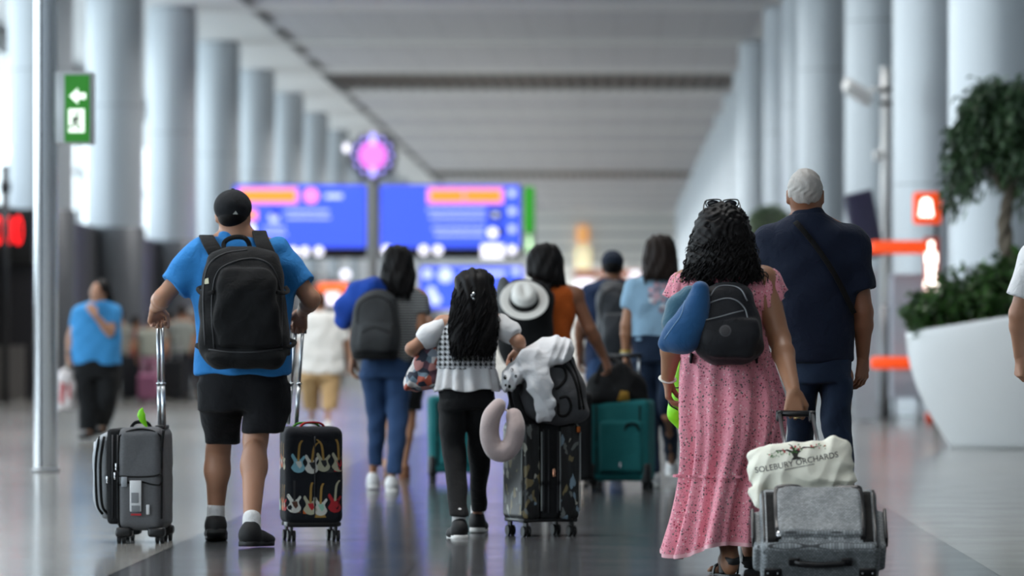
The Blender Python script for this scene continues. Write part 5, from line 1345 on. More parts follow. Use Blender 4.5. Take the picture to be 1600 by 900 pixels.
for sx in (-1, 1):
    onface([(sx*W*.405, H*.06), (sx*W*.405, H*.5), (sx*W*.405, H*.90)], .008, 'side_strap', PK2, w=.044)
    onface([(sx*W*.475, H*.02), (sx*W*.475, H*.5), (sx*W*.475, H*.95)], .006, 'edge_piping', BLKPLASTIC)
    m_ = MB(); addL(m_, *rbox((.012, .05, H*.50), .004, 2, (sx*(W/2+.032), -D_*.78, H*.45))); m_.build('side_zip', BLKPLASTIC, t)
    m_ = MB(); addL(m_, *rbox((.075, .05, .07), .014, 3, (sx*(W/2-.04), -.02, .018))); m_.build('wheel_housing', BLKPLASTIC, t)
    v, f = cyl((sx*(W/2-.04)-.015, -.005, .0), .034, .03, 24, axis='X'); m_ = MB(); addL(m_, v, f); m_.build('wheel', RUBBER, t).data.set_sharp_from_angle(angle=.7)
    m_ = MB(); addL(m_, *rbox((.07, .04, .012), .005, 2, (sx*(W/2-.045), -D_*.36, -.006))); m_.build('corner_guard', BLKPLASTIC, t)
    for q in (-.02, .02):
        v, f = cyl((0, 0, 0), .004, .003, 10); v = v*np.array([1, 1, -1])+np.array([sx*(W/2-.045)+q, -D_*.36, -.012]); m_ = MB(); addL(m_, v, f); m_.build('rivet', STEEL, t)
bh = MB(); addL(bh, *tube(spline([(-.10, -D_*.62, -.004), (-.085, -D_*.62, -.018), (-.05, -D_*.62, -.022), (0, -D_*.62, -.026), (.05, -D_*.62, -.022), (.085, -D_*.62, -.018), (.10, -D_*.62, -.004)], 5), .013, 10, .8)); bh = bh.build('bottom_handle', BLKPLASTIC, t)
for sx in (-1, 1): m_ = MB(); addL(m_, *rbox((.045, .038, .012), .005, 2, (sx*.105, -D_*.62, -.006))); m_.build('handle_mount', BLKPLASTIC, bh)
zp = MB(); addL(zp, *rbox((.012, .008, .03), .004, 2, (-W*.36, -D_-.044, H*.06))); addL(zp, *tube([(-W*.36+.007*math.cos(q), -D_-.046, H*.04+.013*math.sin(q)) for q in np.linspace(0, 2*PI, 16)], .0025, 6)); zp.build('zip_pull', CHROME, t)
m_ = MB(); addL(m_, *rbox((.30, D_*.8, .02), .006, 2, (0, -D_/2, H+.004))); m_.build('top_panel', WOV, t)
hand_w = PW.a.raw(1241, 648, -.42)+np.array([PW.a.x, PW.a.y, 0])-np.array(a.loc)
g0 = np.array([a.X(1217, .7), hand_w[1], hand_w[2]+.006]); g1 = np.array([a.X(1270, .7), hand_w[1], hand_w[2]+.004])
k_ = hand_w[1]; sc_ = FP/(a.y+k_); g0[0] = (1218-VX)/sc_-a.x; g1[0] = (1269-VX)/sc_-a.x
poles(t, [(P3(-.075, -.03, H-.02), g0), (P3(.075, -.03, H-.02), g1)], .0085)
MB().add(*tube([g0+np.array([-.015, 0, 0]), g1+np.array([.015, 0, 0])], .013, 12)).build('grip', BLKPLASTIC, t)
for g_ in (g0, g1): MB().add(*rbox((.032, .032, .05), .01, 3, g_-np.array([0, 0, .012]))).build('grip_corner', BLKPLASTIC, t)

# cream cotton bag on top of it
a = At(1252, 385).shift(1252, 790, .2)
t = thing('tote_bag', 'crumpled cream cotton shopping bag with a printed apple tree on the rolling case', 'bag', a.loc)
CREAM = cloth('cream cotton', 'efedde', wr=9, var=.05)
S = SDF(); S.prof(a.rows([(792, 1186, 1330, .2, .06), (775, 1176, 1335, .2, .09), (750, 1167, 1337, .2, .115), (720, 1169, 1334, .2, .11), (706, 1178, 1330, .2, .09), (696, 1196, 1322, .2, .07), (689, 1226, 1312, .2, .045)]), .02, 2.6, .03)
S.cap(a(1180, 712, .2), a(1186, 706, .18), .03, .02, .02); S.cap(a(1178, 770, .12), a(1192, 792, .08), .035, .02, .03); S.cap(a(1300, 694, .2), a(1318, 697, .2), .035, .03, .03)
def crumple(D, X, Y, Z):
    n1 = np.sin(21*X+16*Z+2.5*np.sin(13*Z-8*X)+1.0); n2 = np.sin(-17*X+29*Z+2*np.sin(19*X+5*Z)+2.0); n3 = np.sin(55*X-30*Z+3*np.sin(17*Z)); low = 1/(1+np.exp(-(-Z+.13)*40))
    return D-(.35+.75*low)*(.008*(1-np.abs(n1)*2)+.005*(1-np.abs(n2)*2))+.0010*n3
S.disp(crumple); bg_ = solid('bag_body', S, .0055, CREAM, t); B = bvh_of(bg_)
PRK = plain('print black', '26231f', .7); PRG = plain('print green', '5d7a4a', .7); PRR = plain('print red', 'b03a34', .7); PRB = plain('print grey', '6a6660', .7)
rot = math.radians(11); sc_ = a.s/1.0
def TM(px, py): return Matrix.Translation((a.X(px, .1), 0, a.Z(py, .1))) @ R(-rot, 'Y')
m_ = MB(); text_on(m_, 'SOLEBURY ORCHARDS', .0335, TM(1245, 723), 0, B, .0015)
def dl(pts, ci, o_=.0012): decal(m_, B, [pts], ci, o_, .01)
q = lambda px, py: (a.X(px, .1), a.Z(py, .1))
dl([q(1236, 719), q(1240, 714), q(1237, 708), q(1228, 704), q(1222, 705), q(1230, 702), q(1240, 705), q(1246, 702), q(1252, 705), q(1248, 708), q(1246, 713), q(1256, 716)], 0)
x_ = 1226
while x_ < 1272:
    y_ = 735-(x_-1226)*.20; dl([q(x_, y_), q(x_+1.6, y_-.3), q(x_+1.6, y_-2.3), q(x_, y_-2.0)], 3, .0015); x_ += 2.6
for pts in ([(1228, 705), (1215, 705), (1206, 710), (1215, 703.6), (1229, 703)], [(1246, 704), (1258, 700), (1272, 700), (1284, 696), (1270, 698.6), (1256, 698)], [(1240, 706), (1236, 697), (1230, 693), (1238, 696), (1243, 703)]): dl([q(*p_) for p_ in pts], 0)
for k in range(58):
    u = rnd.random(); px = 1200+92*u; py = 713-16*u-math.sin(u*PI)*10*rnd.random()+rnd.uniform(-4, 5); r_ = rnd.uniform(1.1, 2.2); an = rnd.uniform(0, 3)
    ex_, ez_ = math.cos(an)*r_, math.sin(an)*r_; dl([q(px-ex_, py-ez_), q(px-ez_*.5, py+ex_*.5), q(px+ex_, py+ez_), q(px+ez_*.5, py-ex_*.5)][::-1], 1 if k % 6 else 2, .0018)
for px, py in ((1243, 698), (1248, 702), (1236, 700), (1268, 697), (1226, 706)): dl([q(px+1.7*math.cos(w_), py+1.7*math.sin(w_)) for w_ in np.linspace(0, -2*PI, 9)[:-1]], 2, .002)
m_.build('orchard_print', [PRK, PRG, PRR, PRB], t, False)
# ================================================================== girl with the houndstooth vest
F = Fig(730, 298, 'girl with long wavy black hair in houndstooth vest over white blouse, black trousers')
F.joints(head=(741, 455), neck=(739, 492), shl=(692, 508), shr=(782, 506), ell=(644, 545, -.02), elr=(810, 534, -.05), wrl=(656, 552, .14), wrr=(812, 547, .15),
         hpl=(712, 620), hpr=(748, 620), knl=(710, 722, -.05), knr=(747, 720, .12), anl=(717, 817, -.28), anr=(746, 806, .45))
TR = [(490, 716, 764, 0, .06), (500, 698, 778, 0, .08), (514, 688, 784, 0, .095), (545, 685, 776, 0, .10), (575, 684, 772, 0, .105), (606, 681, 777, 0, .12)]
F.body(TR, SK_B, .84, hs=.93, leg_r=(.07, .045, .035, .03), neck_r=.045, vox=.006, shrink=.018, hands=[('l', (.2, .55, -.5), (-.5, .5, .6), dict(side=1, curl=.6, sc=.85)), ('r', (-.1, .35, -.8), (.5, .5, .5), dict(side=-1, curl=.9, sc=.85))])
J = F.J
def hound():
    m = Mt('houndstooth'); m.set(Roughness=.85); v = m.map((75, 75, 75)); x, y, z = m.xyz(v)
    fx, fz = m.math('FRACT', m.math('MULTIPLY', x, .5)), m.math('FRACT', m.math('MULTIPLY', z, .5))
    a_, b_ = m.math('LESS_THAN', fx, .5), m.math('LESS_THAN', fz, .5); dg = m.math('LESS_THAN', m.math('FRACT', m.math('MULTIPLY', m.math('ADD', x, z), 1.0)), .5)
    both = m.math('MULTIPLY', a_, b_); one = m.math('ABSOLUTE', m.math('SUBTRACT', a_, b_)); k = m.math('ADD', both, m.math('MULTIPLY', one, dg)); m.base(m.mix(k, '15161a', 'd4d7db')); return m.m
HND = hound(); WCOT = cloth('white cotton', 'dfe0e2', wr=16, var=.04)
F.garment('vest', [(486, 708, 772, 0, .065), (496, 700, 778, 0, .085), (510, 689, 783, 0, .10), (530, 684, 780, 0, .108), (558, 683, 775, 0, .11), (577, 681, 774, 0, .114)], HND, fold=(.003, 14, 12, .8), vox=.006, rnd_=.01)
m_ = MB(); loft(m_, [(574, 683, 772, 0, .108), (582, 682, 775, 0, .117), (598, 680, 778, 0, .135), (610, 678, 780, 0, .145)], F.a, lambda th, u: ((.004+.010*u)*np.sin(13*th+np.sin(3*th)), .008*u*np.sin(5*th)), 160, m=5)
solidify(m_.build('blouse_peplum', WCOT, F.t), .003)
for s_, fr in (('l', .62), ('r', .60)):
    S = SDF(); A_, B_ = J['sh'+s_], J['el'+s_]; S.cap(A_-np.array([0, 0, .005]), A_+(B_-A_)*.45, .056, .058, .03); S.cap(A_+(B_-A_)*.45, A_+(B_-A_)*.75, .057, .048, .03, limb_cut(A_, B_, fr+.1)); S.disp(folds(.005, 26, 20, 1.2)); solid('puff_sleeve', S, .006, WCOT, F.t)
F.garment('trousers', [[(598, 684, 772, 0, .115), (640, 684, 773, 0, .125)], [(630, 684, 732, 0, .105), (693, 689, 728, -.03, .085), (750, 696, 730, -.13, .072), (806, 703, 732, -.27, .062)], [(630, 727, 773, 0, .105), (693, 731, 767, .08, .085), (750, 734, 763, .2, .072), (800, 737, 760, .42, .062)]], BLKPANT, fold=(.005, 14, 20, 2.3), vox=.006, rnd_=.012)
for s_, yw in (('l', .25), ('r', -.1)):
    an = J['an'+s_]; S = SDF().cap(an+np.array([0, 0, -.02]), an+np.array([0, 0, .05]), .036, .036, .01); solid('sock', S, .005, SOCK, F.t); shoe(an, yw, .02, .165, SHOEK, SOLEW, F.t, wide=.95)
def long_hair(F, rows, mat, n=420, wave=.010, curls=5, seed=1, ry_face=True, tl=.25, r=.0032, low=None, vox=.006):
    c = F.J['head']; S = SDF(); S.prof(F.rows(rows), .02, 2.1, .04)
    sgn = -1
    S.ell(c+np.array([0, .10, -.04])@np.eye(3), (.062, .07, .095), op='s')
    S.disp(lambda D, X, Y, Z: D+.004*np.sin(95*X+3*np.sin(14*Z+8*X))+.002*np.sin(170*X+30*Y+2*np.sin(20*Z)))
    hr = solid('hair', S, vox, mat, F.t); g = np.random.RandomState(seed); A = np.array(sorted(F.rows(rows))); ro, ti = [], []
    z0, z1 = A[0, 0], A[-1, 0]
    def on(z, th, k): xl, xr, yc, ry = [np.interp(z, A[:, 0], A[:, j]) for j in range(1, 5)]; return np.array([(xl+xr)/2+(xr-xl)/2*k*math.cos(th), yc+ry*k*math.sin(th), z])
    for i in range(n):
        th = g.uniform(PI*.95, PI*2.05); z = g.uniform(z0+.04, z1-.005); ln = g.uniform(.5, 1.2)*tl; zb = max(z-ln, z0-g.uniform(-.02, .045))
        p0 = on(z, th, .97); p1 = on(max(zb, z0), th+g.normal()*.05, 1.03); p1[2] = zb; ro.append(p0); ti.append(p1)
    m_ = MB(); strands(m_, ro, ti, 12, r, wave, curls, seed=seed); m_.build('hair_strands', mat, hr); return hr
hr = long_hair(F, [(419, 728, 756, 0, .05), (428, 715, 768, -.005, .085), (450, 710, 773, -.02, .105), (478, 708, 776, -.05, .09), (510, 703, 778, -.085, .06), (540, 702, 774, -.10, .045), (556, 712, 766, -.105, .03)], HAIR_K, 520, .011, 7, 2)
c = F.a(738, 464, -.12); m_ = MB()
m_.add(*tube([c+np.array([-.022, -.01, -.018]), c+np.array([.012, -.012, .022])], .008, 8, .5, (0, 1, 0))); m_.add(*tube([c+np.array([-.004, -.012, .0]), c+np.array([.016, -.012, -.020])], .007, 8, .5, (0, 1, 0))); m_.build('hair_clip', CHROME, hr)
# patterned bag under her left arm
a = F.a.shift(661, 611, .05)
t = thing('patterned_bag', 'crumpled red, white and grey patterned bag under the girl\'s left arm', 'bag', a.loc)
def patch():
    m = Mt('patchwork print'); m.set(Roughness=.7); v = m.node('ShaderNodeTexVoronoi', Scale=26.0); m.L.new(m.co(), v.inputs['Vector']); s_ = m.N.new('ShaderNodeSeparateColor'); m.L.new(v.outputs['Color'], s_.inputs[0])
    c = m.ramp(s_.outputs[0], [(0, '232a3c'), (.2, 'c98a84'), (.36, '8f9aa6'), (.5, 'd8d4d2'), (.66, '5b3a48'), (.78, 'b4543f'), (.9, '6d8290')], 'CONSTANT'); m.base(c); m.bump(m.noise(20, 4), .01, .5); return m.m
S = SDF(); S.prof(a.rows([(536, 666, 684, .05, .05), (552, 652, 692, .05, .085), (580, 642, 694, .05, .10), (604, 632, 682, .05, .09), (611, 634, 664, .05, .05)]), .02, 2.2, .03); S.disp(folds(.012, 20, 22, .6)).disp(folds(.005, 45, 40, 1.6)); solid('bag_body', S, .006, patch(), t)
MB().add(*tube(spline([a(668, 540, .0), a(656, 536, .03), a(650, 548, .09), a(660, 560, .1)], 5), .008, 8)).build('handle', INK[4], t)

# ------------------------------------------------------------------ camouflage printed trolley, backpack, jacket, pillow
a = At(845, 297)
t = thing('suitcase', 'tall black patterned suitcase with spinner wheels beside the girl in houndstooth vest', 'suitcase', a.loc, math.radians(24))
def camo():
    m = Mt('printed shell'); m.set(Roughness=.4); v = m.node('ShaderNodeTexVoronoi', Scale=34.0, Randomness=1.0); wv = m.N.new('ShaderNodeMix'); 
    mp = m.map((1, 1, .55)); n_ = m.node('ShaderNodeTexNoise', Scale=9.0, Detail=3.0); m.L.new(mp, n_.inputs['Vector']); ad = m.N.new('ShaderNodeVectorMath'); ad.operation = 'ADD'; sc_ = m.N.new('ShaderNodeVectorMath'); sc_.operation = 'SCALE'; sc_.inputs['Scale'].default_value = .12
    m.L.new(n_.outputs['Color'], sc_.inputs[0]); m.L.new(mp, ad.inputs[0]); m.L.new(sc_.outputs[0], ad.inputs[1]); m.L.new(ad.outputs[0], v.inputs['Vector']); s_ = m.N.new('ShaderNodeSeparateColor'); m.L.new(v.outputs['Color'], s_.inputs[0])
    c = m.ramp(s_.outputs[0], [(0, '0c0d0e'), (.50, '6d716f'), (.60, '101112'), (.72, '7d6f4c'), (.80, '131415'), (.88, '7f95a4'), (.94, 'b0aea2')], 'CONSTANT')
    k = m.math('LESS_THAN', v.outputs['Distance'], .72); m.base(m.mix(k, '1b1d1d', c)); return m.m
W, D_, Z0, Z1 = .29, .235, .085, .60
CAM = camo(); hw = .29
for nm, x0, x1 in (('rear_shell', -.165, -.055), ('front_shell', .045, .165)):
    S = SDF(); S.box(((x0+x1)/2, 0, (Z0+Z1)/2), (x1-x0, .30, Z1-Z0), .035, .01); S.disp(lambda D, X, Y, Z: D+.0022*np.sin(190*X)); solid(nm, S, .006, CAM, t)
g_ = MB().add(*rbox((.115, .296, Z1-Z0-.006), .03, 4, (-.005, 0, (Z0+Z1)/2))).build('gusset', cloth('black case gusset', '1a1b1d'), t)
for x_ in (-.048, -.020, .032): MB().add(*tube(spline([(x_, -.150, Z0+.04), (x_, -.152, .3), (x_, -.150, Z1-.04)], 5), .004, 6)).build('zip', CORD, g_)
MB().add(*rbox((.016, .012, .045), .005, 2, (.008, -.156, .335))).build('zip_lock', plain('copper lock', 'e8a888', .2, .9), t)
MB().add(*rbox((.02, .02, .035), .006, 2, (.150, -.150, .56))).build('corner_rivet', plain('copper tag', 'b0602c', .3, .8), t)
for x_ in (-.166, .166, .047, -.058): MB().add(*tube(spline([(x_, -.135-.012*(abs(x_) < .1), Z0+.05), (x_, -.137-.012*(abs(x_) < .1), .3), (x_, -.135-.012*(abs(x_) < .1), Z1-.05)], 5), .0045, 6)).build('edge_piping', plain('pale piping', '8e9292', .4), t)
for x_ in (-.13, .13):
    for y_ in (-.105, .105): wheel(t, x_, y_, .028, .085)
MB().add(*rbox((.31, .27, .02), .008, 2, (0, 0, .087))).build('base_tray', BLKPLASTIC, t)
rot = R(-math.radians(24), 'Z').to_3x3(); Q = lambda p_: np.array(rot @ Vector(p_))
PKM = plain('rose gold pole', 'd8a8a0', .3, .8)
poles(t, [(Q(a(803, 664, .06)), Q(a(803, 556, .12))), (Q(a(822, 664, .10)), Q(a(820, 556, .17)))], .008, mat=PKM)
MB().add(*tube([Q(a(800, 554, .11)), Q(a(823, 554, .18))], .014, 10)).build('grip', PKM, t)
# backpack lying across the case top
a2 = a.shift(855, 660, 0)
t = thing('backpack', 'charcoal backpack with cord loops lying on top of the black patterned suitcase', 'backpack', a2.loc); a = a2
CHAR = cloth('charcoal pack fabric', '4a4b4e', wr=20)
S = SDF()
S.prof(a.rows([(664, 815, 905, -.02, .12), (655, 800, 915, -.02, .14), (625, 792, 918, -.02, .15), (600, 790, 914, -.02, .145), (575, 800, 902, -.02, .13), (552, 830, 890, -.02, .10), (543, 850, 880, -.02, .06)]), .02, 2.5, .03)
S.disp(folds(.007, 13, 15, .4)); pk = solid('pack_body', S, .006, CHAR, t); B = bvh_of(pk); pp = lambda q: (a.X(q[0], -.15), a.Z(q[1], -.15))
for pts, r_ in (([(866, 572), (880, 575), (884, 590), (876, 602), (868, 608)], .008), ([(874, 622), (886, 620), (892, 634), (886, 648), (874, 648), (872, 630)], .008), ([(862, 565), (884, 572), (900, 600), (906, 640)], .010), ([(884, 552), (902, 590), (912, 640)], .008), ([(806, 610), (812, 630), (820, 655)], .016), ([(796, 612), (800, 632), (808, 650)], .012)):
    m_ = MB(); line_on(m_, [pp(q) for q in pts], r_); m_.build('cord_loop', PK2, t)
MB().add(*strip(spline([a(812, 600, -.16), a(806, 620, -.19), (a(818, 650, -.18)), a(834, 662, -.14)], 6), .035, .01, (0, -1, 0))).build('shoulder_strap', PK, t)
# white jacket draped over it
a = a.shift(838, 610, -.05)
t = thing('jacket', 'white jacket draped over the charcoal backpack, one sleeve hanging down in front', 'jacket', a.loc)
WJ = cloth('white jersey', 'dcdde0', wr=14, var=.03)
S = SDF()
S.prof(a.rows([(612, 783, 808, -.13, .05), (600, 782, 816, -.12, .08), (580, 784, 850, -.09, .12), (568, 796, 884, -.06, .145), (550, 812, 897, -.04, .135), (535, 832, 896, -.03, .11), (524, 850, 886, -.02, .06)]), .03, 2.2, .03)
S.chain([a(832, 568, -.17), a(842, 600, -.20), a(853, 630, -.20), a(852, 650, -.19)], [.085, .066, .052, .040], .02, sq=.45); S.cap(a(844, 655, -.19), a(862, 645, -.19), .026, .028, .01)
S.disp(folds(.004, 22, 14, .9)).disp(lambda D, X, Y, Z: D-.007*(1-2*np.abs(np.sin(48*X+12*Z+2*np.sin(14*Z+5*X))))*.7-.004*(1-2*np.abs(np.sin(30*Z-38*X+2.5*np.sin(20*X))))); b_ = solid('jacket_body', S, .006, WJ, t); B = bvh_of(b_); m_ = MB()
for px, py, r_ in ((789, 590, 2.6), (796, 604, 2.4), (806, 588, 2.0), (790, 602, 1.6), (800, 578, 2.2)): 
    cx, cz = a.X(px, -.2), a.Z(py, -.2); decal(m_, B, [[(cx+r_/297*math.cos(w_), cz+r_/297*1.3*math.sin(w_)) for w_ in np.linspace(0, 2*PI, 12, endpoint=False)]], 0, .0015, .01)
m_.build('dot_print', PK2, t, False)
# beige neck pillow
a = At(790, 301).shift(786, 721, -.16)
t = thing('neck_pillow', 'beige pink U-shaped neck pillow hanging upside down off the patterned suitcase', 'travel pillow', a.loc)
BEI = cloth('beige pink velour', 'b7a6a4', rough=.7, sheen=.5, var=.05)
P = spline([a(779, 634, -.16), a(768, 652, -.17), a(765, 680, -.17), a(773, 702, -.17), a(788, 706, -.17), (a(801, 692, -.17)), a(806, 668, -.17), a(803, 650, -.15)], 5)
S = SDF().chain(P, np.interp(np.linspace(0, 1, len(P)), [0, .15, .5, .85, 1], [.038, .048, .052, .048, .042]), .004); S.disp(folds(.0015, 14, 12, .4)); solid('cushion', S, .006, BEI, t)
MB().add(*tube(spline([a(779, 636, -.16), a(790, 640, -.10), a(800, 648, -.15)], 5), .006, 6)).build('snap_cord', BEI, t)

# ------------------------------------------------------------------ woman in jeans with jumper on her shoulder
DK = cloth('heather dark grey', '3a3c3e', var=.3)
def stripes(nm, c1, c2, sc_, ax=2):
    m = Mt(nm); m.set(Roughness=.85); v = m.xyz()[ax]; k = m.math('LESS_THAN', m.math('FRACT', m.math('MULTIPLY', v, sc_)), .45); m.base(m.mix(k, c1, c2)); return m.m
F = Fig(605, 226, 'woman in blue jeans and striped top, royal blue jumper over shoulder, grey backpack')
F.joints(head=(620, 412), neck=(620, 445), shl=(578, 464), shr=(654, 466), ell=(556, 520, -.02), elr=(658, 512, -.05), wrl=(551, 560, .06), wrr=(668, 505, .22),
         hpl=(585, 580), hpr=(620, 580), knl=(587, 655, .08), knr=(620, 655, -.05), anl=(583, 744, .15), anr=(612, 750, -.25))
TR = [(447, 598, 644, 0, .06), (457, 576, 660, 0, .09), (480, 568, 664, 0, .115), (520, 570, 660, 0, .12), (566, 564, 645, 0, .13)]
F.body(TR, SK_A, 1.0, vox=.008, hv=.004, leg_r=(.07, .045, .033, .028), hands=[('l', (-.1, .1, -1), (-1, .1, 0), dict(side=1, curl=.45)), ('r', (.2, .8, .3), (.6, -.2, .7), dict(side=-1, curl=.8))])
J = F.J
def ex(S):
    for s_ in 'lr': S.cap(J['sh'+s_], J['el'+s_], .066, .060, .03, limb_cut(J['sh'+s_], J['el'+s_], .55))
F.garment('striped_top', TR, stripes('striped jersey', '46494c', '9fa3a4', 55.0), extra=ex, vox=.008)
F.garment('jeans', [[(558, 564, 643, 0, .13), (590, 562, 643, 0, .14)], [(585, 563, 604, 0, .12), (638, 571, 605, .05, .09), (684, 575, 601, .09, .080), (728, 575, 598, .13, .058)], [(585, 603, 643, 0, .12), (638, 605, 640, -.02, .09), (684, 606, 635, -.13, .080), (740, 603, 626, -.24, .060)]], DENIM, vox=.008, fold=(.005, 14, 20, .7), rnd_=.012)
for s_, yw in (('l', .05), ('r', .0)): shoe(J['an'+s_], yw, .03, .17, SHOEW, SOLEW, F.t)
long_hair(F, [(382, 608, 634, 0, .05), (395, 599, 644, -.005, .09), (420, 597, 648, -.02, .11), (438, 594, 650, -.05, .10), (450, 596, 648, -.07, .07), (462, 604, 640, -.09, .04)], HAIR_K, 260, .004, 2, 4, vox=.008)
ju = SDF().chain([F.a(602, 452, -.06), F.a(582, 450, -.09), F.a(560, 462, -.05), F.a(545, 480, 0), F.a(537, 500, .03)], [.055, .075, .085, .09, .07], .04).chain([F.a(584, 448, .02), F.a(560, 462, .08), F.a(545, 490, .10)], [.07, .08, .07], .04); ju.disp(folds(.008, 18, 16, .5))
a = F.a.shift(556, 510, 0)
t = thing('jumper', 'royal blue jumper slung over the left shoulder of the woman in jeans', 'jumper', a.loc)
o = solid('jumper_body', ju, .008, cloth('royal blue knit', '1f49a8', wr=30), t); o.location = tuple(-a.off)
a = F.a.shift(585, 562, -.2)
t = thing('backpack', 'heather grey backpack with black base on the woman in jeans', 'backpack', a.loc)
S = SDF(); S.prof(a.rows([(452, 578, 606, -.17, .05), (464, 562, 616, -.19, .09), (500, 551, 624, -.22, .13), (540, 546, 625, -.23, .14), (560, 552, 618, -.22, .11)]), .02, 2.7, .03); S.prof(a.rows([(505, 562, 612, -.34, .03), (525, 558, 614, -.36, .05), (548, 560, 612, -.34, .04)]), .01, 3, .02); S.disp(folds(.004, 16, 14, .3)); pk = solid('pack_body', S, .008, DK, t); B = bvh_of(pk)
S = SDF(); S.prof(a.rows([(546, 549, 624, -.225, .14), (562, 551, 620, -.22, .125)]), .01, 2.8, .015); solid('black_base', S, .008, PK, t)
pp = lambda q: (a.X(q[0], -.3), a.Z(q[1], -.3))
for pts in ([(558, 505), (563, 475), (588, 463), (610, 475), (618, 510)], [(566, 520), (586, 512), (610, 520)]): m_ = MB(); line_on(m_, [pp(q) for q in pts], .005); m_.build('zip', PK2, t)
for sg, x0 in ((-1, 580), (1, 606)): MB().add(*strip(spline([a(x0, 462, -.12), a(x0+sg*6, 452, -.08), a(x0+sg*8, 448, .0), a(x0+sg*8, 458, .11), a(x0+sg*10, 500, .13), a(x0+sg*22, 545, .02), a(x0+sg*14, 552, -.12)], 6), .05, .012, np.array([np.interp(np.linspace(0, 6, 37), range(7), [u[k] for u in ((0, -.8, .5), (0, -.5, .9), (0, 0, 1), (0, .8, .6), (0, 1, 0), (sg, .4, 0), (sg, -.5, 0))]) for k in range(3)]).T)).build('shoulder_strap', PK, t)

# ------------------------------------------------------------------ helper for the plainer walkers
def walker(px, s, label, rows, jt, skin, top, legs_rows, legmat, b=1.0, sleeves=.55, shoes=None, vox=.009, hs=1.0, yaw=0, sl_r=(.066, .060), hands=None, hem=None, topname='t_shirt', legname='trousers', fl=.17, neck_r=.055, leg_r=(.07, .045, .033, .028)):
    F = Fig(px, s, label); F.joints(**jt); hands = hands or [('l', (-.05, .15, -1), (-1, .1, 0), dict(side=1, curl=.5)), ('r', (.05, .15, -1), (1, .1, 0), dict(side=-1, curl=.5))]
    F.body(rows, skin, b, vox=vox, hv=.0045, leg_r=leg_r, hs=hs, yaw=yaw, hands=hands, neck_r=neck_r); J = F.J
    def ex(S):
        for s_ in 'lr':
            if sleeves: S.cap(J['sh'+s_], J['el'+s_], sl_r[0]*b, sl_r[1]*b, .03, limb_cut(J['sh'+s_], J['el'+s_], sleeves))
            if sleeves and sleeves > .95: S.cap(J['el'+s_], J['wr'+s_], sl_r[1]*b, .042*b, .03)
    F.garment(topname, rows, top, extra=ex, vox=vox, fold=(.006, 14, 13, px*.1)); F.garment(legname, legs_rows, legmat, vox=vox, fold=(.005, 13, 18, px*.2), rnd_=.012)
    if shoes:
        for s_ in 'lr': shoe(J['an'+s_], yaw, .03, fl, shoes[0], shoes[1], F.t)
    return F
def cap_hat(F, mat, yaw=0, brim=True):
    c = F.J['head']; S = SDF().ell(c+np.array([0, -.006, .028]), (.090, .106, .088), .01, cut=[(c+np.array([0, 0, -.008]), (0, .2, -1))]); cp = solid('cap', S, .007, mat, F.t)
    if brim: S = SDF().ell(c+np.array([0, .12, .012]), (.07, .08, .012), .01); solid('cap_brim', S, .007, mat, cp)
def short_hair(F, mat, z=-.05): c = F.J['head']; S = SDF().ell(c+np.array([0, -.008, .012]), (.084, .103, .103), .01, cut=[(c+np.array([0, 0, z]), (0, .35, -1)), (c+np.array([0, .06, 0]), (0, 1, -.8))]); solid('hair', S, .007, mat, F.t)

# orange top woman
OR = cloth('rust orange cotton', 'b4561c', wr=18)
F = walker(850, 235, 'woman in rust orange top with black backpack and shoulder length black hair', [(440, 832, 872, 0, .06), (453, 806, 900, 0, .09), (475, 800, 900, 0, .12), (515, 806, 894, 0, .12), (586, 808, 892, 0, .13)],
    dict(head=(851, 408), neck=(852, 440), shl=(806, 462), shr=(898, 462), ell=(790, 510, .0), elr=(922, 515, .0), wrl=(802, 545, .15), wrr=(944, 558, .10), hpl=(835, 600), hpr=(868, 600), knl=(835, 680, .1), knr=(868, 680, 0), anl=(835, 752, .3), anr=(866, 756, -.1)),
    SK_C, OR, [[(578, 808, 892, 0, .13), (610, 808, 893, 0, .135)], [(605, 809, 850, 0, .11), (680, 818, 850, .1, .085), (758, 824, 846, .3, .06)], [(605, 849, 892, 0, .11), (680, 852, 884, 0, .085), (762, 855, 878, -.1, .06)]], BLKPANT, 1.05, 0, (SHOEK, SOLEK),
    hands=[('l', (.2, .5, -.7), (-.6, .4, .6), dict(side=1, curl=.7)), ('r', (.35, .2, -.9), (.5, -.5, .5), dict(side=-1, curl=.6))])
long_hair(F, [(379, 840, 866, 0, .05), (392, 827, 877, -.005, .09), (415, 823, 881, -.01, .11), (432, 826, 882, -.02, .10), (446, 846, 884, -.02, .07)], HAIR_K, 200, .003, 2, 7, vox=.008)
a = F.a.shift(822, 573, -.2)
t = thing('backpack', 'black backpack with a white hat hung on it, worn over the orange top', 'backpack', a.loc)
S = SDF(); S.prof(a.rows([(437, 800, 846, -.16, .05), (450, 786, 858, -.19, .09), (500, 780, 864, -.22, .13), (550, 779, 862, -.22, .13), (571, 790, 852, -.2, .1)]), .02, 2.8, .03).disp(folds(.005, 16, 14, .3)); solid('pack_body', S, .008, PK, t)
S = SDF().ell(a(786, 470, -.25), (.06, .08, .16), .03).disp(folds(.006, 22, 20, .1)); solid('side_bundle', S, .008, cloth('grey bundle', '55585a'), t)
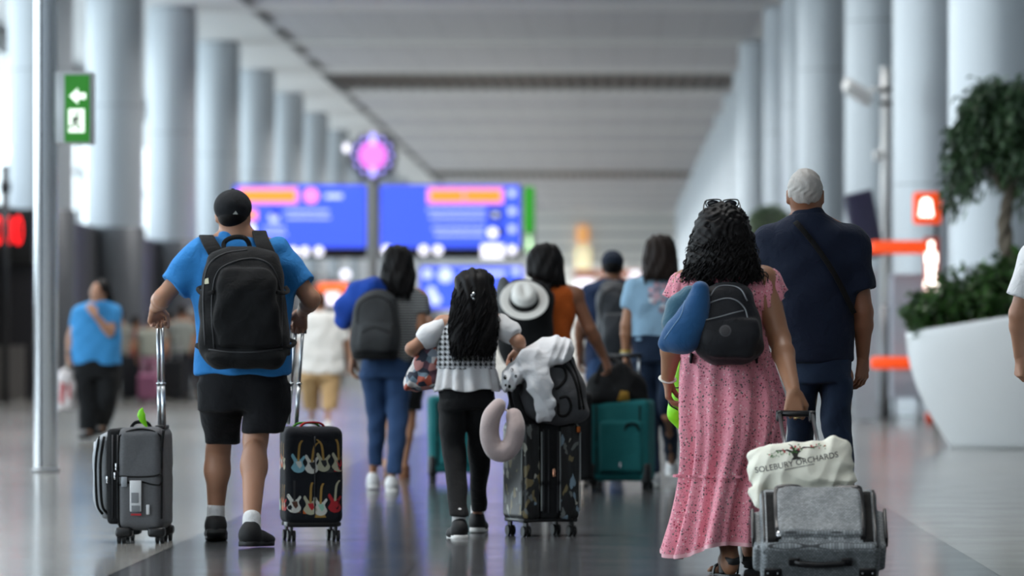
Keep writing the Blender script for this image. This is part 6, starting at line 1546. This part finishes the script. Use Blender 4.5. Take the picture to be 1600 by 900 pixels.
for sg, x0 in ((-1, 812), (1, 852)): MB().add(*strip(spline([a(x0, 452, -.12), a(x0+sg*6, 442, -.08), a(x0+sg*8, 442, .0), a(x0+sg*12, 456, .12), a(x0+sg*14, 500, .135), a(x0+sg*30, 545, .06), a(x0+sg*22, 556, -.1)], 6), .055, .012, np.array([np.interp(np.linspace(0, 6, 37), range(7), [u[k] for u in ((0, -.8, .5), (0, -.5, .9), (0, 0, 1), (0, .8, .6), (0, 1, 0), (sg, .4, 0), (sg, -.5, 0))]) for k in range(3)]).T)).build('shoulder_strap', PK, t)
a = F.a.shift(819, 470, -.42)
t = thing('straw_hat', 'white brimmed hat with black band hanging on the black backpack', 'hat', a.loc)
pr = [(.0, .115), (.03, .118), (.06, .112), (.078, .10), (.086, .08), (.092, .04), (.098, .004), (.11, -.004), (.14, -.006), (.168, .004), (.172, .008), (.168, .010), (.14, .0), (.11, .002), (.09, -.01)]
v, f = lathe(pr, 56, (0, 0, 0), 1.0, 1.12); v[:, 2] -= np.where(np.hypot(v[:, 0], v[:, 1]) < .06, .022*np.exp(-(v[:, 0]/.022)**2), 0)*(v[:, 2] > .05)
MH = Matrix.Scale(.93, 4) @ R(math.radians(46), 'X') @ R(.15, 'Z'); MB().add(v, f, 0, MH).build('hat_body', plain('pale straw', 'dcdcd8', .6, bump=(200, .001)), t)
MB().add(*lathe([(.093, .042), (.099, .040), (.106, .004), (.104, .0), (.092, .036), (.093, .042)], 56, (0, 0, 0), 1, 1.12), 0, MH).build('hat_band', PK2, t)

# navy cap man
F = walker(948, 200, 'man in navy t-shirt and navy cap with a grey and black backpack', [(436, 938, 974, 0, .07), (447, 918, 990, 0, .10), (470, 908, 992, 0, .13), (520, 914, 986, 0, .135), (572, 916, 982, 0, .14)],
    dict(head=(957, 414), neck=(956, 438), shl=(922, 456), shr=(984, 456), ell=(906, 510, -.02), elr=(1000, 505, .05), wrl=(905, 556, .05), wrr=(990, 540, .2), hpl=(935, 590), hpr=(963, 590), knl=(935, 655, .1), knr=(963, 655, -.1), anl=(935, 722, .25), anr=(963, 722, -.2)),
    SK_C, cloth('navy jersey', '1c2c4a'), [[(560, 915, 982, 0, .14), (590, 915, 982, 0, .14)], [(588, 915, 949, 0, .12), (655, 920, 948, .1, .09), (724, 924, 946, .25, .07)], [(588, 948, 982, 0, .12), (655, 950, 978, -.1, .09), (724, 952, 974, -.2, .07)]], DENIM, 1.05, .6, (SHOEK, SOLEK))
cap_hat(F, cloth('navy cap twill', '1b2433')); short_hair(F, HAIR_K)
a = F.a.shift(958, 566, -.2)
t = thing('backpack', 'dark grey backpack of the man in the navy cap', 'backpack', a.loc)
S = SDF(); S.prof(a.rows([(438, 944, 974, -.18, .05), (450, 936, 982, -.2, .09), (500, 932, 984, -.23, .13), (550, 933, 982, -.23, .13), (566, 940, 976, -.2, .1)]), .02, 2.7, .03); S.prof(a.rows([(490, 944, 972, -.36, .03), (520, 941, 976, -.38, .06), (556, 944, 973, -.36, .04)]), .01, 2.6, .02).disp(folds(.006, 18, 16, .9)); pk = solid('pack_body', S, .008, cloth('graphite nylon', '303338', rough=.5), t); B = bvh_of(pk)
pp = lambda q: (a.X(q[0], -.3), a.Z(q[1], -.3)); m_ = MB(); line_on(m_, [pp(q) for q in ((938, 500), (942, 462), (958, 452), (974, 462), (980, 500))], .006); m_.build('zip', PK2, t)

# light blue t-shirt woman
LB = cloth('light blue jersey', '8fb2cc', wr=16)
F = walker(1022, 222, 'woman in light blue t-shirt with flower print on the back and dark jeans', [(424, 1012, 1052, 0, .06), (437, 988, 1068, 0, .09), (460, 980, 1072, 0, .115), (500, 986, 1068, 0, .12), (534, 986, 1066, 0, .13)],
    dict(head=(1032, 397), neck=(1032, 430), shl=(990, 448), shr=(1066, 448), ell=(979, 508, -.02), elr=(1078, 505, .0), wrl=(978, 556, .02), wrr=(1080, 550, .1), hpl=(1008, 565), hpr=(1044, 565), knl=(1012, 655, .1), knr=(1044, 650, .0), anl=(1022, 742, -.02), anr=(1050, 725, .9)),
    SK_A, LB, [[(524, 986, 1064, 0, .13), (565, 986, 1064, 0, .14)], [(560, 987, 1028, 0, .12), (655, 1000, 1030, .08, .09), (738, 1012, 1032, -.02, .062)], [(560, 1026, 1064, 0, .12), (650, 1030, 1060, .05, .09), (722, 1040, 1060, .85, .062)]], DENIM_D, 1.0, .58, (SHOEW, SOLEW))
long_hair(F, [(366, 1020, 1046, 0, .05), (378, 1009, 1055, -.005, .09), (405, 1004, 1059, -.02, .11), (425, 1002, 1060, -.04, .10), (438, 1006, 1060, -.06, .07)], HAIR_B, 220, .003, 2, 9, vox=.008)
g_ = [o for o in F.t.children if o.name.startswith('t_shirt')][0]; B = bvh_of(g_); m_ = MB(); gg = np.random.RandomState(2)
for k in range(16):
    cx, cz = F.a.X(gg.uniform(1014, 1042), -.1), F.a.Z(gg.uniform(444, 486), -.1); r_ = gg.uniform(.014, .032)
    decal(m_, B, [[(cx+r_*(1+.3*math.cos(5*w_))*math.cos(w_), cz+r_*(1+.3*math.cos(5*w_))*math.sin(w_)) for w_ in np.linspace(0, 2*PI, 20, endpoint=False)]], k % 3, .002+.0003*k, .02)
m_.build('flower_print', [plain('print pink', 'c9a6b4', .7), plain('print grey rose', '8d8494', .7), plain('print pale', 'd8dce4', .7)], g_, False)
w_ = F.J['wrl']
for dz, mt in ((.012, plain('yellow beads', 'c9b04a', .5)), (-.008, INK[0])): MB().add(*tube([w_+np.array([.034*math.cos(q), .034*math.sin(q), dz+.02]) for q in np.linspace(0, 2*PI, 20)], .008, 6)).build('bracelet', mt, F.t)

# person in white shirt and beige trousers
BEIGE = cloth('beige cotton', 'a88a62')
F = walker(500, 131, 'person with short brown hair in loose white shirt and beige cropped trousers', [(486, 486, 512, 0, .07), (494, 476, 524, 0, .11), (515, 470, 532, 0, .14), (550, 467, 537, 0, .15), (584, 466, 538, 0, .16)],
    dict(head=(499, 470), neck=(499, 488), shl=(478, 498), shr=(522, 498), ell=(467, 535), elr=(540, 535), wrl=(470, 565, .1), wrr=(546, 568, .1), hpl=(490, 590), hpr=(510, 590), knl=(488, 625, .1), knr=(513, 625, -.1), anl=(487, 660, .3), anr=(512, 662, -.2)),
    SK_A, cloth('loose white shirt', 'd6d4d0'), [[(578, 468, 532, 0, .15), (592, 468, 532, 0, .16)], [(590, 468, 501, 0, .13), (640, 474, 499, .15, .1)], [(590, 500, 532, 0, .13), (640, 503, 527, -.1, .1)]], BEIGE, 1.0, .9, (SHOEW, SOLEW), vox=.011, sl_r=(.085, .08), topname='shirt')
short_hair(F, HAIR_BR, -.08)
# woman hidden behind the jeans woman, bare legs and sandals
F = walker(628, 206, 'mostly hidden woman with bare legs and sandals behind the woman in jeans', [(452, 612, 644, 0, .06), (462, 596, 660, 0, .09), (500, 596, 660, 0, .12), (560, 594, 662, 0, .13), (600, 592, 664, 0, .15)],
    dict(head=(628, 426), neck=(628, 454), shl=(600, 468), shr=(656, 468), ell=(592, 520), elr=(664, 516), wrl=(600, 560, .1), wrr=(660, 556, .15), hpl=(615, 590), hpr=(641, 590), knl=(612, 665, .1), knr=(640, 665, -.05), anl=(610, 722, .3), anr=(631, 730, -.1), tol=(608, 738, .45), tor=(632, 742, .06)),
    SK_A, cloth('black dress jersey', '1a1b20'), [[(590, 592, 664, 0, .15), (640, 594, 660, 0, .15)]], BLKPANT, 1.0, .5, None, legname='skirt')
short_hair(F, HAIR_K, -.09)
for s_ in 'lr': sandal(F.J['an'+s_], F.J['to'+s_], plain('tan sandal', '8a5a3c', .6), F.t)
# woman in light blue tee far left, facing the camera, hand at her mouth
BT = cloth('sky blue tee', '3f8fcb'); 
F = walker(150, 148, 'woman in sky blue t-shirt and black trousers, hand at her mouth, holding a bag', [(470, 138, 170, 0, .08), (480, 120, 184, 0, .11), (505, 113, 189, 0, .15), (540, 112, 190, 0, .17), (570, 113, 189, 0, .17)],
    dict(head=(155, 456), neck=(155, 474), shl=(124, 488), shr=(180, 488), ell=(111, 525, .03), elr=(172, 520, -.16), wrl=(107, 556, -.02), wrr=(148, 492, -.26), hpl=(138, 590), hpr=(166, 590), knl=(140, 630, .0), knr=(166, 628, -.1), anl=(140, 674, -.15), anr=(160, 668, .2)),
    SK_B, BT, [[(562, 115, 188, 0, .17), (590, 116, 188, 0, .17)], [(588, 117, 154, 0, .15), (635, 122, 156, -.05, .12), (672, 124, 152, -.15, .10)], [(588, 151, 189, 0, .15), (635, 150, 182, -.02, .12), (666, 146, 172, .2, .10)]], BLKPANT, 1.08, .62, (SHOEK, SOLEW), vox=.010, yaw=2.5, fl=.17,
    hands=[('l', (-.05, -.1, -1), (-1, -.1, 0), dict(side=-1, curl=.9)), ('r', (-.5, .15, .8), (.2, -.9, .3), dict(side=1, curl=.35))])
c = F.J['head']; S = SDF(); S.ell(c+np.array([.018, .028, .030]), (.097, .105, .110), .02); S.chain([c+np.array([.05, .06, -.02]), c+np.array([.08, .07, -.12]), c+np.array([.09, .06, -.2])], [.08, .07, .05], .03); S.cap(c+np.array([-.05, .07, -.0]), c+np.array([-.04, .09, -.14]), .06, .05, .03)
S.ell(c+np.array([-.055, -.092, -.045]), (.068, .068, .080), .01, op='s'); S.disp(folds(.003, 40, 10, .4)); solid('hair', S, .008, HAIR_K, F.t)
MB().add(*tube([F.J['wrl']+np.array([.034*math.cos(q), .034*math.sin(q), .03]) for q in np.linspace(0, 2*PI, 20)], .009, 6)).build('watch_band', BLKPLASTIC, F.t)
a = F.a.shift(103, 640, -.02)
t = thing('plastic_bag', 'white and red plastic carrier bag held by the woman in the sky blue t-shirt', 'bag', a.loc)
S = SDF(); S.prof(a.rows([(575, 96, 110, -.02, .03), (590, 90, 118, -.02, .07), (620, 89, 120, -.02, .08), (640, 92, 114, -.02, .06)]), .02, 2.4, .02).disp(folds(.010, 24, 14, .4)); bg_ = solid('bag_body', S, .008, plain('white carrier plastic', 'd4cdcd', .35), t); B = bvh_of(bg_)
m_ = MB(); decal(m_, B, [[(a.X(94), a.Z(628)), (a.X(100), a.Z(632)), (a.X(104), a.Z(600)), (a.X(97), a.Z(596))], [(a.X(108), a.Z(622)), (a.X(112), a.Z(622)), (a.X(112), a.Z(600)), (a.X(108), a.Z(600))]], 0, .004); m_.build('red_print', INK[4], t, False)
for dx in (-2, 2): MB().add(*tube(spline([a(104+dx, 580, -.02), a(105, 566, -.02), a(106, 560, -.02)], 4), .006, 6)).build('bag_handle', INK[0], t)
# person cut by the right picture edge
F = walker(1672, 330, 'person at the right edge, only a white sleeve and a bare forearm in view', [(375, 1640, 1700, 0, .07), (392, 1612, 1730, 0, .10), (420, 1604, 1740, 0, .13), (500, 1610, 1736, 0, .14), (590, 1612, 1734, 0, .15)],
    dict(head=(1670, 330), neck=(1670, 375), shl=(1618, 408), shr=(1725, 408), ell=(1592, 490, .0), elr=(1750, 490), wrl=(1594, 558, .10), wrr=(1746, 558, .1), hpl=(1645, 610), hpr=(1695, 610), knl=(1645, 720, .2), knr=(1695, 720, -.1), anl=(1645, 826, .4), anr=(1695, 842, -.2)),
    SK_B, WCOT, [[(575, 1614, 1732, 0, .15), (620, 1612, 1734, 0, .16)], [(610, 1614, 1674, 0, .13), (720, 1622, 1670, .2, .1), (828, 1630, 1662, .4, .07)], [(610, 1672, 1734, 0, .13), (720, 1674, 1722, -.1, .1), (846, 1680, 1712, -.2, .07)]], DENIM_D, 1.15, .72, (SHOEW, SOLEW), sl_r=(.080, .074),
    hands=[('l', (-.05, .1, -1), (-1, -.3, 0), dict(side=1, curl=.85)), ('r', (.05, .15, -1), (1, .1, 0), dict(side=-1, curl=.5))])
short_hair(F, HAIR_B)

# ------------------------------------------------------------------ teal suitcases and the black bag
TEAL = cloth('teal polyester', '1f6a6c', wr=12, var=.1); TEAL2 = cloth('darker teal', '174f54')
def teal_case(px, s, label, W, H, D_, rz, strap=True):
    a = At(px, s); t = thing('suitcase', label, 'suitcase', a.loc, math.radians(rz)); Z0 = .07
    S = SDF(); S.box((0, 0, Z0+H/2), (W, D_, H), .035, .01); S.box((.02, -D_/2-.01, Z0+H*.42), (W*.7, .05, H*.62), .02, .01); S.disp(folds(.003, 12, 10, .4)); bd = solid('case_body', S, .008, TEAL, t)
    for x_ in (-W*.36, W*.36): MB().add(*tube(spline([(x_, -D_/2-.004, Z0+.05), (x_, -D_/2-.006, Z0+H*.5), (x_, -D_/2-.004, Z0+H-.04)], 4), .006, 6)).build('zip', PK2, t)
    MB().add(*tube(arc((W*.12, -D_/2-.03, Z0+H*.62), (W*.12+.10, -D_/2-.03, Z0+H*.62), (0, -.02, .05)), .008, 6)).build('front_handle', PK2, t)
    MB().add(*rbox((.012, .012, .04), .004, 2, (.02, -D_/2-.04, Z0+H*.2))).build('zip_pull', CHROME, t)
    MB().add(*tube(arc((-.07, 0, Z0+H-.004), (.07, 0, Z0+H-.004), (0, 0, .03)), .01, 8)).build('top_handle', PK2, t)
    for x_ in (-W/2+.03, W/2-.03):
        MB().add(*rbox((.07, .07, .16), .03, 3, (x_*1.04, -D_/2+.03, Z0+.05))).build('corner_guard', BLKPLASTIC, t)
        for y_ in (-D_/2+.05, D_/2-.05): wheel(t, x_, y_, .030, Z0+.01)
    return a, t
at_, tt = teal_case(972, 227, 'teal suitcase with black bag on top, behind the pink dress to the left', .42, .56, .30, -10)
poles(tt, [((-.1, .1, .62), (-.1, .1, .92)), ((.1, .1, .62), (.1, .1, .92))], .009); MB().add(*tube([(-.12, .1, .93), (.12, .1, .93)], .014, 8)).build('grip', BLKPLASTIC, tt)
teal_case(712, 213, 'teal suitcase half hidden behind the legs of the girl in houndstooth', .40, .56, .28, 6)
a = at_.shift(958, 634, -.02)
t = thing('duffel_bag', 'slouchy black bag with mustard patch lying on the teal suitcase', 'bag', a.loc)
S = SDF(); S.prof(a.rows([(634, 918, 1008, -.02, .12), (620, 914, 1012, -.02, .15), (600, 918, 1010, -.02, .14), (582, 930, 996, -.02, .12), (570, 944, 978, -.02, .08)]), .02, 2.3, .03).disp(folds(.014, 14, 18, .6)); bg_ = solid('bag_body', S, .008, PK, t); B = bvh_of(bg_)
m_ = MB(); decal(m_, B, [[(a.X(x_, -.15), a.Z(y_, -.15)) for x_, y_ in ((964, 626), (984, 628), (982, 612), (970, 610))]], 0, .003); m_.build('mustard_patch', plain('mustard', 'a07a28', .7), t, False)
MB().add(*strip(spline([a(930, 600, -.14), a(940, 572, -.1), a(955, 562, .0), a(975, 572, -.1), a(988, 600, -.14)], 6), .03, .008, (0, -1, .2))).build('carry_strap', PK2, t)
at2 = At(912, 236); t = thing('suitcase', 'plain black suitcase squeezed between the patterned and the teal suitcase', 'suitcase', (at2.x-.10, at2.y+.9, 0))
S = SDF().box((0, 0, .38), (.30, .24, .60), .035, .01).disp(folds(.002, 12, 10, .1)); solid('case_body', S, .008, PK, t)
for x_ in (-.11, .11):
    for y_ in (-.08, .08): wheel(t, x_, y_, .03, .085)
MB().add(*tube(arc((-.06, 0, .675), (.06, 0, .675), (0, 0, .03)), .01, 8)).build('top_handle', PK2, t)

# ------------------------------------------------------------------ far crowd at the left
cols = [(186, 86, '8d8d86', '2a2a30', 'far off man in pale grey shirt beside the left columns, right of the woman with the plastic bag', 'man'), (212, 84, '8f2f38', '202228', 'far off person in dark red top left of the first suitcase handle', 'w'), (236, 88, '97998f', 'a8708a', 'far off woman in pale top and pink trousers behind the suitcase handle', 'w'),
        (264, 83, '6a3a40', '26262c', 'far off person in maroon top right of the suitcase handle', 'w'), (284, 87, '868984', '22242a', 'far off person in light top left of the man in blue', 'm'), (300, 82, '4a4048', '30262c', 'far off person in dark clothes half behind the man in blue', 'm')]
for k, (px, s, c1, c2, lb, _) in enumerate(cols):
    g = np.random.RandomState(k+20); h = 1.55+.2*g.rand(); a0 = At(px, s); T0 = 540-(h-1)*s; Y = lambda m_: 540-(m_-1)*s; w_ = .22*s
    rows = [(Y(h-.28), px-w_*.45, px+w_*.45, 0, .07), (Y(h-.34), px-w_*.9, px+w_*.9, 0, .10), (Y(h*.68), px-w_*.95, px+w_*.95, 0, .13), (Y(h*.50), px-w_*.95, px+w_*.95, 0, .14)]
    jt = dict(head=(px, Y(h-.12)), neck=(px, Y(h-.26)), shl=(px-w_*.8, Y(h-.36)), shr=(px+w_*.8, Y(h-.36)), ell=(px-w_*1.15, Y(h*.62)), elr=(px+w_*1.15, Y(h*.62), -.05), wrl=(px-w_*1.1, Y(h*.49), .05), wrr=(px+w_*.9, Y(h*.55), -.22), hpl=(px-w_*.4, Y(h*.48)), hpr=(px+w_*.4, Y(h*.48)),
              knl=(px-w_*.45, Y(h*.27), .05), knr=(px+w_*.45, Y(h*.27), -.05), anl=(px-w_*.5, Y(.09), .1), anr=(px+w_*.5, Y(.09), -.1))
    F = walker(px, s, lb if len(lb.split()) <= 16 else 'far off man in pale grey shirt right of the woman with the plastic bag', rows, jt, SK_A, cloth('crowd top %d' % k, c1), [[(Y(h*.52), px-w_*.9, px+w_*.9, 0, .14), (Y(h*.44), px-w_*.9, px+w_*.9, 0, .14)], [(Y(h*.46), px-w_*.9, px+.5, 0, .12), (Y(.12), px-w_*.75, px-w_*.2, .1, .08)], [(Y(h*.46), px-.5, px+w_*.9, 0, .12), (Y(.12), px+w_*.2, px+w_*.75, -.1, .08)]], cloth('crowd legs %d' % k, c2), 1.0, .6, (SHOEK, SOLEK), vox=.018, yaw=(PI if k % 2 else .6)+g.normal()*.4)
    short_hair(F, [HAIR_K, HAIR_B, HAIR_K, HAIR_K, HAIR_B, HAIR_G][k], -.08)
for px, s, H, c1, lb in ((205, 87.5, .75, '202126', 'far off black suitcase standing among the distant crowd'), (232, 91, .45, '8f5a74', 'far off pink suitcase standing among the distant crowd'), (272, 90, .70, '1c1d20', 'far off black suitcase left of the man in blue')):
    a = At(px, s); t = thing('suitcase', lb, 'suitcase', a.loc); S = SDF().box((0, 0, H/2+.07), (.36, .26, H), .05, .01); solid('case_body', S, .02, cloth('case '+c1, c1), t)
    for x_ in (-.15, .15):
        for y_ in (-.1, .1): wheel(t, x_, y_, .03, .08)
    poles(t, [((-.08, .1, H+.05), (-.08, .1, H+.35)), ((.08, .1, H+.05), (.08, .1, H+.35))], .01); MB().add(*tube([(-.1, .1, H+.36), (.1, .1, H+.36)], .015, 8)).build('grip', BLKPLASTIC, t)
